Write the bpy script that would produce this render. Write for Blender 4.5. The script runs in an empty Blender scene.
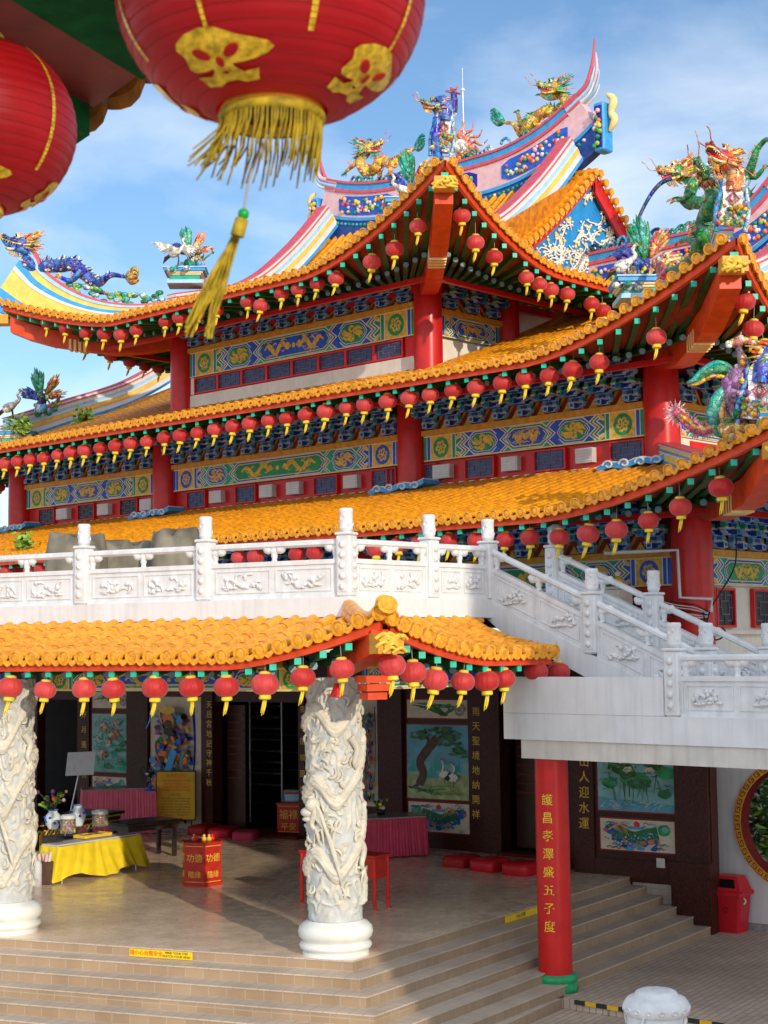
import bpy, bmesh, math, random
from math import sin, cos, pi, radians, sqrt, atan2
from mathutils import Vector, Matrix, noise
random.seed(7)
SC = bpy.context.scene
COL = SC.collection
V = Vector

# ------------------------------------------------------------------ camera
FPX, ROLL, CAMH = 1600.0, 0.013, 5.5
PITCH = math.atan((648 - 512) / FPX)
fw = V((0, cos(PITCH), sin(PITCH))); up0 = V((0, -sin(PITCH), cos(PITCH))); r0 = V((1, 0, 0))
RT = r0 * cos(ROLL) - up0 * sin(ROLL); UP = up0 * cos(ROLL) + r0 * sin(ROLL)
CAM = V((0, 0, CAMH))
cd = bpy.data.cameras.new('camera'); cam = bpy.data.objects.new('camera', cd); COL.objects.link(cam)
M = Matrix((RT, UP, -fw)).transposed().to_4x4(); M.translation = CAM
cam.matrix_world = M
cd.sensor_fit = 'VERTICAL'; cd.sensor_height = 36.0; cd.sensor_width = 36.0; cd.lens = FPX / 1024 * 36.0
cd.clip_end = 2000; cd.clip_start = 0.05
SC.camera = cam
cd.dof.use_dof = True; cd.dof.focus_distance = 30.0; cd.dof.aperture_fstop = 9.0

def ray(px, py):
    d = RT * (px - 384) + UP * (512 - py) + fw * FPX
    return d / d.y
def atY(px, py, y): return CAM + ray(px, py) * y
def atZ(px, py, z):
    d = ray(px, py); return CAM + d * ((z - CAMH) / d.z)
def on_plane(px, py, p0, a):
    """point of the pixel's sight line on the vertical plane through p0 along a: (t, z)"""
    n = V((-a.y, a.x)); d = ray(px, py)
    s = (V((p0[0], p0[1])) - V((0, 0))).dot(n) / V((d.x, d.y)).dot(n)
    q = CAM + d * s
    return (V((q.x, q.y)) - V((p0[0], p0[1]))).dot(V((a.x, a.y))), q.z
def azdir(deg): return V((sin(radians(deg)), cos(radians(deg)), 0))

# ------------------------------------------------------------------ materials
MATS = {}
def mat(name, col, rough=0.5, var=0.12, scale=6.0, bump=0.0, bscale=None, metallic=0.0, coat=0.0, dirt=None, dscale=1.2, spec=0.5, trans=0.0, sss=0.0, streak=0.0, shard=False):
    coat *= .35; spec *= .55
    m = bpy.data.materials.new(name); m.use_nodes = True
    nt = m.node_tree; N = nt.nodes; L = nt.links
    b = N['Principled BSDF']
    b.inputs['Roughness'].default_value = rough; b.inputs['Metallic'].default_value = metallic
    b.inputs['Coat Weight'].default_value = coat; b.inputs['Coat Roughness'].default_value = 0.12
    b.inputs['Specular IOR Level'].default_value = spec
    if trans: b.inputs['Transmission Weight'].default_value = trans
    c4 = (*col, 1)
    if var or dirt or shard:
        tc = N.new('ShaderNodeTexCoord')
        geo = N.new('ShaderNodeNewGeometry')
        nz = N.new('ShaderNodeTexNoise'); nz.inputs['Scale'].default_value = scale; nz.inputs['Detail'].default_value = 5
        L.new(geo.outputs['Position'], nz.inputs['Vector'])
        mr = N.new('ShaderNodeMapRange'); mr.inputs[1].default_value = 0.3; mr.inputs[2].default_value = 0.7
        mr.inputs[3].default_value = 1 - var * 1.4; mr.inputs[4].default_value = 1 + var
        L.new(nz.outputs['Fac'], mr.inputs[0])
        mx = N.new('ShaderNodeMix'); mx.data_type = 'RGBA'; mx.blend_type = 'MULTIPLY'; mx.inputs[0].default_value = 1
        mx.inputs[6].default_value = c4; L.new(mr.outputs[0], mx.inputs[7])
        out = mx.outputs[2]
        if streak:
            mp_ = N.new('ShaderNodeMapping'); mp_.inputs['Scale'].default_value = (5.5, 5.5, .35); L.new(geo.outputs['Position'], mp_.inputs['Vector'])
            ns = N.new('ShaderNodeTexNoise'); ns.inputs['Scale'].default_value = 1.6; ns.inputs['Detail'].default_value = 6; L.new(mp_.outputs[0], ns.inputs['Vector'])
            ms = N.new('ShaderNodeMapRange'); ms.inputs[1].default_value = .48; ms.inputs[2].default_value = .78; ms.inputs[3].default_value = 1; ms.inputs[4].default_value = 1 - streak; L.new(ns.outputs['Fac'], ms.inputs[0])
            xs = N.new('ShaderNodeMix'); xs.data_type = 'RGBA'; xs.blend_type = 'MULTIPLY'; xs.inputs[0].default_value = 1; L.new(out, xs.inputs[6]); L.new(ms.outputs[0], xs.inputs[7]); out = xs.outputs[2]
        if shard:
            vo = N.new('ShaderNodeTexVoronoi'); vo.inputs['Scale'].default_value = 11; L.new(geo.outputs['Position'], vo.inputs['Vector'])
            vd = N.new('ShaderNodeTexVoronoi'); vd.feature = 'DISTANCE_TO_EDGE'; vd.inputs['Scale'].default_value = 11; L.new(geo.outputs['Position'], vd.inputs['Vector'])
            hv = N.new('ShaderNodeHueSaturation'); sp = N.new('ShaderNodeSeparateColor'); L.new(vo.outputs['Color'], sp.inputs[0])
            for k_, i_, a_, b_ in ((0, 'Hue', .455, .545), (1, 'Saturation', .7, 1.1), (2, 'Value', .45, 1.6)):
                q_ = N.new('ShaderNodeMapRange'); q_.inputs[3].default_value = a_; q_.inputs[4].default_value = b_; L.new(sp.outputs[k_], q_.inputs[0]); L.new(q_.outputs[0], hv.inputs[i_])
            L.new(out, hv.inputs['Color'])
            me_ = N.new('ShaderNodeMapRange'); me_.inputs[1].default_value = .02; me_.inputs[2].default_value = .07; me_.inputs[3].default_value = .35; me_.inputs[4].default_value = 1; L.new(vd.outputs['Distance'], me_.inputs[0])
            xs = N.new('ShaderNodeMix'); xs.data_type = 'RGBA'; xs.blend_type = 'MULTIPLY'; xs.inputs[0].default_value = 1; L.new(hv.outputs[0], xs.inputs[6]); L.new(me_.outputs[0], xs.inputs[7]); out = xs.outputs[2]
            bs2 = N.new('ShaderNodeBump'); bs2.inputs['Strength'].default_value = .8; bs2.inputs['Distance'].default_value = .03; L.new(vd.outputs['Distance'], bs2.inputs['Height']); L.new(bs2.outputs[0], b.inputs['Normal'])
        if dirt:
            n2 = N.new('ShaderNodeTexNoise'); n2.inputs['Scale'].default_value = dscale; n2.inputs['Detail'].default_value = 8; n2.inputs['Roughness'].default_value = 0.65
            L.new(geo.outputs['Position'], n2.inputs['Vector'])
            m2 = N.new('ShaderNodeMapRange'); m2.inputs[1].default_value = 0.52; m2.inputs[2].default_value = 0.75
            m2.inputs[3].default_value = 0; m2.inputs[4].default_value = 0.75
            L.new(n2.outputs['Fac'], m2.inputs[0])
            x2 = N.new('ShaderNodeMix'); x2.data_type = 'RGBA'
            L.new(m2.outputs[0], x2.inputs[0]); L.new(out, x2.inputs[6]); x2.inputs[7].default_value = (*dirt, 1)
            out = x2.outputs[2]
        L.new(out, b.inputs['Base Color'])
        if bump:
            nb = N.new('ShaderNodeTexNoise'); nb.inputs['Scale'].default_value = bscale or scale * 4; nb.inputs['Detail'].default_value = 6
            L.new(geo.outputs['Position'], nb.inputs['Vector'])
            bp = N.new('ShaderNodeBump'); bp.inputs['Strength'].default_value = bump; bp.inputs['Distance'].default_value = 0.02
            L.new(nb.outputs['Fac'], bp.inputs['Height']); L.new(bp.outputs[0], b.inputs['Normal'])
    else:
        b.inputs['Base Color'].default_value = c4
    MATS[name] = m
    return m

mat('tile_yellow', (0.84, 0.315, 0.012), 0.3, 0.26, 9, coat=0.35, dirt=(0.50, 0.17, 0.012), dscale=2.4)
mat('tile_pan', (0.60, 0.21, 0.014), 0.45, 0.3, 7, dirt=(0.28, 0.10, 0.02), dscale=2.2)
mat('tile_cap', (0.80, 0.33, 0.02), 0.3, 0.25, 14, coat=0.4, dirt=(0.40, 0.16, 0.02), dscale=5)
mat('tile_dark', (0.42, 0.15, 0.02), 0.4, 0.3, 10)
mat('red_paint', (0.58, 0.016, 0.014), 0.33, 0.10, 4, coat=0.25)
mat('red_orange', (0.66, 0.06, 0.010), 0.4, 0.15, 5)
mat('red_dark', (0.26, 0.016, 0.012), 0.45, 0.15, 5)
mat('red_bright', (0.72, 0.02, 0.015), 0.4, 0.1, 5)
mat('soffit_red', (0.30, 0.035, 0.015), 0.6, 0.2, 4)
mat('rafter_green', (0.012, 0.10, 0.022), 0.45, 0.2, 5)
mat('rafter_tip', (0.22, 0.36, 0.40), 0.5, 0.1, 5)
mat('rafter_end', (0.03, 0.50, 0.34), 0.4, 0.1, 5)
mat('navy', (0.022, 0.075, 0.32), 0.45, 0.25, 6)
mat('blue', (0.02, 0.11, 0.58), 0.4, 0.2, 6)
mat('sky_blue', (0.05, 0.33, 0.68), 0.4, 0.14, 6)
mat('pale_blue', (0.36, 0.58, 0.78), 0.45, 0.1, 6)
mat('gable_blue', (0.02, 0.25, 0.58), 0.5, 0.12, 5)
mat('green', (0.02, 0.32, 0.11), 0.4, 0.2, 6)
mat('teal', (0.02, 0.40, 0.29), 0.4, 0.15, 6)
mat('lime', (0.30, 0.50, 0.05), 0.4, 0.2, 6)
mat('gold', (0.80, 0.49, 0.06), 0.4, 0.2, 12)
mat('gold_beam', (0.68, 0.32, 0.035), 0.4, 0.15, 8)
mat('yellow', (0.82, 0.55, 0.05), 0.4, 0.12, 8)
mat('pale_yellow', (0.85, 0.66, 0.26), 0.5, 0.1, 6)
mat('cream', (0.83, 0.77, 0.66), 0.6, 0.06, 3, dirt=(0.68, 0.60, 0.48), dscale=1.6, streak=.12)
mat('white_paint', (0.69, 0.69, 0.685), 0.55, 0.05, 2.2, bump=0.08, bscale=30, dirt=(0.66, 0.64, 0.60), dscale=0.9, streak=.16)
mat('carved_white', (0.69, 0.69, 0.685), 0.55, 0.07, 5, bump=0.12, bscale=26, dirt=(0.60, 0.58, 0.53), dscale=1.6, streak=.14)
mat('beam_grey', (0.62, 0.58, 0.52), 0.7, 0.06, 3, streak=.2)
mat('hip_yellow', (0.84, 0.56, 0.12), 0.5, 0.12, 6, dirt=(.6, .38, .12), dscale=2.5)
mat('pink', (0.76, 0.48, 0.50), 0.55, 0.1, 6)
mat('pink_red', (0.62, 0.10, 0.13), 0.5, 0.12, 6)
mat('orange', (0.85, 0.20, 0.02), 0.4, 0.15, 6)
mat('purple', (0.30, 0.12, 0.30), 0.45, 0.2, 6)
mat('indigo', (0.02, 0.015, 0.30), 0.4, 0.2, 6)
mat('white_bird', (0.78, 0.74, 0.66), 0.6, 0.12, 8)
mat('grey_stone', (0.30, 0.28, 0.26), 0.7, 0.2, 8)
mat('dark_brown', (0.05, 0.022, 0.014), 0.35, 0.2, 4)
mat('granite_maroon', (0.060, 0.017, 0.012), 0.3, 0.35, 22, spec=0.3)
mat('window_pane', (0.045, 0.06, 0.15), 0.22, 0.2, 5)
mat('lattice', (0.15, 0.13, 0.21), 0.5, 0.1, 5)
mat('dark_pane', (0.02, 0.012, 0.014), 0.3, 0.2, 5)
mat('vent_grey', (0.62, 0.60, 0.58), 0.5, 0.1, 5)
mat('black', (0.012, 0.012, 0.013), 0.4, 0.2, 5)
mat('metal', (0.45, 0.46, 0.48), 0.35, 0.1, 5, metallic=0.8)
mat('steel_dark', (0.12, 0.12, 0.13), 0.4, 0.1, 5, metallic=0.6)
mat('stone_carved', (0.60, 0.55, 0.44), 0.62, 0.12, 5, bump=0.25, bscale=28, dirt=(0.42, 0.37, 0.28), dscale=2.2)
mat('stone_ground', (0.50, 0.51, 0.49), 0.6, 0.12, 6, bump=0.3, bscale=30, dirt=(0.40, 0.38, 0.33), dscale=2.5)
mat('stone_pale', (0.72, 0.72, 0.66), 0.4, 0.08, 4, bump=0.05, dirt=(0.55, 0.54, 0.48), dscale=2)
mat('lantern_red', (0.80, 0.030, 0.028), 0.42, 0.12, 12)
mat('lantern_gold', (0.85, 0.62, 0.04), 0.4, 0.15, 12)
mat('wire', (0.35, 0.33, 0.30), 0.5, 0)
mat('tarp', (0.19, 0.165, 0.12), 0.7, 0.3, 2.5, bump=0.6, bscale=5)
mat('cloth_yellow', (0.85, 0.62, 0.02), 0.62, 0.08, 5, bump=0.1)
mat('cloth_pink', (0.72, 0.13, 0.20), 0.6, 0.08, 5, bump=0.1)
mat('cloth_magenta', (0.56, 0.045, 0.10), 0.6, 0.1, 5, bump=0.1)
mat('cushion_red', (0.42, 0.012, 0.014), 0.55, 0.12, 7)
mat('carpet', (0.13, 0.008, 0.012), 0.95, 0.25, 9)
mat('box_red', (0.50, 0.025, 0.012), 0.4, 0.15, 8)
mat('plastic_red', (0.55, 0.012, 0.022), 0.35, 0.06, 5)
mat('wood_dark', (0.035, 0.018, 0.012), 0.3, 0.3, 9, coat=0.3)
mat('sign_yellow', (0.72, 0.40, 0.02), 0.45, 0.08, 5)
mat('board_white', (0.62, 0.62, 0.64), 0.5, 0.05, 5)
mat('porcelain', (0.66, 0.72, 0.74), 0.15, 0.06, 8, coat=0.5)
mat('leaf', (0.05, 0.14, 0.03), 0.5, 0.4, 6)
mat('leaf_light', (0.22, 0.34, 0.05), 0.5, 0.3, 6)
mat('kerb_black', (0.03, 0.03, 0.03), 0.6, 0.2, 8)
mat('marble_top', (0.30, 0.27, 0.24), 0.25, 0.25, 12)
mat('mural_cream', (0.66, 0.58, 0.44), 0.35, 0.08, 6)
mat('mural_aqua', (0.22, 0.46, 0.46), 0.35, 0.2, 2.2)
mat('mural_jade', (0.12, 0.36, 0.29), 0.35, 0.2, 3)
mat('mural_sky', (0.12, 0.36, 0.48), 0.35, 0.25, 2)
mat('mural_green', (0.03, 0.17, 0.07), 0.4, 0.3, 9)
mat('mural_moss', (0.36, 0.42, 0.20), 0.4, 0.25, 8)
mat('bark', (0.10, 0.05, 0.035), 0.5, 0.3, 9)
mat('tassel', (0.42, 0.29, 0.012), 0.6, 0.35, 40)
mat('foil_gold', (0.85, 0.55, 0.04), 0.3, 0.35, 60, metallic=0.4)
mat('eave_green', (0.006, 0.085, 0.020), 0.8, 0.3, 9, spec=.15)
mat('eave_maroon', (0.15, 0.012, 0.010), 0.7, 0.25, 8, spec=.2)
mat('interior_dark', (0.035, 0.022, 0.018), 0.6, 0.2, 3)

for nm_, c_ in (('teal', (.02, .36, .27)), ('blue', (.015, .075, .45)), ('indigo', (.02, .015, .30)), ('yellow', (.74, .42, .03)), ('gold', (.62, .33, .03)), ('green', (.02, .26, .08)), ('orange', (.80, .17, .02)), ('lime', (.28, .46, .04)),
                ('purple', (.32, .13, .30)), ('pink_red', (.58, .07, .09)), ('pale_yellow', (.78, .55, .2)), ('white_bird', (.72, .67, .57)), ('sky_blue', (.05, .30, .60)), ('pale_blue', (.36, .55, .72)), ('navy', (.012, .04, .2)), ('pink', (.70, .36, .42)), ('box_red', (.5, .02, .015)), ('white_paint', (.75, .72, .66))):
    mat(nm_ + '_shard', c_, 0.28, 0.2, 10, coat=.3, shard=True, dirt=(.16, .12, .08), dscale=3.2)
SHARDS = [False]
def glass_mat():
    m = bpy.data.materials.new('glass'); m.use_nodes = True
    b = m.node_tree.nodes['Principled BSDF']
    b.inputs['Base Color'].default_value = (0.9, 0.93, 0.95, 1); b.inputs['Roughness'].default_value = 0.05
    b.inputs['Transmission Weight'].default_value = 0.9; b.inputs['IOR'].default_value = 1.2
    MATS['glass'] = m
glass_mat()

def paper_mat():
    """lantern paper: diffuse with some light passing through, faint horizontal wire ribs"""
    for nm, ribs in (('lantern_paper', 0), ('lantern_paper_big', 1)):
        m = bpy.data.materials.new(nm); m.use_nodes = True
        nt = m.node_tree; N = nt.nodes; L = nt.links; b = N['Principled BSDF']
        b.inputs['Roughness'].default_value = 0.55 if not ribs else .42; b.inputs['Sheen Weight'].default_value = .3 if not ribs else .0
        out = [n for n in N if n.type == 'OUTPUT_MATERIAL'][0]
        geo = N.new('ShaderNodeNewGeometry'); nz = N.new('ShaderNodeTexNoise')
        nz.inputs['Scale'].default_value = 9 if not ribs else 5
        L.new(geo.outputs['Position'], nz.inputs['Vector'])
        cr = N.new('ShaderNodeValToRGB')
        cr.color_ramp.elements[0].position = 0.3; cr.color_ramp.elements[0].color = (0.60, 0.012, 0.012, 1) if not ribs else (0.36, 0.004, 0.010, 1)
        cr.color_ramp.elements[1].position = 0.7; cr.color_ramp.elements[1].color = (0.76, 0.036, 0.030, 1) if not ribs else (0.52, 0.008, 0.014, 1)
        L.new(nz.outputs['Fac'], cr.inputs[0])
        oi_ = N.new('ShaderNodeObjectInfo'); hv_ = N.new('ShaderNodeHueSaturation'); rv_ = N.new('ShaderNodeMapRange'); rs_ = N.new('ShaderNodeMapRange')
        rv_.inputs[3].default_value = .86 if not ribs else 1; rv_.inputs[4].default_value = 1.14 if not ribs else 1; rs_.inputs[3].default_value = 1.0; rs_.inputs[4].default_value = .93 if not ribs else 1
        L.new(oi_.outputs['Random'], rv_.inputs[0]); L.new(oi_.outputs['Random'], rs_.inputs[0]); L.new(rv_.outputs[0], hv_.inputs['Value']); L.new(rs_.outputs[0], hv_.inputs['Saturation'])
        L.new(cr.outputs[0], hv_.inputs['Color']); L.new(hv_.outputs[0], b.inputs['Base Color'])
        tr = N.new('ShaderNodeBsdfTranslucent'); tr.inputs['Color'].default_value = (0.9, 0.03, 0.03, 1)
        mx = N.new('ShaderNodeMixShader'); mx.inputs[0].default_value = 0.35
        L.new(b.outputs[0], mx.inputs[1]); L.new(tr.outputs[0], mx.inputs[2]); L.new(mx.outputs[0], out.inputs['Surface'])
        MATS[nm] = m
paper_mat()

def brick_mat(name, c1, c2, mortar, ax, ay, w, h, mort=0.012, rough=0.45, coat=0.0, dirt=None, offset=0.0):
    """tiled surface laid along world directions ax, ay"""
    m = bpy.data.materials.new(name); m.use_nodes = True
    nt = m.node_tree; N = nt.nodes; L = nt.links; b = N['Principled BSDF']
    geo = N.new('ShaderNodeNewGeometry')
    d1 = N.new('ShaderNodeVectorMath'); d1.operation = 'DOT_PRODUCT'; d1.inputs[1].default_value = ax
    d2 = N.new('ShaderNodeVectorMath'); d2.operation = 'DOT_PRODUCT'; d2.inputs[1].default_value = ay
    L.new(geo.outputs['Position'], d1.inputs[0]); L.new(geo.outputs['Position'], d2.inputs[0])
    cb = N.new('ShaderNodeCombineXYZ'); L.new(d1.outputs['Value'], cb.inputs[0]); L.new(d2.outputs['Value'], cb.inputs[1])
    br = N.new('ShaderNodeTexBrick'); br.offset = offset
    br.inputs['Scale'].default_value = 1; br.inputs['Brick Width'].default_value = w; br.inputs['Row Height'].default_value = h
    br.inputs['Mortar Size'].default_value = mort; br.inputs['Mortar Smooth'].default_value = 0.3
    br.inputs['Color1'].default_value = (*c1, 1); br.inputs['Color2'].default_value = (*c2, 1); br.inputs['Mortar'].default_value = (*mortar, 1)
    L.new(cb.outputs[0], br.inputs['Vector'])
    nz = N.new('ShaderNodeTexNoise'); nz.inputs['Scale'].default_value = 1.1; nz.inputs['Detail'].default_value = 7
    L.new(geo.outputs['Position'], nz.inputs['Vector'])
    mr = N.new('ShaderNodeMapRange'); mr.inputs[1].default_value = 0.3; mr.inputs[2].default_value = 0.7; mr.inputs[3].default_value = 0.84; mr.inputs[4].default_value = 1.12
    L.new(nz.outputs['Fac'], mr.inputs[0])
    mx = N.new('ShaderNodeMix'); mx.data_type = 'RGBA'; mx.blend_type = 'MULTIPLY'; mx.inputs[0].default_value = 1
    L.new(br.outputs['Color'], mx.inputs[6]); L.new(mr.outputs[0], mx.inputs[7]); L.new(mx.outputs[2], b.inputs['Base Color'])
    r2 = N.new('ShaderNodeMapRange'); r2.inputs[1].default_value = 0.35; r2.inputs[2].default_value = 0.65; r2.inputs[3].default_value = rough - 0.06; r2.inputs[4].default_value = rough + 0.12
    n3 = N.new('ShaderNodeTexNoise'); n3.inputs['Scale'].default_value = 3.3; n3.inputs['Detail'].default_value = 6
    L.new(geo.outputs['Position'], n3.inputs['Vector']); L.new(n3.outputs['Fac'], r2.inputs[0]); L.new(r2.outputs[0], b.inputs['Roughness'])
    bp = N.new('ShaderNodeBump'); bp.inputs['Strength'].default_value = 0.25; bp.inputs['Distance'].default_value = 0.01; bp.invert = True
    L.new(br.outputs['Fac'], bp.inputs['Height']); L.new(bp.outputs[0], b.inputs['Normal'])
    b.inputs['Coat Weight'].default_value = coat
    MATS[name] = m

# ------------------------------------------------------------------ mesh builder
class MB:
    def __init__(s): s.v = []; s.f = []; s.m = []; s.sm = []; s.names = []
    def mi(s, name):
        if SHARDS[0] and name + '_shard' in MATS: name += '_shard'
        if name not in s.names: s.names.append(name)
        return s.names.index(name)
    def face(s, pts, m, smooth=False):
        b = len(s.v); s.v += [V(p) for p in pts]; s.f.append(tuple(range(b, b + len(pts)))); s.m.append(s.mi(m)); s.sm.append(smooth)
    def grid(s, rows, m, smooth=True, close=False, matf=None):
        b = len(s.v); nr = len(rows); nc = len(rows[0])
        for r in rows: s.v += [V(p) for p in r]
        k = s.mi(m)
        for i in range(nr - 1):
            for j in range(nc if close else nc - 1):
                j2 = (j + 1) % nc
                s.f.append((b + i * nc + j, b + i * nc + j2, b + (i + 1) * nc + j2, b + (i + 1) * nc + j))
                s.m.append(s.mi(matf(i, j)) if matf else k); s.sm.append(smooth)
    def obox(s, o, a, b, c, m):
        """box from corner o and edge vectors a, b, c"""
        o, a, b, c = V(o), V(a), V(b), V(c)
        if a.cross(b).dot(c) < 0: a, b = b, a
        p = [o, o + a, o + a + b, o + b, o + c, o + a + c, o + a + b + c, o + b + c]
        k = len(s.v); s.v += p; mi = s.mi(m)
        for q in ((3, 2, 1, 0), (4, 5, 6, 7), (0, 1, 5, 4), (1, 2, 6, 5), (2, 3, 7, 6), (3, 0, 4, 7)):
            s.f.append(tuple(k + i for i in q)); s.m.append(mi); s.sm.append(False)
    def box(s, c, ax, ay, az, m):
        """box with centre c and full-size axis vectors"""
        ax, ay, az = V(ax), V(ay), V(az)
        s.obox(V(c) - (ax + ay + az) / 2, ax, ay, az, m)
    def bevbox(s, c, ax, ay, az, m, b=0.02):
        ax, ay, az = V(ax), V(ay), V(az); X, Y, Z = ax.normalized(), ay.normalized(), az.normalized()
        lx, ly, lz = ax.length / 2, ay.length / 2, az.length / 2
        def ring(x, y, z):
            q = []
            for sx, sy, o in ((1, -1, 0), (1, -1, 1), (1, 1, 1), (1, 1, 0), (-1, 1, 0), (-1, 1, 1), (-1, -1, 1), (-1, -1, 0)):
                pass
            return [V(c) + X * u + Y * w + Z * z for u, w in ((x - b, -y), (x, -y + b), (x, y - b), (x - b, y), (-x + b, y), (-x, y - b), (-x, -y + b), (-x + b, -y))]
        rows = [ring(lx - b, ly - b, -lz), ring(lx, ly, -lz + b), ring(lx, ly, lz - b), ring(lx - b, ly - b, lz)]
        s.grid(rows, m, smooth=False, close=True)
        s.face(rows[0][::-1], m); s.face(rows[-1], m)
    def prism(s, pts, d, m, side=None):
        """planar outline pts extruded by vector d"""
        d = V(d); pts = [V(p) for p in pts]; q = [p + d for p in pts]
        s.face(pts[::-1], side or m); s.face(q, m)
        n = len(pts)
        for i in range(n):
            j = (i + 1) % n
            s.face((pts[i], pts[j], q[j], q[i]), side or m)
    def lathe(s, prof, n, m, o=(0, 0, 0), lob=0, lobn=16, smooth=True, matf=None, axis=None, X=None):
        o = V(o); Z = V(axis).normalized() if axis else V((0, 0, 1))
        Xa = (V(X) if X else (V((1, 0, 0)) if abs(Z.x) < 0.9 else V((0, 1, 0)))); Xa = (Xa - Z * Xa.dot(Z)).normalized(); Ya = Z.cross(Xa)
        rows = []
        for r, z in prof:
            row = []
            for i in range(n):
                a = 2 * pi * i / n; rr = r * (1 + lob * (abs(cos(a * lobn / 2)) - 0.6)) if lob else r
                row.append(o + Xa * (cos(a) * rr) + Ya * (sin(a) * rr) + Z * z)
            rows.append(row)
        s.grid(rows, m, smooth, True, matf)
    def tube(s, pts, rad, n, m, smooth=True, caps=True, matf=None, flat=1.0, ref=None):
        pts = [V(p) for p in pts]; N = len(pts)
        if not isinstance(rad, (list, tuple)): rad = [rad] * N
        if len(rad) != N:
            q = len(rad) - 1; rad = [rad[int(i * q / (N - 1))] * (1 - (i * q / (N - 1)) % 1) + rad[min(q, int(i * q / (N - 1)) + 1)] * ((i * q / (N - 1)) % 1) for i in range(N)]
        rows = []; prev = None
        for i, p in enumerate(pts):
            t = (pts[min(i + 1, N - 1)] - pts[max(i - 1, 0)])
            t = t.normalized() if t.length > 1e-9 else V((0, 0, 1))
            if prev is None:
                u = V(ref) if ref else (V((0, 0, 1)) if abs(t.z) < 0.9 else V((1, 0, 0)))
            else: u = prev
            u = (u - t * u.dot(t))
            u = u.normalized() if u.length > 1e-6 else t.orthogonal().normalized()
            prev = u; w = t.cross(u)
            rows.append([p + u * (cos(2 * pi * k / n) * rad[i]) + w * (sin(2 * pi * k / n) * rad[i] * flat) for k in range(n)])
        s.grid(rows, m, smooth, True, matf)
        if caps:
            s.face(rows[0][::-1], m); s.face(rows[-1], m)
    def ball(s, c, r, m, n=8, R=None, ring=None):
        """ellipsoid; r scalar or 3 radii, R 3x3 matrix"""
        r = (r, r, r) if not isinstance(r, (tuple, list)) else r
        k = ring or max(4, n // 2 + 1); rows = []
        for i in range(k + 1):
            ph = pi * i / k; row = []
            for j in range(n):
                a = 2 * pi * j / n
                p = V((r[0] * sin(ph) * cos(a), r[1] * sin(ph) * sin(a), -r[2] * cos(ph)))
                row.append(V(c) + (R @ p if R else p))
            rows.append(row)
        s.grid(rows, m, True, True)
    def cone(s, p0, p1, r, m, n=5):
        s.tube([p0, p1], [r, r * 0.06], n, m, smooth=False, caps=False)
    def add(s, other, M):
        b = len(s.v); s.v += [M @ p for p in other.v]
        for f, mi, sm in zip(other.f, other.m, other.sm):
            s.f.append(tuple(i + b for i in f)); s.m.append(s.mi(other.names[mi])); s.sm.append(sm)
    def build(s, name, parent=None, loc=None):
        me = bpy.data.meshes.new(name)
        o = bpy.data.objects.new(name, me); COL.objects.link(o)
        off = V((0, 0, 0))
        if parent is not None:
            o.parent = parent; off = origin(parent)
        if loc is not None:
            if parent is None: o.location = V(loc); off = V(loc)
            else: o.location = V(loc) - off; off = V(loc)
        o['_o'] = tuple(off)
        me.from_pydata([tuple(p - off) for p in s.v], [], s.f)
        for n in s.names: me.materials.append(MATS[n])
        me.polygons.foreach_set('material_index', s.m)
        me.polygons.foreach_set('use_smooth', s.sm)
        me.update()
        return o
def origin(o): return V(o['_o']) if '_o' in o else V((0, 0, 0))

def thing(name, label, cat, loc, group=None, kind=None):
    o = bpy.data.objects.new(name, None); COL.objects.link(o); o.location = loc; o['_o'] = tuple(loc)
    o.empty_display_size = 0.2
    tag(o, label, cat, group, kind); return o
def tag(o, label=None, cat=None, group=None, kind=None):
    if label: o['label'] = label
    if cat: o['category'] = cat
    if group: o['group'] = group
    if kind: o['kind'] = kind
    return o
def copy_tree(o, parent=None):
    c = o.copy(); COL.objects.link(c)
    if parent is not None: c.parent = parent
    for ch in [x for x in o.children]: copy_tree(ch, c)
    return c
ORD = 'first second third fourth fifth sixth seventh eighth ninth tenth eleventh twelfth thirteenth fourteenth fifteenth sixteenth seventeenth eighteenth nineteenth twentieth'.split()
ORD += ['twenty-' + x for x in ORD[:9]] + ['thirtieth'] + ['thirty-' + x for x in ORD[:9]]
def smooth_path(pts, k=6):
    pts = [V(p) for p in pts]; out = []
    for i in range(len(pts) - 1):
        p0 = pts[max(i - 1, 0)]; p1 = pts[i]; p2 = pts[i + 1]; p3 = pts[min(i + 2, len(pts) - 1)]
        for j in range(k):
            t = j / k
            out.append(0.5 * ((2 * p1) + (p2 - p0) * t + (2 * p0 - 5 * p1 + 4 * p2 - p3) * t * t + (3 * p1 - p0 - 3 * p2 + p3) * t ** 3))
    out.append(pts[-1]); return out
def text_mesh(txt, size, X, Y, o, m, parent, name='lettering', thick=0.004, align='CENTER'):
    """flat raised lettering: X reading direction, Y up, o centre"""
    c = bpy.data.curves.new('txt', 'FONT'); c.body = txt; c.size = size; c.align_x = align; c.align_y = 'CENTER'; c.extrude = thick / 2; c.resolution_u = 2
    t = bpy.data.objects.new('txt', c); COL.objects.link(t)
    bpy.context.view_layer.update()
    dg = bpy.context.evaluated_depsgraph_get()
    me = bpy.data.meshes.new_from_object(t.evaluated_get(dg))
    bpy.data.objects.remove(t)
    X, Y = V(X).normalized(), V(Y).normalized(); Z = X.cross(Y)
    mb = MB(); mb.v = [V(o) + X * p.co.x + Y * p.co.y + Z * p.co.z for p in me.vertices]
    mb.f = [tuple(p.vertices) for p in me.polygons]; mb.m = [mb.mi(m)] * len(mb.f); mb.sm = [False] * len(mb.f)
    bpy.data.meshes.remove(me)
    if parent == 'mb': return mb
    return mb.build(name, parent)
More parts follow.
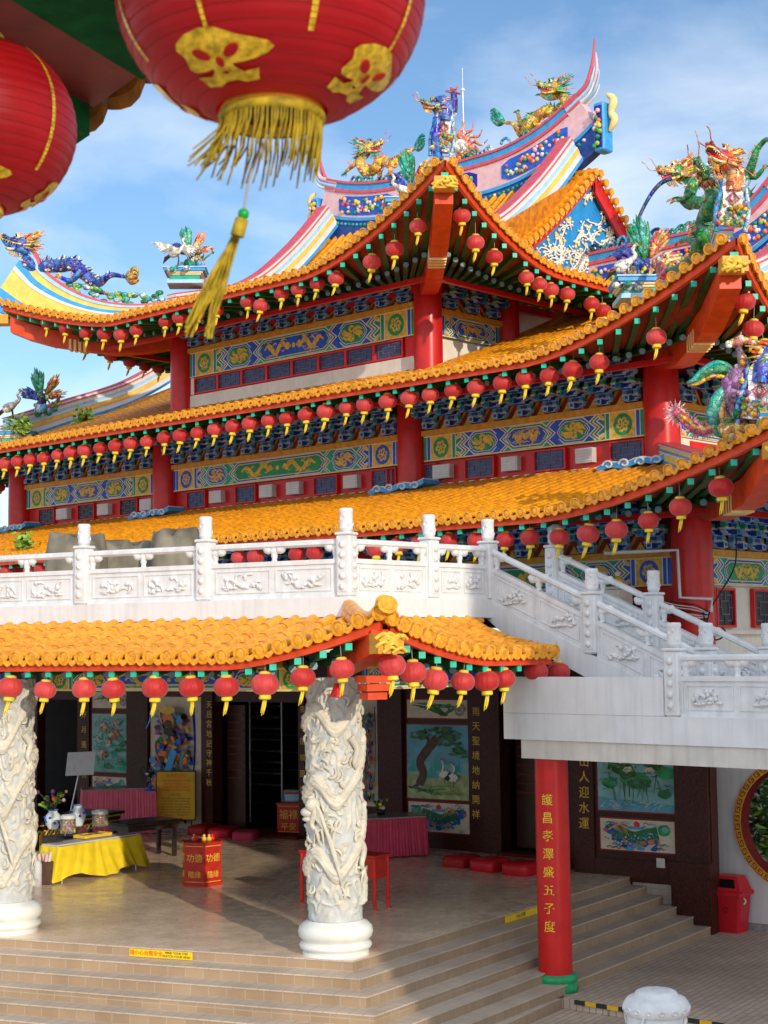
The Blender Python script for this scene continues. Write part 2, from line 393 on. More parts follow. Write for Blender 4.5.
class Frame:
    """vertical face: origin o (with z), along unit a, outward normal n; P(t, z, out)"""
    def __init__(s, o, a, n): s.o = V((o[0], o[1], 0)); s.a = V(a); s.n = V(n)
    def P(s, t, z, out=0.0): return s.o + s.a * t + s.n * out + V((0, 0, z))
    def pix(s, px, py, out=0.0): return on_plane(px, py, s.o + s.n * out, s.a)
UZ = V((0, 0, 1))
# ------------------------------------------------------------------ the main temple
LD = azdir(-46.9); RD = azdir(43.1)
q = atY(662, 420, 33.0); C2 = V((q.x, q.y, 0))
C1 = C2 - (LD + RD) * 1.69
# corner column of the top storey: seven metres along, set back until it stands in its sight line
d3 = ray(428, 330); sB = None
base3 = C2 + LD * 6.98
kx = d3.x / d3.y
sB = (kx * base3.y - base3.x) / (RD.x - kx * RD.y)
C3 = base3 + RD * sB
LEN2 = 23.2; LEN1 = LEN2 + 2 * 1.69; LEN3 = 9.22; RC = 6.9; DEP = 13.8
temple = thing('temple', 'main temple hall with three tiers of yellow tiled roofs and painted beams', 'temple', C2 + V((0, 0, 4.4)))

OT, O0, XF, PW = 4.65, 3.3, 1.0, 1.3
class Roof:
    """one slope of a tiled roof over a facade of length ln"""
    def __init__(s, fr, ln, prof, lift, inner, O0=O0, OT=OT, far=True, t1=None, OTf=None):
        s.OTf = OTf or OT
        s.fr, s.ln, s.prof, s.lift, s.inner, s.O0, s.OT, s.far = fr, ln, prof, lift, inner, O0, OT, far
        s.t1 = t1 if t1 is not None else ln + s.OTf
    def x(s, t): return min(t, s.ln - t) if s.far else t
    def ot(s, t): return s.OT if (not s.far or t < s.ln / 2) else s.OTf
    def w(s, t): return max(0.0, (XF - s.x(t)) / (XF + s.ot(t)))
    def O(s, t): return s.O0 + (s.ot(t) - s.O0) * min(1.0, s.w(t)) ** 1.6
    def base(s, o):
        p = s.prof
        if o >= p[0][0]: return p[0][1] - (o - p[0][0]) * (p[1][1] - p[0][1]) / (p[0][0] - p[1][0])
        for (a, za), (b, zb) in zip(p, p[1:]):
            if o >= b: return za + (zb - za) * (a - o) / (a - b)
        return p[-1][1]
    def z(s, t, o):
        k = max(0.0, min(1.0, o / s.O(t)))
        return s.base(o) + s.lift * s.w(t) ** PW * k * k + (0.0 if o < s.O0 else (o - s.O0) * 0.22)
    def P(s, t, o, dz=0.0): return s.fr.P(t, s.z(t, o) + dz, o)
def hermite_prof(pts, n=14):
    P = smooth_path([V((a, b, 0)) for a, b in pts], n)
    return [(p.x, p.y) for p in P]

def tile_roof(rf, parent, t0, step=0.32, r=0.088, name='roof_tiles', rafters=True, rstep=0.5, fasc=True, dd=0.42):
    mb = MB(); cap = MB(); fa = MB()
    n = int((rf.t1 - t0) / step); rows = []
    for i in range(n + 1):
        t = t0 + i * step
        oe = rf.O(t); oi = rf.inner(t)
        if oi >= oe - 0.12: rows.append(None); continue
        m = max(1, int(round((oe - oi) / dd)))
        fr = rf.fr; line = []
        for k in range(m):
            oa = oe - (oe - oi) * k / m; ob = oe - (oe - oi) * (k + 1) / m
            jit = random.uniform(-0.005, 0.005)
            A = rf.P(t, oa) + fr.a * jit; B = rf.P(t, ob) + fr.a * jit
            d = (B - A).normalized(); up = fr.a.cross(d)
            if up.z < 0: up = -up
            ring = lambda c, rr: [c + fr.a * (rr * cos(pi * j / 5)) + up * (rr * sin(pi * j / 5)) for j in range(6)]
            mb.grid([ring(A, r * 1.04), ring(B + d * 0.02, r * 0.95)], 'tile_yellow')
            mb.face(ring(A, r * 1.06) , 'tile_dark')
            line.append((A, up))
        line.append((rf.P(t, oi), V((0, 0, 1))))
        rows.append((t, oe, oi, line))
        # round end cap
        E = rf.P(t, oe); nn = (fr.n + V((0, 0, -0.05))).normalized()
        u2 = nn.cross(fr.a).normalized(); u2 = u2 if u2.z > 0 else -u2
        cc = E + u2 * 0.01
        rr = r * 1.16
        ringd = lambda q, off: [cc + nn * off + fr.a * (q * cos(pi * j / 5)) + u2 * (q * sin(pi * j / 5)) for j in range(10)]
        cap.grid([ringd(rr, -0.03), ringd(rr, 0.035), ringd(rr * 0.8, 0.04), ringd(rr * 0.72, 0.022), ringd(rr * 0.4, 0.036)], 'tile_cap', smooth=False, close=True)
        cap.face(ringd(rr * 0.4, 0.036), 'tile_cap')
    # pans between the barrel rows and the drip tiles hanging at the eave
    for a, b in zip(rows, rows[1:]):
        if a is None or b is None: continue
        oe = min(a[1], b[1]); oi = max(a[2], b[2]); t = (a[0] + b[0]) / 2
        m = 8; ga = []; gm = []; gb = []
        for k in range(m + 1):
            o = oe + (oi - oe) * k / m
            ga.append(rf.P(a[0], a[1] + (a[2] - a[1]) * k / m)); gb.append(rf.P(b[0], b[1] + (b[2] - b[1]) * k / m)); gm.append((ga[-1] + gb[-1]) / 2 + V((0, 0, -0.055)))
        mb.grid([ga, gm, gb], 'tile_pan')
        A = ga[0]; B = gb[0]; nn = rf.fr.n; w = B - A
        pts = [A + w * 0.18, A + w * 0.24 - UZ * 0.06, A + w * 0.38 - UZ * 0.105, A + w * 0.5 - UZ * 0.125, A + w * 0.62 - UZ * 0.105, A + w * 0.76 - UZ * 0.06, A + w * 0.82, A + w * 0.5 - UZ * 0.035]
        cap.prism([p + nn * 0.0 for p in pts], nn * 0.03, 'tile_cap')
    o1 = mb.build(name, parent); o2 = cap.build('eave_tiles', o1)
    # fascia board along the eave and boarded soffit
    ts = [t0 + 0.02 + (rf.t1 - t0 - 0.04) * i / 70 for i in range(71)]
    if fasc:
        ft = [rf.P(t, rf.O(t) - 0.05, -0.08) for t in ts]; fb = [rf.P(t, rf.O(t) - 0.05, -0.21) for t in ts]
        bt = [rf.P(t, rf.O(t) - 0.11, -0.08) for t in ts]; bb = [rf.P(t, rf.O(t) - 0.11, -0.21) for t in ts]
        fa.grid([bt, ft, fb, bb, bt], 'red_orange', smooth=False)
        fa.build('fascia_board', o1)
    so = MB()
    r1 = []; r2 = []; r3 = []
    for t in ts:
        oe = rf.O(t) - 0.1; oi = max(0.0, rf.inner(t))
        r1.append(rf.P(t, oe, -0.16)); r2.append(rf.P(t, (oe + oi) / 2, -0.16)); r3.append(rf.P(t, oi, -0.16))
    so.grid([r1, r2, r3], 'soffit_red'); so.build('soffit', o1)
    if rafters:
        g = MB(); k = int((rf.t1 - t0) / rstep)
        for i in range(k + 1):
            t = t0 + 0.16 + i * rstep
            if t > rf.t1 - 0.1: break
            x = rf.x(t); tin = t
            if x < 2.6:
                xi = 0.15 + (x + rf.ot(t)) * (2.6 - 0.15) / (2.6 + rf.ot(t)); tin = xi if (t < rf.ln / 2 or not rf.far) else rf.ln - xi
            oe = rf.O(t) - 0.13
            def pt(u, dz):
                o = oe * (1 - u); tt = t + (tin - t) * u
                return rf.P(tt, o, dz)
            d = (pt(0.4, 0) - pt(0, 0)).normalized(); sd = d.cross(UZ).normalized()
            Lw = 0.055
            def beam(a, b, h, m):
                A, B = a - sd * Lw, b - sd * Lw
                g.obox(A, sd * (2 * Lw), B - A, UZ * h, m)
            beam(pt(0.0, -0.32), pt(0.46, -0.30), 0.11, 'rafter_green')
            beam(pt(0.40, -0.42), pt(1.0, -0.40), 0.11, 'rafter_green')
            e = pt(0.0, -0.265); g.box(e - d * 0.012, sd * 0.10, d * 0.03, UZ * 0.10, 'rafter_end')
            e = pt(0.40, -0.365); g.tube([e - d * 0.02, e + d * 0.01], 0.062, 8, 'rafter_tip', smooth=False)
        g.build('rafters', o1)
    return o1

def sweep(mb, pts, bands, sc=None):
    """painted ridge: stacked bands (z0, z1, half width, material) swept along pts"""
    pts = [V(p) for p in pts]; n = len(pts); sc = sc or [1.0] * n
    for z0, z1, hw, m in bands:
        rows = []
        for i, p in enumerate(pts):
            t = pts[min(i + 1, n - 1)] - pts[max(i - 1, 0)]
            h = V((t.x, t.y, 0)).normalized(); sd = V((h.y, -h.x, 0))
            t = t.normalized(); u = sd.cross(t); u = u if u.z > 0 else -u
            a_, b_ = z0 * sc[i], z1 * sc[i]; rows.append([p + u * a_ - sd * hw, p + u * b_ - sd * hw, p + u * b_ + sd * hw, p + u * a_ + sd * hw])
        mb.grid(rows, m, smooth=False, close=True); mb.face(rows[0][::-1], m); mb.face(rows[-1], m)
RIDGE = [(0, 0.16, 0.17, 'pale_blue'), (0.16, 0.30, 0.15, 'pale_yellow'), (0.30, 0.42, 0.17, 'sky_blue'), (0.42, 0.54, 0.15, 'white_paint'), (0.54, 0.62, 0.19, 'pink_red')]
SLOPE_RIDGE = [(0, 0.08, 0.22, 'sky_blue'), (0.08, 0.24, 0.19, 'white_paint'), (0.24, 0.38, 0.21, 'hip_yellow'), (0.38, 0.41, 0.22, 'white_paint'), (0.41, 0.52, 0.19, 'pale_blue'), (0.52, 0.64, 0.20, 'white_paint'), (0.64, 0.67, 0.23, 'pink_red'), (0.67, 0.74, 0.18, 'white_paint'), (0.74, 0.77, 0.2, 'pink_red')]

# facades: the front ones run back to the left, the right ones run back to the right
F1, F2, F3 = Frame(C1, LD, -RD), Frame(C2, LD, -RD), Frame(C3, LD, -RD)
G1, G2, G3 = Frame(C1, RD, -LD), Frame(C2, RD, -LD), Frame(C3, RD, -LD)
# far left facades
B3 = Frame(C3 + LD * LEN3, RD, LD); B2 = Frame(C2 + LD * LEN2, RD, LD); B1 = Frame(C1 + LD * LEN1, RD, LD)
D3 = 2 * (RC - sB)

# --- roofs
prof1 = hermite_prof([(3.3, 7.93), (1.5, 8.35), (0, 8.78), (-1.69, 9.24)])
prof2m = hermite_prof([(3.3, 11.2), (1.5, 11.55), (0, 11.95), (-sB, 12.27)])
prof2w = hermite_prof([(3.3, 11.2), (1.5, 11.55), (0, 11.98), (-2, 12.7), (-4.5, 13.55), (-RC, 14.75)])
prof3 = hermite_prof([(3.3, 14.22), (1.5, 14.42), (0, 14.72), (-2.6, 15.5), (-4.5, 16.75), (-(RC - sB), 18.35)])
GL = 0.4      # the gables stand this far outside the column line
r1f = Roof(F1, LEN1, prof1, 1.05, lambda t: max(-1.69, -t if t < 1.69 else -9, -(LEN1 - t) if t > LEN1 - 1.69 else -9))
r1r = Roof(G1, DEP + 3.4, prof1, 1.05, lambda t: max(-1.69, -t if t < 1.69 else -9), t1=9.0, far=False)
tile_roof(r1f, temple, -OT + 0.1); tile_roof(r1r, temple, -OT + 0.1)
def in2(t):
    if t < 0.2: return max(-0.2, -t)
    if t < 6.75 or t > 16.4: return -RC if t < LEN2 - 0.2 else max(-0.2, -(LEN2 - t))
    return -sB
class Roof2(Roof):
    def base(s, o):
        return Roof.base(s, o)
r2f = Roof(F2, LEN2, prof2w, 1.25, in2)
tile_roof(r2f, temple, -OT + 0.1)
r2r = Roof(G2, DEP, prof2w, 1.25, lambda t: max(0.2, -t), t1=12.0, far=False)
tile_roof(r2r, temple, -OT + 0.1)
r2b = Roof(B2, DEP, prof2w, 1.25, lambda t: max(0.2, -t), t1=6.0, far=False)
tile_roof(r2b, temple, -OT + 0.1)
def in3(t):
    if t < -GL: return -t
    if t > LEN3 + GL: return t - LEN3
    return -(RC - sB)
OTL = 3.75      # the far left corner reaches out less
r3f = Roof(F3, LEN3, prof3, 1.15, in3, OTf=OTL)
r3r = Roof(G3, D3, prof3, 1.15, lambda t: max(GL, -t), t1=8.5, far=False)
r3b = Roof(B3, D3, prof3, 1.15, lambda t: max(GL, -t), t1=D3 + OTL, far=True, OT=OTL)
for rf in (r3f, r3r, r3b): tile_roof(rf, temple, -rf.OT + 0.1)
r1b = Roof(B1, DEP, prof1, 1.05, lambda t: max(-1.69, -t), t1=3.0, far=False)
tile_roof(r1b, temple, -OT + 0.1)

# --- columns and walls
def column(base, z0, z1, r, m='red_paint', parent=temple, n=28):
    mb = MB(); h = z1 - z0
    mb.lathe([(r * 1.0, z0), (r * 1.01, z0 + h * .3), (r * 0.985, z0 + h * .7), (r * 0.96, z1)], n, m, base)
    mb.lathe([(0.01, z1 + 0.001), (r * 0.96, z1)], n, m, base)
    return mb.build('column', parent)
BAYS = [0.0, 6.98, 16.2, 23.2]
for t in BAYS: column(F2.P(t, 0), 9.0, 11.55, 0.375)
for t in (3.4, 10.4, 13.8): column(G2.P(t, 0), 9.0, 11.55, 0.36)
for t in (0.0, LEN3): column(F3.P(t, 0), 12.0, 14.35, 0.35)
column(G3.P(3.05, 0), 12.0, 14.35, 0.33); column(G3.P(9.0, 0), 12.0, 14.35, 0.33); column(B3.P(4, 0), 12, 14.35, 0.33)
for t in (0.0, 1.69 + 6.98, 1.69 + 16.2, LEN1): column(F1.P(t, 0), 4.4 if t == 0 else 5.9, 8.3, 0.40)
for t in (3.6, 10.5): column(G1.P(t, 0), 4.4, 8.3, 0.38)

def wall_box(fr, t0, t1, z0, z1, out, th, m, name='wall', parent=temple):
    mb = MB(); mb.obox(fr.P(t0, z0, out - th), fr.a * (t1 - t0), fr.n * th, UZ * (z1 - z0), m); return mb.build(name, parent)
wall_box(F2, 0.0, LEN2, 9.0, 11.9, -0.06, 0.2, 'red_paint')
wall_box(G2, 0.21, DEP, 9.0, 11.9, -0.06, 0.2, 'red_paint')
wall_box(F3, 0.0, LEN3, 12.0, 14.6, -0.06, 0.2, 'red_paint')
wall_box(G3, 0.21, D3, 12.0, 14.6, -0.06, 0.2, 'cream')
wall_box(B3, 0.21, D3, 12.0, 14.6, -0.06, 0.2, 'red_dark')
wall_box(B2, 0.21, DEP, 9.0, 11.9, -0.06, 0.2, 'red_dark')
wall_box(F1, 0.0, LEN1, 5.9, 8.75, -0.06, 0.2, 'red_paint')
wall_box(G1, 0.21, DEP, 4.4, 8.75, -0.06, 0.2, 'cream')

# --- painted beams
def ribbon(mb, pts, w, fr, out, m, th=0.006):
    """flat painted stroke; pts (t, z), width tapers to the ends"""
    n = len(pts)
    for i in range(n - 1):
        (a, b), (c, d) = pts[i], pts[i + 1]
        dx, dz = c - a, d - b; L = max(1e-6, sqrt(dx * dx + dz * dz)); nx, nz = -dz / L, dx / L
        wa = w * min(1, 0.35 + 2.2 * min(i, n - 1 - i) / n) / 2; wb = w * min(1, 0.35 + 2.2 * min(i + 1, n - 2 - i) / n) / 2
        mb.face([fr.P(a - nx * wa, b - nz * wa, out), fr.P(c - nx * wb, d - nz * wb, out), fr.P(c + nx * wb, d + nz * wb, out), fr.P(a + nx * wa, b + nz * wa, out)], m)
def poly(mb, fr, pts, out, m): mb.face([fr.P(t, z, out) for t, z in pts], m)
def disc(mb, fr, t, z, r, out, m, n=12, rz=None):
    rz = rz or r; poly(mb, fr, [(t + r * cos(2 * pi * i / n), z + rz * sin(2 * pi * i / n)) for i in range(n)], out, m)
def rect(mb, fr, t0, t1, z0, z1, out, m): poly(mb, fr, [(t0, z0), (t1, z0), (t1, z1), (t0, z1)], out, m)
def squiggle(t0, t1, zc, amp, waves, n=28, ph=0.0):
    return [(t0 + (t1 - t0) * i / n, zc + amp * sin(2 * pi * waves * i / n + ph) * (0.55 + 0.45 * sin(pi * i / n))) for i in range(n + 1)]
def gold_dragon(mb, fr, t0, t1, zc, h, out, m='gold', rev=False):
    if rev: t0, t1 = t1, t0
    pts = squiggle(t0, t1, zc, h * 0.27, 1.6)
    ribbon(mb, pts, h * 0.26, fr, out, m)
    s = 1 if t1 > t0 else -1; L = abs(t1 - t0)
    disc(mb, fr, t1, zc + h * 0.05, h * 0.17, out + 0.001, m, 9); disc(mb, fr, t1 + s * h * 0.14, zc, h * 0.10, out + 0.001, m, 7)
    for i in range(4, 26, 5):
        a, b = pts[i]; sg = 1 if i % 2 else -1
        ribbon(mb, [(a, b), (a + s * h * 0.10, b + sg * h * 0.22), (a + s * h * 0.28, b + sg * h * 0.30), (a + s * h * 0.36, b + sg * h * 0.22)], h * 0.09, fr, out + 0.002, m)
    for i in range(3):
        zz = zc + h * (0.28 - 0.25 * i)
        ribbon(mb, [(t1 - s * h * .1, zc), (t1 - s * h * 0.3, zz), (t1 - s * h * 0.5, zz + h * 0.06)], h * 0.06, fr, out + 0.003, m)
    for k in range(6):
        a = t0 + (t1 - t0) * random.random(); b = zc + random.choice((-1, 1)) * h * random.uniform(0.28, 0.4)
        ribbon(mb, [(a - 0.09, b), (a, b + 0.03), (a + 0.09, b - 0.01), (a + 0.14, b + 0.03)], h * 0.05, fr, out + 0.002, m)
def rosette(mb, fr, t, z, r, out, bg, fg):
    disc(mb, fr, t, z, r, out, bg, 16)
    for i in range(6):
        a = i * pi / 3; pts = [(t + r * 0.75 * cos(a + u) * k, z + r * 0.75 * sin(a + u) * k) for u, k in ((0, .25), (0.35, 0.6), (0.9, 0.85), (1.2, 0.7), (1.0, 0.5))]
        ribbon(mb, pts, r * 0.22, fr, out + 0.002, fg)
    disc(mb, fr, t, z, r * 0.2, out + 0.003, fg, 8)
def chev(t0, t1, z0, z1, k, ins=0.0):
    """outline with toothed ends"""
    zc = (z0 + z1) / 2; h = (z1 - z0) / 2 - ins
    return [(t0 + ins, zc), (t0 + k * .5 + ins, zc - h * .5), (t0 + k * .2 + ins, zc - h * .55), (t0 + k + ins, zc - h), (t1 - k - ins, zc - h), (t1 - k * .2 - ins, zc - h * .55), (t1 - k * .5 - ins, zc - h * .5),
            (t1 - ins, zc), (t1 - k * .5 - ins, zc + h * .5), (t1 - k * .2 - ins, zc + h * .55), (t1 - k - ins, zc + h), (t0 + k + ins, zc + h), (t0 + k * .2 + ins, zc + h * .55), (t0 + k * .5 + ins, zc + h * .5)]
def painted_beam(fr, t0, t1, z0, z1, out, A='blue', B='green', parent=temple, medallion=True):
    h = z1 - z0; zc = (z0 + z1) / 2
    mb = MB(); mb.obox(fr.P(t0, z0, 0.0), fr.a * (t1 - t0), fr.n * out, UZ * h, 'teal')
    e = out + 0.003
    rect(mb, fr, t0, t1, z0, z0 + 0.03, e, 'pale_yellow'); rect(mb, fr, t0, t1, z1 - 0.03, z1, e, 'pale_yellow')
    zz0, zz1 = z0 + 0.03, z1 - 0.03
    L = t1 - t0
    w = h * 0.15
    def ends(u, sgn):
        T = lambda a: u + sgn * a
        def st(a, b, m, o=e):
            x0, x1 = sorted((T(a), T(b))); rect(mb, fr, x0, x1, zz0, zz1, o, m)
        st(0, w, B); st(w, w * 1.25, 'white_paint'); st(w * 1.25, w * 2.2, 'blue'); st(w * 2.2, w * 2.5, 'white_paint')
        x = w * 2.5
        if medallion and L > 4:
            st(x, x + h * 1.05, 'gold'); rosette(mb, fr, T(x + h * 0.52), zc, h * 0.40, e + 0.003, 'blue' if A == 'green' else 'green', 'gold')
            x += h * 1.05
            st(x, x + w * .35, 'white_paint'); st(x + w * .35, x + w * 1.3, 'blue' if A == 'green' else 'green'); st(x + w * 1.3, x + w * 1.6, 'white_paint'); x += w * 1.6
        return x
    xa = ends(t0, 1); xb = ends(t1, -1)
    a0, a1 = t0 + xa, t1 - xb
    rect(mb, fr, a0, a1, zz0, zz1, e, B)
    K = h * 0.30; OTH = 'blue' if B == 'green' else 'green'
    level = [e + 0.003]
    def clipx(pts): return [(min(a1, max(a0, t)), z) for t, z in pts]
    def chev2(x0, x1, k, ins):
        hh = (zz1 - zz0) / 2; zc_ = (zz0 + zz1) / 2; s_ = (x1 - x0 > 0)
        L_ = [(x0 + ins, zc_ - hh), (x0 + k + ins, zc_ - hh * .5), (x0 + ins, zc_), (x0 + k + ins, zc_ + hh * .5), (x0 + ins, zc_ + hh)]
        R_ = [(x1 - ins, zc_ + hh), (x1 - k - ins, zc_ + hh * .5), (x1 - ins, zc_), (x1 - k - ins, zc_ - hh * .5), (x1 - ins, zc_ - hh)]
        return clipx(L_ + R_)
    w6 = h * .085
    seq = ('white_paint', OTH, 'pale_yellow', B, 'white_paint', 'teal' if B == 'blue' else 'blue')
    for j, m in enumerate(seq):
        poly(mb, fr, chev2(a0 + w6 * j, a1 - w6 * j, K, 0), level[0], m); level[0] += .0015
    # lozenges peeping in from both ends
    for sgn, u in ((1, a0), (-1, a1)):
        for zo in (-.25, .25):
            for j, (m, rr) in enumerate((('white_paint', .27), ('gold', .23), ('orange' if L < 4 else B, .11))):
                x = u; n_ = 10
                pts = [(x + sgn * abs(h * rr * 1.1 * cos(pi * i / n_ - pi / 2)), zc + h * zo * 1.9 * .98 + h * rr * .9 * sin(pi * i / n_ - pi / 2)) for i in range(n_ + 1)]
                pts = [(t, min(zz1, max(zz0, z))) for t, z in pts]
                poly(mb, fr, pts, level[0] + j * .0012, m)
    level[0] += .005
    f0, f1 = a0 + w6 * 6 + h * .10, a1 - w6 * 6 - h * .10
    sub = h * 1.5 if L > 5 else 0.0
    def field(x0, x1, cols, o):
        for j, (m, ins) in enumerate(cols): poly(mb, fr, chev(x0, x1, zz0, zz1, K, ins), o + j * 0.002, m)
        return o + len(cols) * 0.002
    if sub:
        for x0, x1 in ((f0, f0 + sub), (f1 - sub, f1)):
            o = field(x0, x1, (('white_paint', 0), (A, 0.025), ('white_paint', 0.055), (B, 0.07)), level[0])
            c = (x0 + x1) / 2
            for k in range(8):
                aa = k * 2 * pi / 8 + random.random() * 0.5
                ribbon(mb, [(c + h * .05 * cos(aa), zc + h * .05 * sin(aa)), (c + h * .24 * cos(aa), zc + h * .16 * sin(aa)), (c + h * .46 * cos(aa + .35), zc + h * .27 * sin(aa + .35)), (c + h * .54 * cos(aa + .75), zc + h * .24 * sin(aa + .75))], h * 0.13, fr, o + 0.001 + k * 0.0005, 'gold')
        f0 += sub + h * .04; f1 -= sub + h * .04
        for j, m in enumerate(('pale_yellow', OTH, 'white_paint', 'teal')):
            poly(mb, fr, chev2(f0 + w6 * j * .9, f1 - w6 * j * .9, K, 0), level[0] - .001 + j * .0012, m)
        f0 += w6 * 3.6; f1 -= w6 * 3.6
    o = field(f0, f1, (('white_paint', 0), (B, 0.025), ('pale_yellow', 0.06), (A, 0.08)), level[0] + .006)
    W = f1 - f0
    if W > 2.0:
        gold_dragon(mb, fr, f0 + W * 0.10, f0 + W * 0.42, zc, h * 0.74, o + 0.001)
        gold_dragon(mb, fr, f0 + W * 0.58, f0 + W * 0.90, zc, h * 0.74, o + 0.001, rev=True)
        disc(mb, fr, f0 + W * .5, zc, h * 0.1, o + 0.002, 'gold', 9)
    elif W > 1.0:
        gold_dragon(mb, fr, f0 + W * 0.2, f0 + W * 0.5, zc, h * 0.66, o + 0.001); gold_dragon(mb, fr, f0 + W * 0.55, f0 + W * 0.82, zc, h * 0.6, o + 0.002, rev=True)
    else:
        for k in range(10): disc(mb, fr, f0 + W * random.uniform(.25, .75), zc + h * random.uniform(-.25, .25), h * .045, o + 0.001 + k * .0004, 'gold', 6)
    b = mb.build('painted_beam', parent)
    g = MB(); g.obox(fr.P(t0 - 0.02, z1 + 0.002, -0.02), fr.a * (t1 - t0 + 0.04), fr.n * (out + 0.09), UZ * 0.125, 'gold_beam'); g.build('gold_rail', b)
    return b
cw = 0.40
for i in range(3):
    painted_beam(F2, BAYS[i] + cw, BAYS[i + 1] - cw, 9.85, 10.45, 0.06, *(('blue', 'green') if i != 1 else ('green', 'blue')))
painted_beam(G2, cw, 3.4 - cw, 9.85, 10.45, 0.06, 'green', 'blue', medallion=False); painted_beam(G2, 3.4 + cw, 10.4 - cw, 9.85, 10.45, 0.06)
painted_beam(F3, cw - .02, LEN3 - cw + .02, 13.08, 13.77, 0.06, 'blue', 'green')
painted_beam(G3, cw - .04, 3.05 - .35, 13.06, 13.6, 0.06, 'blue', 'green', medallion=False)
for a, b in ((0, 8.67), (8.67, 17.89), (17.89, LEN1)): painted_beam(F1, a + .43, b - .43, 6.63, 7.2, 0.06, 'green', 'blue')
painted_beam(G1, .43, 3.6 - .41, 6.63, 7.2, 0.06, 'green', 'blue', medallion=False); painted_beam(G1, 3.6 + .41, 10.5 - .4, 6.63, 7.2, 0.06, 'green', 'blue')

# --- windows
def lattice_window(fr, t0, t1, z0, z1, out, parent=temple, frame='red_bright', pane='window_pane', fw_=0.05, bars=True):
    mb = MB()
    for a, b, c, d in ((t0 - fw_, t1 + fw_, z0 - fw_, z0), (t0 - fw_, t1 + fw_, z1, z1 + fw_), (t0 - fw_, t0, z0, z1), (t1, t1 + fw_, z0, z1)):
        mb.obox(fr.P(a, c, out - 0.05), fr.a * (b - a), fr.n * 0.09, UZ * (d - c), frame)
    w = mb.build('window', parent)
    p = MB(); p.obox(fr.P(t0, z0, out - 0.04), fr.a * (t1 - t0), fr.n * 0.03, UZ * (z1 - z0), pane)
    if bars:
        W, H = t1 - t0, z1 - z0; s = 0.018
        def bar(a, b, c, d): p.obox(fr.P(t0 + W * a, z0 + H * c, out - 0.012), fr.a * max(s, W * (b - a)), fr.n * 0.016, UZ * max(s, H * (d - c)), 'lattice')
        for a, b, c, d in ((.28, .72, .3, .3), (.28, .72, .68, .68), (.28, .28, .3, .68), (.72, .72, .3, .7), (.1, .1, .12, .88), (.9, .9, .12, .88), (.1, .4, .12, .12), (.6, .9, .12, .12), (.1, .4, .86, .86), (.6, .92, .86, .86), (.5, .5, 0, .3), (.5, .5, .68, 1), (0, .28, .5, .5), (.72, 1, .5, .5)): bar(a, b, c, d)
    p.build('pane', w); return w
def vent(fr, t0, t1, z0, z1, out, parent=temple):
    mb = MB(); mb.obox(fr.P(t0, z0, out - 0.05), fr.a * (t1 - t0), fr.n * 0.16, UZ * (z1 - z0), 'vent_grey')
    for k in range(5):
        z = z0 + (z1 - z0) * (k + 0.6) / 5.4; mb.obox(fr.P(t0 + 0.03, z, out + 0.112), fr.a * (t1 - t0 - 0.06), fr.n * 0.015, UZ * 0.03, 'white_paint')
    return mb.build('air_vent', parent)
# top storey: one band of eight lattice windows over a white sill band
n = 8; a0, a1 = 0.78, LEN3 - 0.55
for i in range(n):
    w = (a1 - a0) / n; lattice_window(F3, a0 + i * w + 0.04, a0 + (i + 1) * w - 0.04, 12.64, 13.02, 0.02, fw_=0.04)
wall_box(F3, 0.3, LEN3 - 0.3, 12.22, 12.58, 0.03, 0.1, 'cream', 'sill_band')
wall_box(F3, 0.36, 0.72, 12.58, 13.07, 0.03, 0.1, 'red_bright', 'wall'); wall_box(F3, LEN3 - 0.52, LEN3 - 0.38, 12.6, 13.07, 0.03, 0.1, 'cream', 'wall')
# middle storey: dark lattice windows between red panels with air vents (pixel columns of the photograph)
for px0, px1, kind in ((387, 393, 'w'), (423, 437, 'w'), (435.5, 452.5, 'v'), (465, 495, 'w'), (504, 520, 'v'), (534, 566.5, 'w'), (578, 595, 'v'), (610, 645, 'w'),
                       (187, 206, 'w'), (212, 224, 'v'), (235.5, 256.5, 'w'), (262, 275, 'v'), (289, 302, 'v'), (314, 338, 'w'), (346, 360, 'v'), (371.5, 397, 'w'),
                       (39, 55, 'w'), (59, 70, 'v'), (78, 95, 'w'), (100, 111, 'v'), (120, 138, 'w'), (142.5, 154, 'v')):
    ym = 448 + (645 - (px0 + px1) / 2) * 0.105
    ta, tb = F2.pix(px1, ym)[0], F2.pix(px0, ym)[0]
    if kind == 'w': lattice_window(F2, ta + 0.04, tb - 0.04, 9.37, 9.78, 0.0, pane='window_pane' if px0 > 160 else 'dark_pane', fw_=0.035)
    else: vent(F2, ta, tb, 9.42, 9.74, 0.0)
wall_box(F2, 0.2, LEN2, 9.1, 9.31, 0.03, 0.1, 'cream', 'sill_band')
wall_box(G2, 0.2, 9, 9.1, 9.9, 0.02, 0.08, 'cream', 'sill_band')
wall_box(G2, 1.0, 2.4, 9.35, 9.8, 0.03, 0.08, 'red_bright', 'wall')
# ground storey, right side
for a, b in ((0.62, 0.74), (0.80, 1.48), (2.2, 3.1), (4.3, 5.2)): lattice_window(G1, a + .04, b - .03, 5.86, 6.54, 0.0, pane='dark_pane', fw_=0.05, bars=b - a > .6)
wall_box(G1, 0.2, 10, 5.68, 5.76, 0.08, 0.14, 'cream', 'ledge')
for k in range(5): lattice_window(F1, 1.2 + k * 1.5, 2.2 + k * 1.5, 6.0, 6.5, 0.0, pane='dark_pane')

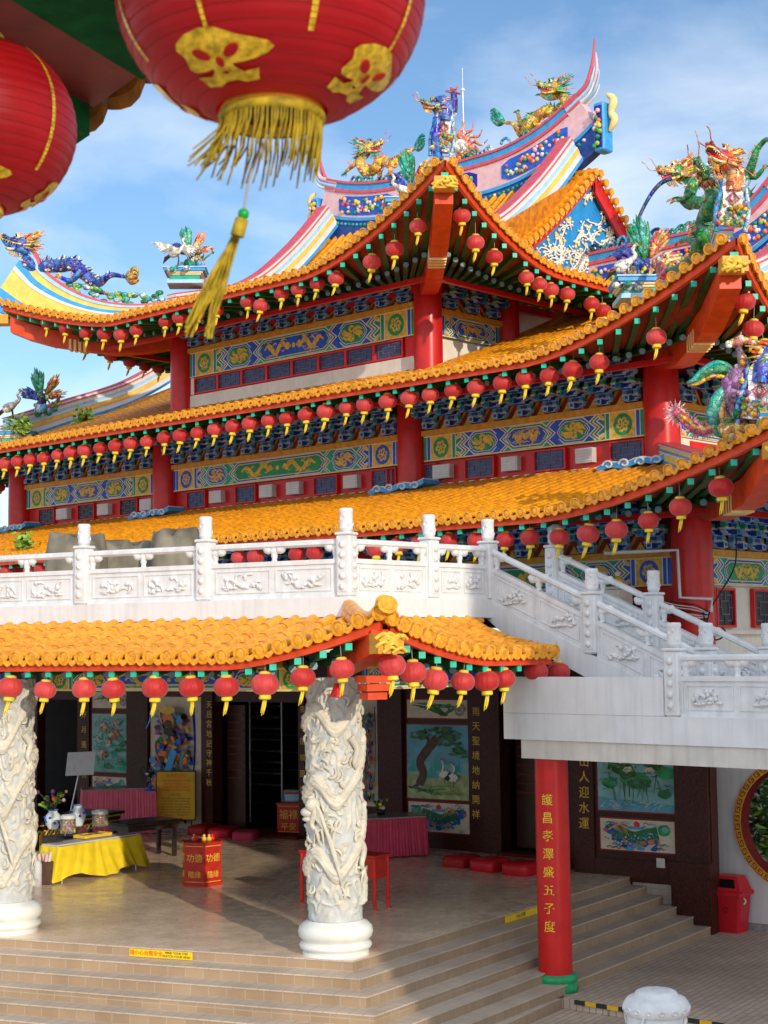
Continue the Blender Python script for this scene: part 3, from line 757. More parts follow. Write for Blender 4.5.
# --- bracket sets under the eaves
def bracket_proto(sc=1.0, layers=4):
    """stepped cluster of painted cloud-ended arms, outlined in white and gold"""
    mb = MB(); X, Y = V((1, 0, 0)), V((0, 1, 0)); hs = 0.235 * sc
    for k in range(layers):
        z = 0.02 + hs * k; out = 0.10 + 0.30 * k * sc; ln = 0.40 + 0.12 * k
        for dy in ((0,) if k == 0 else (0, -.3 * sc)):
            c = 'navy' if (k + (dy != 0)) % 2 == 0 else 'blue'; L = ln; y0 = out + dy
            P_ = [(-L / 2, .12), (-L / 2, .06), (-L / 2 + .07, .05), (-L / 2 + .09, .0), (L / 2 - .09, 0), (L / 2 - .07, .05), (L / 2, .06), (L / 2, .12)]
            mb.prism([X * a + Y * (y0 - .06) + UZ * (z + b * sc) for a, b in P_], Y * 0.12, 'pale_blue')
            I_ = [(-L / 2 + .018, .105), (-L / 2 + .018, .075), (-L / 2 + .08, .065), (-L / 2 + .10, .017), (L / 2 - .10, .017), (L / 2 - .08, .065), (L / 2 - .018, .075), (L / 2 - .018, .105)]
            mb.prism([X * a + Y * (y0 + .0605) + UZ * (z + b * sc) for a, b in I_], Y * 0.004, c)
            mb.prism([X * (a * .93) + Y * (y0 + .0650) + UZ * (z + .03 + b * .5 * sc) for a, b in I_], Y * 0.004, 'indigo' if k % 2 else 'navy')
            mb.obox(X * (-L / 2 + .1) + Y * (y0 - .055) + UZ * (z - .004), X * (L - .2), Y * .11, UZ * .005, c)
            mb.obox(X * (-L / 2 - .015) + Y * (y0 - .075) + UZ * (z + .12 * sc), X * (L + .03), Y * .15, UZ * .022, 'cream' if k % 2 else 'pale_blue')
            for s_ in (-1, 0, 1):
                mb.obox(X * (s_ * (L / 2 - .06) - .055) + Y * (y0 - .06) + UZ * (z + .143 * sc), X * .11, Y * .12, UZ * .085 * sc, 'navy' if s_ == 0 else ('teal' if k % 2 else 'sky_blue'))
                mb.obox(X * (s_ * (L / 2 - .06) - .06) + Y * (y0 + .061) + UZ * (z + .145 * sc), X * .12, Y * .006, UZ * .018, 'gold')
        mb.obox(X * -.055 + Y * 0 + UZ * (z + .01), X * .11, Y * (out + .19), UZ * .10 * sc, 'navy')
        mb.obox(X * -.065 + Y * (out + .192) + UZ * (z + .0), X * .13, Y * .012, UZ * .12 * sc, 'teal' if k % 2 else 'pale_blue')
        mb.obox(X * -.04 + Y * (out + .205) + UZ * (z + .025), X * .08, Y * .004, UZ * .07 * sc, 'blue')
        mb.obox(X * -.055 + Y * .2 + UZ * (z + .004), X * .11, Y * out, UZ * .005, 'blue')
    o = mb.build('bracket_set'); return o
def brackets(fr, t0, t1, z, n, proto):
    ang = atan2(fr.n.y, fr.n.x) - pi / 2
    for i in range(n):
        t = t0 + (t1 - t0) * (i + 0.5) / n
        c = proto.copy(); COL.objects.link(c); c.parent = temple
        c.location = fr.P(t, z, 0.02) - origin(temple); c.rotation_euler = (0, 0, ang)
def backboard(fr, t0, t1, z0, z1, n):
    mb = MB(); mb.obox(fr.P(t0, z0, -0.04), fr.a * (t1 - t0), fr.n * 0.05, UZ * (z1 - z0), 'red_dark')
    for i in range(n):
        t = t0 + (t1 - t0) * (i) / n
        for j, (m, k) in enumerate((('gold_beam', 1.0), ('soffit_red', 0.75), ('gold', 0.35))):
            h = (z1 - z0) * 0.42 * k; w = 0.34 * k
            if t0 + .3 < t < t1 - .3: poly(mb, fr, [(t - w, z0 + .02), (t + w, z0 + .02), (t + w * .5, z0 + h * .55), (t, z0 + .02 + h), (t - w * .5, z0 + h * .55)], 0.013 + j * 0.002, m)
    mb.build('backboard', temple)
bp = bracket_proto(); bs = bracket_proto(0.9, 3)
for p_ in (bp, bs): p_.hide_render = False
def brk(fr, t0, t1, z0, z1, n, pr): backboard(fr, t0, t1, z0, z1, n); brackets(fr, t0, t1, z0, n, pr)
for i, nb in enumerate((9, 12, 8)): brk(F2, BAYS[i] + .3, BAYS[i + 1] - .3, 10.58, 11.7, nb, bp)
brk(G2, .3, 3.1, 10.58, 11.7, 3, bp); brk(G2, 3.7, 10, 10.58, 11.7, 5, bp)
brk(F3, .3, LEN3 - .3, 13.9, 14.55, 12, bs); brk(G3, .3, 2.75, 13.74, 14.5, 3, bs)
brk(F1, .35, 8.4, 7.33, 8.45, 10, bp); brk(F1, 8.95, 17.6, 7.33, 8.45, 9, bp); brk(G1, .35, 3.25, 7.33, 8.45, 4, bp); brk(G1, 3.9, 8, 7.33, 8.45, 4, bp)
bpy.data.objects.remove(bp); bpy.data.objects.remove(bs)
# purlins carried by the brackets, and the corner beams reaching to the eave tips
def purlin(rf, fr, t0, t1, out, dz):
    out = 1.55; mb = MB(); z = rf.base(out) - .53
    mb.obox(fr.P(t0 - .3, z, out - .06), fr.a * (t1 - t0 + .6), fr.n * .12, UZ * .11, 'red_paint')
    z = rf.base(0) - .62
    mb.obox(fr.P(t0 + .9, z, -.02), fr.a * (t1 - t0 - 1.8), fr.n * .16, UZ * .2, 'red_paint')
    mb.build('purlin', temple)
purlin(r2f, F2, -1.2, LEN2 + 1.2, 1.2, -.66); purlin(r2r, G2, -1.02, 9, 1.2, -.66)
purlin(r3f, F3, -1.2, LEN3 + 1.2, 1.2, -.62); purlin(r3r, G3, -1.02, 9, 1.2, -.62); purlin(r3b, B3, -1.02, D3 + 1, 1.2, -.62)
purlin(r1f, F1, -1.2, LEN1 + 1.2, 1.2, -.66); purlin(r1r, G1, -1.02, 8, 1.2, -.66)
def hip_beam(rf, corner, da, db, zc, k_=1.0, far=False):
    """carved red beam from the corner column out under the hip; da, db the outward directions"""
    dg = (da + db).normalized(); L = OT * sqrt(2)
    sd = dg.cross(UZ).normalized(); mb = MB(); rows = []
    f = lambda q: corner + dg * (q * sqrt(2)) + UZ * rf.z(rf.ln + q if far else -q, q)
    qs = [q * k_ for q in (0.0, 0.8, 1.6, 2.4, 3.2, 3.75, 4.2)]
    for q_ in qs:
        c = f(q_); h = 0.42 if q_ > 1.7 else 0.5
        rows.append([c + sd * .19 - UZ * .2, c - sd * .19 - UZ * .2, c - sd * .19 - UZ * (.22 + h), c + sd * .19 - UZ * (.22 + h)])
    mb.grid(rows, 'red_orange', smooth=False, close=True); mb.face(rows[0], 'red_orange'); mb.face(rows[-1][::-1], 'red_orange')
    # lower arm stepping out of the column head
    c0 = corner + UZ * zc; c1 = corner + dg * 2.2 + UZ * (zc + .05)
    mb.obox(c0 - sd * .17, sd * .34, c1 - c0, UZ * .34, 'red_orange')
    b = mb.build('corner_beam', temple)
    w = MB()
    for k in range(4):
        q_ = (2.35 + .12 * k) * k_; c = f(q_); w.obox(c - sd * .195 - UZ * .66, sd * .39, dg * .07, UZ * .3, 'pale_yellow')
        pass
    w.build('painted_bars', b)
    g = MB(); e = f(4.25 * k_) - UZ * .43
    g.obox(e - sd * .22 - UZ * .02, sd * .44, dg * .32, UZ * .26, 'gold_beam')
    for k in range(9):
        a = random.uniform(-.18, .18); g.tube(smooth_path([e + dg * .3 + sd * (a - .1) + UZ * random.uniform(-.05, .2), e + dg * .38 + sd * a + UZ * random.uniform(0, .25), e + dg * .32 + sd * (a + .1) + UZ * random.uniform(-.05, .2)], 3), .035, 5, 'gold')
    g.build('gilt_carving', b)
    return f
hip2 = hip_beam(r2f, C2, RD * -1, LD * -1, 11.2)
hip1 = hip_beam(r1f, C1, RD * -1, LD * -1, 7.95)
hip3 = hip_beam(r3f, C3, RD * -1, LD * -1, 13.95)
hip3b = hip_beam(r3f, C3 + LD * LEN3, RD * -1, LD, 13.95, OTL / OT, True)
hip2b = hip_beam(r2f, C2 + LD * LEN2, RD * -1, LD, 11.2)

# --- gable of the top storey
zg = 15.25; og = GL
gb = MB()
hwid = RC - sB
def gz(t): return r3f.base(-t)       # roof height above the gable at distance t from the front column line
tl = [2.0 + (hwid - 2.0) * i / 10 for i in range(11)]
edge = [(t, gz(t) - .05) for t in tl] + [(2 * hwid - t, gz(t) - .05) for t in reversed(tl[:-1])]
gb.prism([G3.P(t, z, og - .25) for t, z in edge], G3.n * .2, 'gable_blue')
for (a, b), (c, d) in zip(edge, edge[1:]):        # cream border
    ln = sqrt((c - a) ** 2 + (d - b) ** 2); nx, nz = -(d - b) / ln, (c - a) / ln
    if nz > 0: nx, nz = -nx, -nz
    for w0, w1, m, o in ((0.02, .14, 'cream', .012), (.14, .22, 'navy', .008), (.22, .30, 'pale_yellow', .01)):
        gb.face([G3.P(a + nx * w0, b + nz * w0, og - .05 + o), G3.P(c + nx * w0, d + nz * w0, og - .05 + o), G3.P(c + nx * w1, d + nz * w1, og - .05 + o), G3.P(a + nx * w1, b + nz * w1, og - .05 + o)], m)
gable = gb.build('gable', temple)
fl = MB()
def vine(t, z, a, L, dep):
    pts = []; x, y = t, z
    for k in range(7):
        pts.append(G3.P(x, y, og - .02)); x += cos(a) * L / 6; y += sin(a) * L / 6; a += random.uniform(-.2, .55)
        if gz(min(x, 2 * hwid - x)) - .5 < y: break
    if len(pts) > 2:
        fl.tube(pts, [.012, .022, .026, .023, .02, .015, .01], 5, 'cream'); e = pts[-1]; fl.ball(e, .05, 'pale_yellow', 6)
        for p in pts[1::2]:
            for s_ in range(2):
                aa = random.random() * 6.28; fl.ball(p + G3.a * cos(aa) * .09 + UZ * sin(aa) * .09, (.038, .05, .034), 'cream', 6)
        if dep:
            for k in range(2): vine(x if 0 else (pts[len(pts) // 2] - G3.o).dot(G3.a), pts[len(pts) // 2].z, a + random.uniform(-2, 2), L * .7, dep - 1)
for k in range(34):
    t = hwid + random.uniform(-2.6, 2.6); z = random.uniform(15.2, gz(min(t, 2 * hwid - t)) - .75)
    vine(t, z, random.random() * 6.28, random.uniform(.7, 1.1), 1)
fl.build('floral_relief', gable)
# verge: barrel tiles lying across the gable edge, red barge board beyond
vg = MB(); bg = MB()
for side in (0, 1):
    n = 22
    for i in range(n):
        t = 1.3 + (hwid - 1.3) * (i + .5) / n; z = gz(t) + .05; tt = t if not side else 2 * hwid - t
        vg.tube([G3.P(tt, z, og - .35), G3.P(tt, z - .06, og + .28)], .095, 8, 'tile_yellow', smooth=True)
        vg.tube([G3.P(tt, z - .06, og + .27), G3.P(tt, z - .062, og + .31)], .108, 10, 'tile_cap', smooth=False)
        vg.prism([G3.P(tt - .07, z - .14, og + .25), G3.P(tt + .07, z - .14, og + .25), G3.P(tt, z - .27, og + .25)], G3.n * .03, 'tile_cap')
    ts = [1.4 + (hwid - 1.4) * i / 12 for i in range(13)]
    T = lambda t: t if not side else 2 * hwid - t
    bg.grid([[G3.P(T(t), gz(t) - .08, og + .16) for t in ts], [G3.P(T(t), gz(t) - .34 - .3 * side, og + .16) for t in ts], [G3.P(T(t), gz(t) - .34 - .3 * side, og + .10) for t in ts], [G3.P(T(t), gz(t) - .08, og + .10) for t in ts]], 'red_paint', smooth=False)
vg.build('verge_tiles', gable); bg.build('barge_board', gable)
# back slope of the top roof, so that it closes behind the gable
bk = MB(); ts = [-GL + (LEN3 + 2 * GL) * i / 10 for i in range(11)]
bk.grid([[F3.P(t, gz(o), -(2 * hwid - o)) for t in ts] for o in (hwid, 4.5, 2.6, 0, -3.3)], 'tile_yellow'); bk.build('back_slope', temple)
bk = MB()
for t0, t1 in ((-.2, 6.9), (16.2, LEN2 + .2)):
    ts = [t0 + (t1 - t0) * i / 6 for i in range(7)]
    bk.grid([[F2.P(t, r2f.base(-o), -(2 * RC - o)) for t in ts] for o in (RC, 4.5, 2, 0, -3.3)], 'tile_yellow')
bk.build('back_slope', temple)

# --- painted ridges
def panel_row(mb, fr, pts_fn, t0, t1, n, h0, h1, out):
    """blue cartouches full of small coloured flowers along a ridge wall"""
    for i in range(n):
        a = t0 + (t1 - t0) * (i + .14) / n; b = t0 + (t1 - t0) * (i + .86) / n
        top = []; bot = []
        for k in range(9):
            t = a + (b - a) * k / 8; z = pts_fn(t); e = .12 if k in (0, 8) else 0
            top.append(fr.P(t, z + h1 - e, out)); bot.append(fr.P(t, z + h0 + e, out))
        mb.prism(bot + top[::-1], fr.n * .02, 'indigo' if i % 2 else 'blue')
        for k in range(60):
            t = a + (b - a) * random.uniform(.06, .94); z = pts_fn(t) + random.uniform(h0 + .06, h1 - .06)
            mb.ball(fr.P(t, z, out + .03), random.uniform(.04, .075), random.choice(('lime', 'teal', 'orange', 'yellow', 'pink', 'green', 'pink_red', 'white_bird')), 6)
def main_ridge(fr0, t0, t1, out, zmid, rise0, rise1, H, name='main_ridge', flat=.25, hn=3):
    """ridge wall along the front frame at depth out (negative), ends sweeping up into forked tails"""
    def zf(t):
        u = (t - t0) / (t1 - t0); a = max(0, (0.5 - u) * 2 - flat) / (1 - flat); b = max(0, (u - .5) * 2 - flat) / (1 - flat)
        return zmid + rise0 * a ** 2.2 + rise1 * b ** 2.2
    pts = [fr0.P(t0 + (t1 - t0) * i / 40, zf(t0 + (t1 - t0) * i / 40), out) for i in range(41)]
    mb = MB()
    sweep(mb, pts, [(-.5, .10, .16, 'navy'), (.10, .20, .2, 'sky_blue'), (.2, H, .15, 'pink'), (H, H + .09, .2, 'pink_red'), (H + .09, H + .27, .18, 'sky_blue'), (H + .27, H + .34, .22, 'pink_red')])
    o = mb.build(name, temple)
    pm = MB(); panel_row(pm, fr0, zf, t0 + .5, t1 - .5, hn, .28, H - .08, out + .152)
    for i in range(60):
        t = t0 + .4 + (t1 - t0 - .8) * i / 60; pm.ball(fr0.P(t, zf(t) - .02, out + .17), (.06, .06, .05), random.choice(('sky_blue', 'green', 'white_bird', 'teal')), 6)
    pm.build('flower_panels', o)
    return o, zf, pts
mr3, zr3, rp3 = main_ridge(F3, -GL - .35, LEN3 + GL + .35, -hwid, 18.3, 1.12, .72, .95)
# forked swallow tails on both ends
def tails(pts, end, parent, hgt=1.22):
    p = pts[0] if end == 0 else pts[-1]; q = pts[2] if end == 0 else pts[-3]
    out = (p - q).normalized(); h = V((out.x, out.y, 0)).normalized(); sd = V((h.y, -h.x, 0)); u = sd.cross(out); u = u if u.z > 0 else -u
    e = p + u * hgt; mb = MB()
    for s_ in (-1, 1):
        o = sd * .13 * s_
        P_ = smooth_path([e + o - out * .5, e + o, e + o + out * .34 + UZ * .05, e + o + out * .52 + UZ * .32, e + o + out * (.58 + .05 * s_) + UZ * .66, e + o + out * (.60 + .09 * s_) + UZ * (1.0 + .1 * s_)], 6)
        n = len(P_); mb.tube(P_, [.09 * (1 - .78 * (i / (n - 1)) ** 1.4) for i in range(n)], 8, 'pink_red' if s_ > 0 else 'pink')
        mb.tube([x - u * .13 for x in P_[:-9]], [.085 * (1 - .75 * i / (n - 10)) for i in range(n - 9)], 8, 'pale_blue')
        mb.tube([x - u * .25 for x in P_[:-14]], [.075 * (1 - .75 * i / (n - 15)) for i in range(n - 14)], 8, 'white_paint')
    return mb.build('swallow_tail', parent)
tails(rp3, 0, mr3); tails(rp3, 1, mr3)
# painted end blocks under the tails
for e, dv in ((rp3[0], -LD), (rp3[-1], LD)):
    mb = MB(); c = e + dv * .12 - UZ * .25
    mb.bevbox(c + UZ * .25, RD * .44, dv * .34, UZ * 1.35, 'sky_blue', .04); mb.bevbox(c + UZ * .25 - RD * .23, RD * .03, dv * .24, UZ * 1.15, 'indigo', .01)
    for k in range(14): mb.ball(c - RD * .29 + dv * random.uniform(-.1, .1) + UZ * random.uniform(-.3, .85), .07, random.choice(('lime', 'yellow', 'orange', 'green', 'pink')), 6)
    mb.tube(smooth_path([c + dv * .15 + UZ * 1.15, c + dv * .36 + UZ * .95, c + dv * .27 + UZ * .62, c + dv * .38 + UZ * .4, c + dv * .2 + UZ * .12], 4), [.05, .1, .12, .09, .11, .1, .04], 7, 'pale_yellow'); mb.ball(c + dv * .34 + UZ * 1.02, .085, 'cream', 7)
    mb.build('end_block', mr3)
# wing ridges: right one rises out of the frame, left one mirrors it
wr, zrw, rpw = main_ridge(F2, 0.0, 7.3, -RC, 14.75, 1.5, .0, .95, flat=.15)
wl, zlw, rpl = main_ridge(F2, LEN2 - 6.8, LEN2, -RC, 14.75, .0, 1.5, .95, flat=.15)
tails(rpw, 0, wr); tails(rpl, 1, wl)
# descending ridges on the front slopes, and hip ridges running on to the eave tips
def descend(rf, t, tb, oi, oe, parent, extra=0.0):
    pts = []
    for i in range(25):
        u = i / 24; o = oi + (oe - oi) * u
        pts.append(rf.fr.P(t + (tb - t) * u, rf.base(o) + .06 + 0.35 * (1 - u) ** 3 + extra * u, o))
    mb = MB(); sweep(mb, pts, SLOPE_RIDGE); return mb.build('slope_ridge', parent), pts
sr3a, _ = descend(r3f, -GL + .32, .2, -hwid + .1, .3, temple); sr3b, p3b = descend(r3f, LEN3 + GL - .32, LEN3 - .1, -hwid + .1, .3, temple)
srw, pw_ = descend(r2f, -.05, -.3, -RC + .1, .2, temple); srl, pl_ = descend(r2f, LEN2 + .05, LEN2 + .2, -RC + .1, .2, temple)
def hip_ridge(f, q0, q1, base, upturn, parent=temple):
    """returns the ridge and the line of its top edge"""
    n = 24; pts = [f(q0 + (q1 - q0) * i / n) + UZ * .03 for i in range(n + 1)]; sc = [base + upturn * (i / n) ** 2.2 for i in range(n + 1)]
    mb = MB(); sweep(mb, pts, [(-.06, .08, .15, 'sky_blue'), (.08, .22, .14, 'hip_yellow'), (.22, .25, .16, 'white_paint'), (.25, .30, .15, 'sky_blue'), (.30, .36, .14, 'hip_yellow'), (.36, .40, .17, 'pale_blue'), (.40, .43, .18, 'pink_red')], sc)
    return mb.build('hip_ridge', parent), [p + UZ * .42 * k for p, k in zip(pts, sc)]
hr2, hp2 = hip_ridge(hip2, .2, 4.1, 1.0, .3); hr1, hp1 = hip_ridge(hip1, -1.5, 4.1, 1.0, .3); hr3, hp3 = hip_ridge(hip3, .2, 4.1, 1.0, .3)
hr3b, hp3b = hip_ridge(hip3b, .2, 3.72, 1.45, 2.9); hr2b, hp2b = hip_ridge(hip2b, .2, 4.5, 1.3, 1.8)
# stepped pedestals where slope ridge and hip ridge meet
def pedestal(c, da, parent):
    sd = da.cross(UZ); mb = MB(); z = 0
    for w, h, m in ((.80, .10, 'pale_blue'), (.66, .14, 'teal'), (.72, .05, 'pale_yellow'), (.80, .05, 'cream'), (.92, .09, 'sky_blue'), (.98, .03, 'pale_blue')):
        mb.box(c + UZ * (z + h / 2), da * w * 1.25, sd * w, UZ * h, m); z += h
    return mb.build('ridge_pedestal', parent), c + UZ * z
DG_NEAR = (-(LD + RD)).normalized(); DG_FAR = (LD - RD).normalized()
def ped_at(px, py, D, da): return pedestal(atY(px, py, D), da, temple)
pd2, pt2 = ped_at(636, 303, hip2(.35).y, DG_NEAR); pd3b, pt3b = ped_at(186, 286, hip3b(.0).y, DG_FAR); pd2b, pt2b = ped_at(18, 447, hip2b(.1).y, DG_FAR); pd3, pt3 = ped_at(404, 222, hip3(.6).y, DG_NEAR)
# blue and white wave scrolls on the lower roof under the columns
for t in (0.35, 6.98, 16.2, 22.9):
    mb = MB(); pts = [F2.P(t + d_, 9.22 + h_, .35) for d_, h_ in ((.85, -.12), (.55, -.04), (.2, -.08), (-.2, .0), (-.55, -.04), (-.9, .05))]
    sp = smooth_path(pts, 5); sweep(mb, sp, [(0, .11, .30, 'sky_blue'), (.11, .14, .26, 'white_paint')])
    for k in range(4):
        c = F2.P(t - .62 + k * .4, 9.19, .35 + .1); mb.tube([c + F2.a * (.14 * cos(a) * (1 - a / 9)) + UZ * (.05 + .10 * sin(a) * (1 - a / 9)) + F2.n * .2 for a in [j * .5 for j in range(13)]], .025, 5, 'white_paint')
    mb.build('wave_scroll', temple)
# ------------------------------------------------------------------ ground, platform and steps
WD = azdir(-53.45); WN = V((-WD.y, WD.x, 0)); WN = WN if WN.y < 0 else -WN
SD = azdir(-68.0); RS = azdir(32.9)
brick_mat('paving', (0.52, 0.41, 0.32), (0.46, 0.365, 0.285), (0.24, 0.19, 0.15), RS, V((-RS.y, RS.x, 0)), 0.36, 0.12, 0.010, 0.55, offset=0.5)
brick_mat('platform_tile', (0.84, 0.645, 0.46), (0.80, 0.605, 0.425), (0.62, 0.46, 0.32), WD, WN, 0.40, 0.40, 0.006, 0.24, coat=0.05)
brick_mat('tread_tile', (0.54, 0.44, 0.345), (0.49, 0.40, 0.31), (0.33, 0.26, 0.20), SD, V((-SD.y, SD.x, 0)), 0.20, 0.35, 0.006, 0.42)
brick_mat('tread_tile_side', (0.53, 0.435, 0.345), (0.48, 0.395, 0.31), (0.32, 0.26, 0.20), RS, V((-RS.y, RS.x, 0)), 0.20, 0.35, 0.006, 0.42)
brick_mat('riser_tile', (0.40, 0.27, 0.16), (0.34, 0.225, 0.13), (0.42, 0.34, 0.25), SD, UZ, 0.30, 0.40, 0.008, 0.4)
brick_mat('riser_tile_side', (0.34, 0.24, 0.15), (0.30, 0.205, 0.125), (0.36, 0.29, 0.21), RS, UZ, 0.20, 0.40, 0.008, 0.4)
brick_mat('dado_tile', (0.44, 0.39, 0.32), (0.41, 0.36, 0.29), (0.33, 0.28, 0.22), WD, UZ, 0.19, 0.19, 0.007, 0.35)
g = MB(); g.face([(-300, -200, -.158), (300, -200, -.158), (300, 500, -.158), (-300, 500, -.158)], 'paving'); tag(g.build('ground', None, (0, 0, -.158)), kind='structure')
PZ = 0.95; RISE = PZ / 6
Wp = V((4.77, 32.07, 0)); FW = Frame(Wp, WD, WN)
KE0 = atZ(562, 998, 0.0); KE1 = atZ(745, 1027, 0.0)
K = [V((-.54, 23.85, 0)), V((-.431, 23.39, 0)), V((-.337, 22.93, 0)), V((-.224, 22.49, 0)), V((-.105, 22.08, 0)), V((.01, 21.66, 0)), V((.12, 21.26, 0))]
st = MB()
for i in range(6):
    z = PZ - RISE * i; k = K[i]; Q = Wp + V((.284, -.204, 0)) * i
    far = k + SD * 22; back = far + V((0, 16, 0)); wl_ = Q + WD * 24
    top = [k, Q, Q - WN * 4, Q - WN * 4 + WD * 44, far + V((-8, 6, 0))  , far] if i == 0 else None
    if i == 0: st.face([p + UZ * z for p in top], 'platform_tile')
    else:
        Kp = K[i - 1]; Qp = Wp + V((.284, -.204, 0)) * (i - 1)
        st.face([p + UZ * z for p in (k, Kp, Kp + SD * 22, far)], 'tread_tile')
        st.face([p + UZ * z for p in (k, Q, Qp, Kp)], 'tread_tile_side')
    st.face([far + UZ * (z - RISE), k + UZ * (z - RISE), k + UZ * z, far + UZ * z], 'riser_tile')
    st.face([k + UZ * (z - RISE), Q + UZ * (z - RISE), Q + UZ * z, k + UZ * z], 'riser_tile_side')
    # slightly projecting nosing
    for a, b, m in ((far, k, 'tread_tile'), (k, Q, 'tread_tile_side')):
        d = (b - a).normalized(); n_ = V((d.y, -d.x, 0)); n_ = n_ if n_.y < 0 or n_.x > .5 else -n_
        st.obox(a + UZ * (z - .022), b - a, n_ * .012, UZ * .020, m)
# lowest tread on the left, level with the upper paving; it ends at the red column
k = K[6]; E_ = V((KE0.x, KE0.y, 0)); far = k + SD * 22
st.face([k, E_, K[5] + RS * 5.2, K[5], K[5] + SD * 22, far], 'tread_tile')
for a, b, m in ((far, k, 'riser_tile'), (k, E_, 'riser_tile_side')): st.face([a - UZ * .158, b - UZ * .158, b, a], m)
tag(st.build('steps', None, (0, 24, 0)), kind='structure')

kd = (KE1 - KE0).normalized(); far_k = KE0 + kd * 30
pv = MB(); pv.prism([p - UZ * .154 for p in (V((KE0.x, KE0.y, 0)), V((far_k.x, far_k.y, 0)), V((40, 60, 0)), V((5, 60, 0)), Wp + WD * 1.0, K[4] + RS * 4.0)], UZ * .154, 'paving'); tag(pv.build('upper_paving', None, (10, 30, 0)), kind='structure')
kb = MB(); kn = V((kd.y, -kd.x, 0)); kn = kn if kn.y < 0 else -kn
for i in range(62):
    kb.obox(KE0 + kd * (.25 + i * .2) + kn * .004 - UZ * .058, kd * .2, kn * .03, UZ * .065, 'sign_yellow' if i % 2 else 'kerb_black')
tag(kb.build('painted_kerb', None, KE0), 'black and yellow striped kerb running from the red column to the right', 'kerb')

# ------------------------------------------------------------------ balustrades of carved white stone
def relief(mb, c, a, n, w, h, seed):
    rnd = random.Random(seed); m = 'carved_white'
    for k in range(9):
        x = rnd.uniform(-.38, .38) * w; z = rnd.uniform(-.32, .32) * h; an = rnd.uniform(0, 6.28); L = rnd.uniform(.18, .32) * w; pts = []
        for i in range(6):
            pts.append(c + a * x + UZ * z + n * .012); x += cos(an) * L / 5; z += sin(an) * L / 5; an += rnd.uniform(.1, .7)
            x = max(-.42 * w, min(.42 * w, x)); z = max(-.4 * h, min(.4 * h, z))
        mb.tube(pts, [.024, .03, .028, .024, .018, .01], 6, m)
        mb.ball(pts[1] + a * rnd.uniform(-.03, .03), (.042, .042, .042), m, 6)
    for k in range(5):
        mb.ball(c + a * (rnd.uniform(-.38, .38) * w) + UZ * (-.36 * h + rnd.uniform(0, .03)), (.06, .06, .025), m, 6)
RAILH, POSTH = 0.92, 0.98
def post(p, a, n, root, h=POSTH, w=.26, fin=.38):
    mb = MB(); c = p + UZ * (h / 2); mb.bevbox(c, a * w, n * w, UZ * h, 'carved_white', .025)
    mb.bevbox(p + UZ * (h + .02), a * (w + .03), n * (w + .03), UZ * .05, 'carved_white', .015)
    for s_ in (n, -n, a, -a):
        b = s_.cross(UZ)
        mb.box(p + UZ * (h * .5) + s_ * (w / 2 + .004), b * (w * .62), s_ * .012, UZ * (h * .84), 'carved_white')
        for k in range(5): mb.ball(p + UZ * (h * (.16 + .17 * k)) + s_ * (w / 2 + .008), (.055, .055, .06), 'carved_white', 6)
    o = mb.build('post', root)
    f = MB(); b = p + UZ * (h + .045)
    f.lathe([(.05, 0), (.095, 0), (.095, .03), (.108, .045), (.11, .06), (.108, .07), (.108, fin - .07), (.112, fin - .06), (.112, fin - .02), (.10, fin), (.0, fin + .004)], 16, 'carved_white', b)
    for k in range(10):
        an = k * .63; f.ball(b + V((cos(an), sin(an), 0)) * .100 + UZ * (.12 + .045 * (k % 4)), (.022, .022, .04), 'carved_white', 6)
    f.build('finial', o)
def vase(mb, c, a, n, half=0):
    """cloud-headed little baluster under the rail"""
    mb.tube([c, c + UZ * .05, c + UZ * .09, c + UZ * .14], [.05, .04, .055, .05], 8, 'carved_white')
    ks = (-1, 0, 1) if not half else ((0, 1) if half > 0 else (-1, 0))
    for k in ks:
        mb.ball(c + a * (.115 * k) + UZ * (.175 + .02 * abs(k)), (.095, .06, .07), 'carved_white', 9, Matrix((a, n, UZ)).transposed())
        mb.ball(c + a * (.155 * k) + UZ * (.225), (.07, .055, .055), 'carved_white', 8, Matrix((a, n, UZ)).transposed())
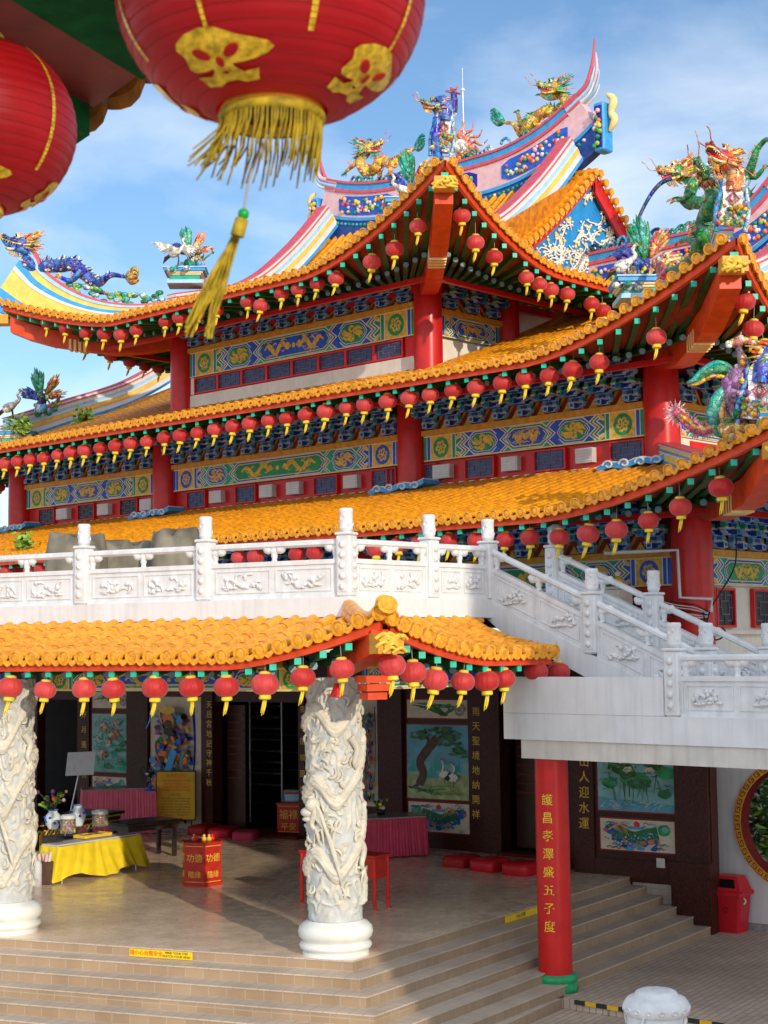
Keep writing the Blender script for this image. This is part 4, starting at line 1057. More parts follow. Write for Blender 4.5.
def balustrade(name, label, pts, n, open_end=False, first=True, last=True, cat='balustrade'):
    root = thing(name, label, cat, pts[0])
    for i, p in enumerate(pts):
        if (i == 0 and not first) or (i == len(pts) - 1 and not last): continue
        d = (pts[min(i + 1, len(pts) - 1)] - pts[max(0, i - 1)]); d.z = 0; d.normalize(); post(V(p), d, n, root)
    for i in range(len(pts) - 1):
        A, B = V(pts[i]), V(pts[i + 1]); h = B - A; sl = h.z; h2 = V((h.x, h.y, 0)); L = h2.length; a = h2.normalized()
        e = .125
        def Q(t, z): return A + a * t + UZ * (z + sl * t / L)
        mb = MB(); ring = lambda t: [Q(t, RAILH - .05) + n * (.075 * cos(x)) + UZ * (.06 * sin(x)) for x in [j * pi / 4 + pi / 8 for j in range(8)]]
        mb.grid([ring(e), ring(L - e)], 'carved_white', close=True, smooth=False); mb.build('rail', root)
        z0 = .60
        for t, hf in ((e + .07, 1), (L / 2, 0), (L - e - .07, -1)): vb = MB(); vase(vb, Q(t, z0), a, n, hf); vb.build('cloud_baluster', root)
        pb = MB()
        def slab(t0, t1, za, zb, th, m='carved_white', off=0.0):
            rows = []
            for t in (t0, t1): rows.append([Q(t, za) - n * (th / 2 - off), Q(t, zb) - n * (th / 2 - off), Q(t, zb) + n * (th / 2 + off), Q(t, za) + n * (th / 2 + off)])
            pb.grid(rows, m, smooth=False, close=True); pb.face(rows[0][::-1], m); pb.face(rows[1], m)
        slab(e, L - e, 0.0, .60, .10); slab(e, L - e, .53, .605, .15); slab(e, L - e, .0, .06, .15)
        slab(e, e + .05, .06, .53, .13); slab(L - e - .05, L - e, .06, .53, .13)
        m_ = L / 2
        for c0, c1 in ((e + .11, m_ - .05), (m_ + .05, L - e - .11)):
            for (ta, tb, za, zb) in ((c0, c1, .455, .475), (c0, c1, .10, .12), (c0, c0 + .02, .12, .455), (c1 - .02, c1, .12, .455)): slab(ta, tb, za, zb, .13)
        po = pb.build('panel', root)
        for k, (c0, c1) in enumerate(((e + .11, m_ - .05), (m_ + .05, L - e - .11))):
            cc = Q((c0 + c1) / 2, .29)
            for sgn in (1, -1):
                rb = MB(); relief(rb, cc + n * (.05 * sgn), a, n * sgn, c1 - c0 - .1, .3, i * 7 + k + int(L * 10)); rb.build('relief', po)
    return root

TD = azdir(-61.65); TN = V((TD.y, -TD.x, 0)); TN = TN if TN.y < 0 else -TN
ZT, ZS = 6.32, 4.42
q = atY(347, 597, 25.4); TC = V((q.x, q.y, ZT))
FT = Frame(TC, TD, TN)
def tp(px, y=600): return FT.pix(px, y)[0]
t1_ = tp(206); t2_ = tp(84); spn = (t2_ - t1_)
tposts = [TC + TD * t for t in (0, t1_, t2_, t2_ + spn, t2_ + 2 * spn)]
balustrade('terrace_balustrade', 'white carved stone balustrade along the sunlit terrace front above the porch roof', tposts, TN)
GT = Frame(TC, RD, -LD)
ts_ = [GT.pix(430, 598)[0], GT.pix(489, 598)[0]]
TE = TC + RD * ts_[1]
balustrade('terrace_balustrade', 'short two-panel white stone balustrade between terrace corner and stair head', [TC, TC + RD * ts_[0], TE], -LD, first=False)
SLO = (ZS - ZT) / 4.35
def sp(k, off): return TE - LD * k + RD * off + UZ * (SLO * k)
balustrade('stair_balustrade', 'sloping white carved balustrade on the near side of the stair', [sp(0, 0), sp(2.2, 0), sp(4.35, 0)], -RD, first=False)
balustrade('stair_balustrade', 'sloping white carved balustrade on the far side of the stair, by the red column', [sp(0, 1.9), sp(2.15, 1.9), sp(4.35, 1.9)], -RD)
# red column that carries the landing, and the landing
cb = atZ(556, 990.5, 0.0); RC0 = V((cb.x, cb.y, 0))
SE = RC0 - RD * .42             # a point on the landing's front edge line
FS = Frame(SE, LD, -RD)
kl = FS.pix(504, 738)[0]; kc = FS.pix(671, 718)[0]
balustrade('landing_balustrade', 'white carved stone balustrade on the landing edge, above the round gate', [FS.P(kc, ZS, -.14), FS.P(kc - 2.15, ZS, -.14), FS.P(kc - 4.3, ZS, -.14)], -RD)

landing = thing('stair_landing', 'white stair with solid parapet landing held up by one red column', 'landing', RC0)
mb = MB()
mb.obox(FS.P(kl, 4.0, -5.5), -LD * 14, -RD * 5.5, UZ * .42, 'white_paint'); mb.build('slab', landing)
mb = MB(); mb.obox(FS.P(kl, 4.424, -.22), -LD * (kl - kc - .13), -RD * .22, UZ * .58, 'white_paint'); mb.build('parapet', landing)
mb = MB(); mb.obox(FS.P(kl - .33, 3.70, -.5), -LD * 13, -RD * .47, UZ * .296, 'beam_grey'); mb.build('edge_beam', landing)
mb = MB(); R_ = .275
mb.lathe([(.30, .0), (.345, 0), (.365, .06), (.345, .12), (.315, .14), (.345, .17), (.36, .22), (.33, .27), (R_, .28)], 28, 'green', RC0)
bs_ = MB(); bs_.lathe([(R_, .19), (R_, 2.5), (R_ * .985, 3.7)], 32, 'red_paint', RC0)
rc = bs_.build('column', landing); mb.build('column_base', rc)
# gold characters wrapped on the column
view = (CAM - RC0); view.z = 0; view.normalize(); sdv = V((-view.y, view.x, 0))
dirc = (view - sdv * .30).normalized() if (view - sdv * .3).dot(V((-1, 0, 0))) > (view + sdv * .3).dot(V((-1, 0, 0))) else (view + sdv * .30).normalized()
tx = V((-dirc.y, dirc.x, 0)); tx = tx if tx.x > 0 else -tx
tm = MB()
for i, ch in enumerate('護昌孝澤盛五子度'):
    z = 3.03 - i * .285; t = text_mesh(ch, .19, tx, UZ, RC0 + dirc * (R_ + .004) + UZ * z, 'lantern_gold', 'mb')
    for v in t.v:       # bend onto the shaft
        rel = v - RC0; u = rel.dot(tx); w_ = rel.dot(dirc) - R_; an = u / R_
        t.v[t.v.index(v)] = v
    t.v = [RC0 + (dirc * cos((v - RC0).dot(tx) / R_) + tx * sin((v - RC0).dot(tx) / R_)) * (R_ + .003 + (0.004 if (v - RC0).dot(dirc) > R_ + .004 else 0)) + UZ * v.z for v in t.v]
    tm.add(t, Matrix())
tm.build('gold_characters', rc)
# stair flight: treads, soffit slab and white stringers
mb = MB(); ns = 12
for i in range(ns):
    a = 4.35 * i / ns; b = 4.35 * (i + 1) / ns; z1 = ZT + SLO * a - (ZT - ZS) / ns
    p = TE - LD * a + RD * .12; p.z = z1 - .3
    mb.obox(p, -LD * (b - a), RD * 1.66, UZ * .3, 'white_paint')
mb.build('treads', landing)
for off in (-.10, 1.8):
    mb = MB(); pts = [(0, .0), (4.35, .0), (4.35, -.22), (3.6, -.42), (.35, -.42), (0, -.32)]
    P_ = []
    for k, dz in pts:
        p = TE - LD * k + RD * off; p.z = ZT + SLO * k + dz - .002; P_.append(p)
    mb.prism(P_, RD * .2, 'white_paint'); mb.build('stringer', landing)
# terrace floor and fascia
terrace = thing('terrace', 'white terrace slab and fascia in front of the temple', 'terrace', TC)
mb = MB()
a, b = TC, TC + TD * 26
poly_t = [TC + TN * .14 - LD * .14, b + TN * .14, b + V((10, 26, 0)), F1.P(0, 0) + LD * 2 + RD * 6 + UZ * ZT, TE + RD * 2.0 - LD * .0, TE - LD * .14]
for p in poly_t: p.z = 6.0
mb.prism(poly_t, UZ * .317, 'white_paint'); mb.build('slab', terrace)

# ------------------------------------------------------------------ entrance hall under the terrace
P0 = V((-.73, 24.2, 0)); FPf = Frame(P0, TD, TN); FPr = Frame(P0, RD, -LD)
hall = thing('entrance_hall', 'temple entrance hall with carved dragon columns, dark granite wall and tiled porch roof', 'hall', P0 + UZ * PZ)
class PorchRoof(Roof):
    def __init__(s, fr, xf, tt, O0, OTip, prof, lift, inner, t1):
        Roof.__init__(s, fr, 99, prof, lift, inner, O0=O0, OT=OTip, far=False, t1=t1); s.xf, s.tt = xf, tt
    def w(s, t): return max(0., (s.xf - t) / (s.xf + s.tt))
    def z(s, t, o):
        k = max(0., min(1., (o + 1.0) / (s.O(t) + 1.0))); return s.base(o) + s.lift * s.w(t) ** 1.5 * k * k
relTC = TC - P0; relTC.z = 0
tF, oF = relTC.dot(TD), relTC.dot(TN); tR, oR = relTC.dot(RD), relTC.dot(-LD)
tip = V((.03, 22.55, 0)) - P0
tFt, oFt = tip.dot(TD), tip.dot(TN); tRt, oRt = tip.dot(RD), tip.dot(-LD)
pf = [(1.15, 5.40), (.4, 5.55), (-.4, 5.77), (oF, 6.0)]; pr = [(1.25, 5.40), (.4, 5.55), (-.2, 5.75), (oR, 6.0)]
rpf = PorchRoof(FPf, 1.3, -tFt, 1.15, oFt, pf, .62, lambda t: max(oF + .02, oFt + (t - tFt) * (oF - oFt) / (tF - tFt)), 14.0)
rpr = PorchRoof(FPr, 2.2, -tRt, 1.25, oRt, pr, .62, lambda t: max(oR + .02, oRt + (t - tRt) * (oR - oRt) / (tR - tRt)), 3.75)
tile_roof(rpf, hall, tFt + .12, step=.33, r=.105, rstep=.42, dd=.5); tile_roof(rpr, hall, tRt + .12, step=.33, r=.105, rstep=.42, dd=.5)
# hip of the porch roof: two fat round tiles running to the corner
mb = MB()
hp = []
for i in range(13):
    u = i / 12; p = P0 + (relTC * (1 - u) + tip * u); t_, o_ = (p - P0).dot(TD), (p - P0).dot(TN); p.z = rpf.z(t_, max(oF, o_)) + .06; hp.append(p)
mb.tube(hp, .13, 8, 'tile_yellow'); mb.tube([p + UZ * .15 for p in hp[:-1]], .11, 8, 'tile_yellow')
dv = (hp[-1] - hp[-2]).normalized()
for c, rr_ in ((hp[-1], .145), (hp[-2] + UZ * .15, .125)): mb.tube([c, c + dv * .05], rr_, 12, 'tile_cap', smooth=False); mb.tube([c + dv * .05, c + dv * .065], rr_ * .62, 12, 'tile_cap', smooth=False)
mb.build('hip_tiles', hall)
# top border course against the terrace wall
mb = MB(); mb.obox(FPf.P(tF - .1, 5.92, oF + .002), TD * 15, TN * .16, UZ * .07, 'tile_yellow'); mb.obox(FPr.P(tR + .0, 5.92, oR + .002), RD * 3.2, -LD * .16, UZ * .07, 'tile_yellow'); mb.build('border_course', hall)
# corner beam of the porch with gilt end
mb = MB(); dg = tip.normalized(); sdd = dg.cross(UZ); a = P0 + UZ * 5.06; b = P0 + tip * .9 + UZ * 5.42
mb.obox(a - sdd * .17, sdd * .34, b - a, UZ * .34, 'red_orange')
for k in range(3): mb.box(P0 + tip * .72 + UZ * (5.06 - k * .12), sdd * (.4 - .05 * k), dg * (.4 - .06 * k), UZ * .1, 'red_orange')
o_ = mb.build('corner_beam', hall)
mb = MB(); e = b + dg * .02; mb.box(e + dg * .12 + UZ * .14, sdd * .4, dg * .3, UZ * .28, 'gold_beam')
for k in range(12):
    x = random.uniform(-.16, .16); z = random.uniform(.02, .28); mb.tube(smooth_path([e + dg * .28 + sdd * (x - .1) + UZ * z, e + dg * .34 + sdd * x + UZ * (z + .05), e + dg * .28 + sdd * (x + .1) + UZ * (z - .02)], 3), .03, 5, 'gold')
mb.build('gilt_carving', o_)
# porch beams and ceiling
painted_beam(FPf, .45, 5.6, 4.86, 5.22, .08, 'blue', 'green', parent=hall); painted_beam(FPf, 6.5, 11.6, 4.86, 5.22, .08, 'green', 'blue', parent=hall)
painted_beam(FPr, .45, 4.2, 4.86, 5.22, .08, 'blue', 'green', parent=hall, medallion=False)
mb = MB()
c1_ = FPf.P(14, 5.26, 0); c2_ = P0 + UZ * 5.26; c3_ = FPr.P(5.2, 5.26, 0); c4_ = FW.P(-1.0, 5.26, -.3); c5_ = FW.P(24, 5.26, -.3)
mb.prism([c1_, c2_, c3_, c4_, c5_], UZ * .1, 'dark_brown'); mb.build('ceiling', hall)
# fill above ceiling on the right so no sky shows between porch roof and landing
mb = MB(); mb.obox(FPr.P(1.5, 5.37, -1.25), RD * 3.6, LD * .2, UZ * .7, 'red_dark'); mb.build('upper_wall', hall)

# --- the granite wall with its doors and paintings; left of the right doorway it stands further back
FW2 = Frame(Wp - WN * 1.63, WD, WN)
ZW = 5.25
def FWx(px): return FW if px > 560 else FW2
def wt(px, y=780): return FWx(px).pix(px, y)[0]
def wz(px, y): return FWx(px).pix(px, y)[1]
T573 = FW.pix(573, 780)[0]
for a, b in [(710, 573), (503, 378), (378, 305), (214, 78), (37, -140)]:
    wall_box(FWx(a), wt(a), T573 if b == 573 else wt(b), 0.0 if a == 710 else PZ - .02, ZW, 0.0, .3, 'granite_maroon', 'wall', hall)
wall_box(FW, T573 - .02, T573 + .28, PZ - .02, ZW, -.302, 1.65, 'granite_maroon', 'wall', hall)
for a, b, o in ((709, 676, .10), (594, 574, .05), (503, 486, .12), (485, 470, .05), (405, 381, .12), (214, 203.5, .06), (150, 129, .10), (90, 78.5, .05), (306, 300, .06)):
    wall_box(FWx(b), wt(a), wt(b), (0.0 if a == 709 else PZ) , ZW, o, o + .05, 'granite_maroon', 'pilaster', hall)
mb = MB(); mb.obox(FW.P(wt(711), 0, -.05), FW.a * (wt(672) - wt(711)), FW.n * .22, UZ * 1.32, 'granite_maroon'); mb.obox(FW.P(wt(672) + .01, PZ - .1, 0), FW.a * (wt(574) - wt(672)), FW.n * .04, UZ * .42, 'granite_maroon'); mb.build('plinth', hall)
mb = MB(); mb.obox(FW.P(-1.55, 0.0, -.12), FW.a * 1.5, FW.n * .128, UZ * PZ, 'dado_tile'); mb.build('tiled_dado', hall)
for a, b in ((560, 503), (305, 214), (78, 37)):
    wall_box(FW2, wt(a) - (1.2 if a == 560 else 0), wt(b), 4.2, ZW, -.02, .2, 'granite_maroon', 'lintel', hall)
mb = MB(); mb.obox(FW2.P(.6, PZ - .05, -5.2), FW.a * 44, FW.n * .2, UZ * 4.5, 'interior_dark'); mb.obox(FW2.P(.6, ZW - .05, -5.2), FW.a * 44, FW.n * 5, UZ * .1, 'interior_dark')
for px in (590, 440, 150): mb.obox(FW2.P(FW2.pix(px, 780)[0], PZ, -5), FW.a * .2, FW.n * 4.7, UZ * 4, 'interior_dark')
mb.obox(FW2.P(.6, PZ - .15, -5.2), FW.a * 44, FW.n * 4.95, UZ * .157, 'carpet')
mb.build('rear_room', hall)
for a, b in ((560, 503), (305, 214)):
    mb = MB(); t0, t1 = wt(a), wt(b); mb.obox(FW2.P(t0, PZ, -.3), FW.a * (t1 - t0), FW.n * .62, UZ * .07, 'carpet'); mb.build('threshold', hall)
    for s_, tt in ((1, t0 + .06), (-1, t1 - .66)):
        mb = MB(); mb.obox(FW2.P(tt, PZ + .1, -1.0 if s_ > 0 else -.5), FW.a * .6, FW.n * .06, UZ * 3.05, 'dark_brown')
        for r_ in range(9): mb.obox(FW2.P(tt + .06, PZ + 1.3 + r_ * .2, -.93 if s_ > 0 else -.43), FW.a * .48, FW.n * .02, UZ * .03, 'red_dark')
        mb.build('door', hall)
mb = MB(); ga, gb_ = FW2.pix(282, 780, -2.0)[0], FW2.pix(250, 780, -2.0)[0]
z0, z1 = PZ + .02, FW2.pix(266, 700, -2.0)[1]
for t in (ga, gb_): mb.tube([FW2.P(t, z0, -2), FW2.P(t, z1, -2)], .035, 8, 'metal')
for k in range(8):
    z = FW2.pix(266, 706 + k * 11.2, -2.0)[1]; mb.tube([FW2.P(ga, z, -2), FW2.P(gb_, z, -2)], .024, 6, 'metal')
for k in range(5): mb.tube([FW2.P(gb_ + .9, z0 + .5 + k * .45, -2.1), FW2.P(ga - .6, z0 + .5 + k * .45, -2.1)], .016, 6, 'steel_dark')
mb.build('barred_gate', hall)

# --- paintings: flat tile pictures, built as thin layers of colour
class Pic:
    def __init__(s, px0, py0, px1, py1, m, out=.0, frame='gold', quad=None):
        pc = (px0 + px1) / 2; s.F = FWx(px1); FW = s.F
        s.t0, s.t1 = FW.pix(px0, (py0 + py1) / 2, out)[0], FW.pix(px1, (py0 + py1) / 2, out)[0]
        s.z1 = FW.pix(pc, py0, out)[1]; s.z0 = FW.pix(pc, py1, out)[1]; s.o = out + .012; s.k = 0
        s.mb = MB(); f = .03
        s.mb.obox(FW.P(s.t1 - f, s.z0 - f, out - .02), FW.a * (s.t0 - s.t1 + 2 * f), FW.n * .026, UZ * (s.z1 - s.z0 + 2 * f), 'red_dark')
        s.poly([(0, 0), (1, 0), (1, 1), (0, 1)], m)
    def P(s, u, v): return s.F.P(s.t0 + (s.t1 - s.t0) * u, s.z0 + (s.z1 - s.z0) * v, s.o + s.k * .0008)
    def poly(s, pts, m): s.k += 1; s.mb.face([s.P(u, v) for u, v in pts], m)
    def blob(s, u, v, ru, rv, m, n=11, j=.18, rnd=random):
        s.poly([(u + ru * cos(2 * pi * i / n) * (1 + rnd.uniform(-j, j)), v + rv * sin(2 * pi * i / n) * (1 + rnd.uniform(-j, j))) for i in range(n)], m)
    def stroke(s, pts, w, m, taper=True):
        s.k += 1; P_ = smooth_path([V((u, v, 0)) for u, v in pts], 5); n = len(P_); asp = (s.z1 - s.z0) / abs(s.t1 - s.t0); L = []; R = []
        for i, p in enumerate(P_):
            d = P_[min(i + 1, n - 1)] - P_[max(i - 1, 0)]; d = V((d.x, d.y * asp, 0)).normalized(); ww = w * ((1 - .75 * i / n) if taper else 1) / 2
            L.append((p.x - d.y * ww, p.y + d.x * ww / asp)); R.append((p.x + d.y * ww, p.y - d.x * ww / asp))
        for i in range(n - 1): s.mb.face([s.P(*L[i]), s.P(*R[i]), s.P(*R[i + 1]), s.P(*L[i + 1])], m)
    def done(s, name='mural', label=None):
        o = s.mb.build(name, hall)
        if label: o['label'] = label
        return o
rn = random.Random(5)
def pine():
    p = Pic(407.5, 725, 469, 799, 'mural_sky')
    p.poly([(0, 0), (1, 0), (1, .34), (.8, .42), (.6, .36), (.4, .40), (.2, .34), (0, .42)], 'mural_moss')
    p.poly([(0, .32), (.25, .36), (.5, .30), (1, .36), (1, .5), (.7, .46), (.3, .5), (0, .45)], 'mural_aqua')
    for u, v, w in ((.10, .5, .1), (.48, .52, .14), (.85, .5, .1), (.4, .42, .12)): p.poly([(u - w, v - .14), (u + w, v - .14), (u + w * .3, v), (u, v + .1), (u - w * .3, v)], 'mural_sky'); p.poly([(u - w * .6, v - .14), (u + w * .4, v - .14), (u, v + .04)], 'teal')
    p.poly([(0, 0), (1, 0), (1, .18), (.8, .16), (.55, .24), (.3, .18), (0, .28)], 'mural_moss')
    p.stroke([(.2, .18), (.27, .34), (.22, .5), (.36, .68), (.5, .82)], .13, 'bark', False); p.stroke([(.34, .62), (.36, .8), (.30, .95)], .07, 'bark'); p.stroke([(.42, .74), (.6, .85), (.8, .8)], .06, 'bark')
    p.stroke([(.2, .2), (.08, .14), (.02, .16)], .05, 'bark')
    for k in range(70):
        u, v = rn.choice(((.2, .86), (.45, .93), (.65, .78), (.8, .72), (.6, .92), (.88, .62), (.3, .9), (.75, .88)))
        p.blob(u + rn.uniform(-.11, .11), v + rn.uniform(-.06, .05), rn.uniform(.03, .075), rn.uniform(.012, .03), rn.choice(('mural_green', 'mural_green', 'rafter_green', 'leaf', 'mural_jade')), j=.35, rnd=rn)
    for k in range(10): p.stroke([(rn.uniform(.05, .9), rn.uniform(.04, .2)), (rn.uniform(.1, .9), rn.uniform(.04, .2))], .02, rn.choice(('bark', 'mural_green', 'leaf_light')))
    for u, v, f in ((.64, .34, 1), (.78, .3, -1)):
        p.blob(u, v, .08, .05, 'white_bird', rnd=rn); p.stroke([(u - .04, v + .02), (u - .02 * f, v + .12), (u - .05, v + .2)], .03, 'white_bird'); p.blob(u + .09 * f, v - .01, .045, .035, 'black', rnd=rn); p.stroke([(u, v - .04), (u + .01, v - .15)], .012, 'black'); p.blob(u - .05, v + .2, .02, .012, 'pink_red', rnd=rn)
    p.done('mural', 'pine tree mural with two cranes')
pine()
def orchid(x0, y0, x1, y1):
    p = Pic(x0, y0, x1, y1, 'mural_cream')
    for k in range(16): p.stroke([(.62 + rn.uniform(-.06, .06), .15), (.5 + rn.uniform(-.2, .3), .5 + rn.uniform(0, .3)), (rn.uniform(.02, .75), rn.uniform(.3, .85))], .025, rn.choice(('mural_green', 'leaf', 'green')))
    p.blob(.88, .5, .09, .34, 'grey_stone', rnd=rn); p.blob(.88, .5, .06, .22, 'mural_cream', rnd=rn); p.blob(.88, .5, .05, .16, 'grey_stone', rnd=rn)
    p.done('mural', 'narrow orchid mural above the pine')
orchid(407.5, 700, 467.5, 718)
def beast(x0, y0, x1, y1, fl=False, lab=None):
    p = Pic(x0, y0, x1, y1, 'mural_cream'); F = (lambda u: 1 - u) if fl else (lambda u: u)
    body = [(F(.16), .62), (F(.3), .55), (F(.45), .42), (F(.62), .52), (F(.78), .62)]
    p.stroke([(u, v - .12) for u, v in body], .15, 'blue', False); p.stroke(body, .15, 'mural_green', False); p.stroke([(u, v - .24) for u, v in body[1:]], .05, 'orange', False)
    p.blob(F(.14), .66, .09, .16, 'blue', rnd=rn); p.blob(F(.12), .74, .05, .08, 'mural_green', rnd=rn); p.blob(F(.07), .62, .03, .06, 'pink_red', rnd=rn)
    p.blob(F(.86), .72, .09, .2, 'green', rnd=rn); p.blob(F(.88), .74, .05, .1, 'mural_jade', rnd=rn)
    p.blob(.5, .84, .04, .11, 'red_bright', rnd=rn)
    for k in range(5): p.blob(.42 + .04 * k, .74, .03, .05, 'sky_blue', rnd=rn)
    for k in range(9): p.blob(rn.uniform(.08, .92), rn.uniform(.06, .22), .05, .06, rn.choice(('sky_blue', 'blue', 'mural_aqua', 'navy')), rnd=rn)
    for u in (.28, .42, .62, .74): p.stroke([(F(u), .4), (F(u + .02), .24), (F(u - .03), .14)], .04, 'blue')
    for k in range(5): p.blob(rn.uniform(.05, .3), rn.uniform(.3, .9), .015, .03, 'pink_red', rnd=rn)
    for k in range(46):
        u = .2 + .6 * k / 46; v = .5 + .1 * cos(u * 9) - .09 + rn.uniform(-.17, .12); p.blob(F(u), v, .013, .03, rn.choice(('sky_blue', 'mural_jade', 'navy', 'mural_cream', 'teal', 'mural_aqua')), 7, .2, rn)
    for k in range(26): u = rn.uniform(.06, .94); v = rn.choice((rn.uniform(.04, .25), rn.uniform(.72, .95))); p.stroke([(u - .05, v), (u - .01, v + .05), (u + .03, v - .02), (u + .06, v + .03)], .012, rn.choice(('sky_blue', 'navy', 'mural_aqua', 'bark', 'mural_green')))
    for k in range(7): p.stroke([(F(.14), .66), (F(.2 + .02 * k), .75 + .02 * k), (F(.24 + .03 * k), .66 - .03 * k)], .014, rn.choice(('pink_red', 'mural_cream', 'gold')))
    p.done('mural', lab)
beast(409, 803, 470, 832, True, 'beast mural below the pine, tail to the left')
beast(601, 820, 675, 851, False, 'beast mural below the lotus, tail to the right')
def lotus():
    p = Pic(598, 745, 674, 811.5, 'mural_aqua'); p.poly([(0, 0), (1, 0), (1, .12), (0, .2)], 'mural_sky')
    p.poly([(0, .6), (1, .7), (1, 1), (0, 1)], 'mural_aqua')
    for k in range(18): u = rn.uniform(.1, .95); p.stroke([(u, rn.uniform(.4, .6)), (u + rn.uniform(-.08, .1), rn.uniform(.1, .3))], .014, rn.choice(('leaf', 'mural_green', 'mural_jade')))
    for u, v, a, b, m in ((.3, .68, .16, .12, 'rafter_green'), (.28, .72, .12, .07, 'mural_green'), (.5, .48, .2, .12, 'green'), (.56, .42, .16, .09, 'mural_green'), (.16, .42, .1, .08, 'green'), (.72, .76, .14, .09, 'mural_green'), (.9, .6, .13, .1, 'green'), (.88, .28, .08, .07, 'mural_green'), (.4, .58, .12, .1, 'leaf'), (.78, .68, .1, .05, 'rafter_green')): p.blob(u, v, a, b, m, 14, .16, rn)
    for u, v in ((.34, .76), (.42, .62), (.7, .62), (.76, .9)):
        for k in range(5): a = k * 1.1; p.blob(u + .035 * cos(a), v + .03 * sin(a), .035, .025, rn.choice(('white_bird', 'pink', 'mural_cream')), rnd=rn)
    for k in range(90): u = rn.uniform(.05, .95); v = rn.uniform(.3, .95); p.stroke([(u, v), (u + rn.uniform(-.05, .05), v + rn.uniform(-.03, .03)), (u + rn.uniform(-.1, .1), v + rn.uniform(-.07, .07))], .012, rn.choice(('mural_green', 'rafter_green', 'mural_jade', 'leaf_light', 'bark')))
    for k in range(30): u = rn.uniform(.02, .95); p.stroke([(u, .04 + rn.uniform(0, .12)), (u + .07, .05 + rn.uniform(0, .12))], .01, rn.choice(('mural_aqua', 'mural_cream', 'pale_blue')))
    p.done('mural', 'lotus pond mural')
lotus()
def peony():
    p = Pic(92.5, 714, 127, 772, 'mural_aqua'); p.poly([(0, 0), (1, 0), (1, .3), (.5, .22), (0, .28)], 'mural_jade')
    for k in range(30): p.blob(rn.uniform(.4, .95), rn.uniform(.05, .6), .1, .03, rn.choice(('mural_green', 'teal', 'mural_jade', 'leaf')), rnd=rn)
    for u, v, r in ((.65, .66, .14), (.35, .78, .1), (.32, .3, .11), (.5, .5, .08), (.75, .86, .08), (.25, .6, .07)):
        for k in range(7): a = k * .9; p.blob(u + r * .6 * cos(a), v + r * .4 * sin(a), r * .5, r * .32, rn.choice(('pink', 'orange', 'pink_red', 'mural_cream')), rnd=rn)
    for k in range(70): u = rn.uniform(.08, .95); v = rn.uniform(.05, .9); p.stroke([(u, v), (u + rn.uniform(-.1, .1), v + .04), (u + rn.uniform(-.15, .15), v + rn.uniform(.02, .12))], .022, rn.choice(('mural_green', 'teal', 'leaf', 'mural_jade', 'bark')))
    p.done('mural', 'peony mural on pale blue')
peony(); beast(93, 777, 127, 799, False, 'small beast mural behind the pink table'); orchid(93, 692, 128, 708)
def guardian(x0, y0, x1, y1, lab):
    p = Pic(x0, y0, x1, y1, 'mural_cream')
    cs = ('blue', 'pink_red', 'orange', 'mural_green', 'purple', 'gold', 'sky_blue', 'indigo', 'teal', 'orange', 'dark_brown')
    p.stroke([(.18, .9), (.22, .6), (.12, .3)], .08, 'indigo'); p.stroke([(.85, .92), (.88, .6), (.8, .2)], .06, 'indigo')
    for k in range(330):
        v = rn.uniform(.05, .86); hw = .16 + .25 * (1 - abs(v - .45) * 1.5)
        u = .5 + rn.uniform(-hw, hw); p.blob(u, v, rn.uniform(.03, .075), rn.uniform(.012, .03), rn.choice(cs), 8, .3, rn)
    for k in range(14): u = .5 + rn.uniform(-.4, .4); v = rn.uniform(.2, .95); p.stroke([(u, v), (u + rn.uniform(-.12, .12), v - .06), (u + rn.uniform(-.1, .1), v - .13)], .05, rn.choice(cs))
    p.blob(.5, .83, .11, .055, 'orange', rnd=rn); p.blob(.5, .80, .09, .03, 'bark', rnd=rn); p.blob(.5, .9, .15, .03, 'gold', rnd=rn); p.blob(.5, .74, .1, .03, 'black', rnd=rn)
    p.stroke([(.62, .6), (.5, .45), (.4, .3)], .12, 'sky_blue', False)
    p.done('mural', lab)
guardian(151, 697, 201.5, 828, 'tall mural of a bearded guardian in bright robes, left of the doorway')
guardian(361, 698, 378, 806, 'tall guardian mural half hidden behind the dragon column')
# couplet characters in gold
def couplet(txt, px, y0, y1, size, out=.056, name='gold_characters'):
    tmb = MB(); n = len(txt)
    for i, ch in enumerate(txt):
        y = y0 + (y1 - y0) * i / max(1, n - 1); t, z = FWx(px).pix(px, y, out)
        tmb.add(text_mesh(ch, size * .82, -FW.a, UZ, FWx(px).P(t, z, out), 'gold', 'mb'), Matrix())
    tmb.build(name, hall)
couplet('南天聖境地納開祥', 476, 712, 815, .26); couplet('山人迎水運', 584, 762, 824, .30); couplet('天后宮地記守神千秋', 209, 705, 783, .24, .066); couplet('花好月圓人長久', 84, 700, 790, .24); couplet('風調雨順國泰', 302.5, 710, 790, .22, .066)
mb = MB(); t, z = FW.pix(661, 863, .045); mb.obox(FW.P(t - .09, z - .09, .042), FW.a * .18, FW.n * .02, UZ * .18, 'vent_grey'); mb.build('socket_plate', hall)

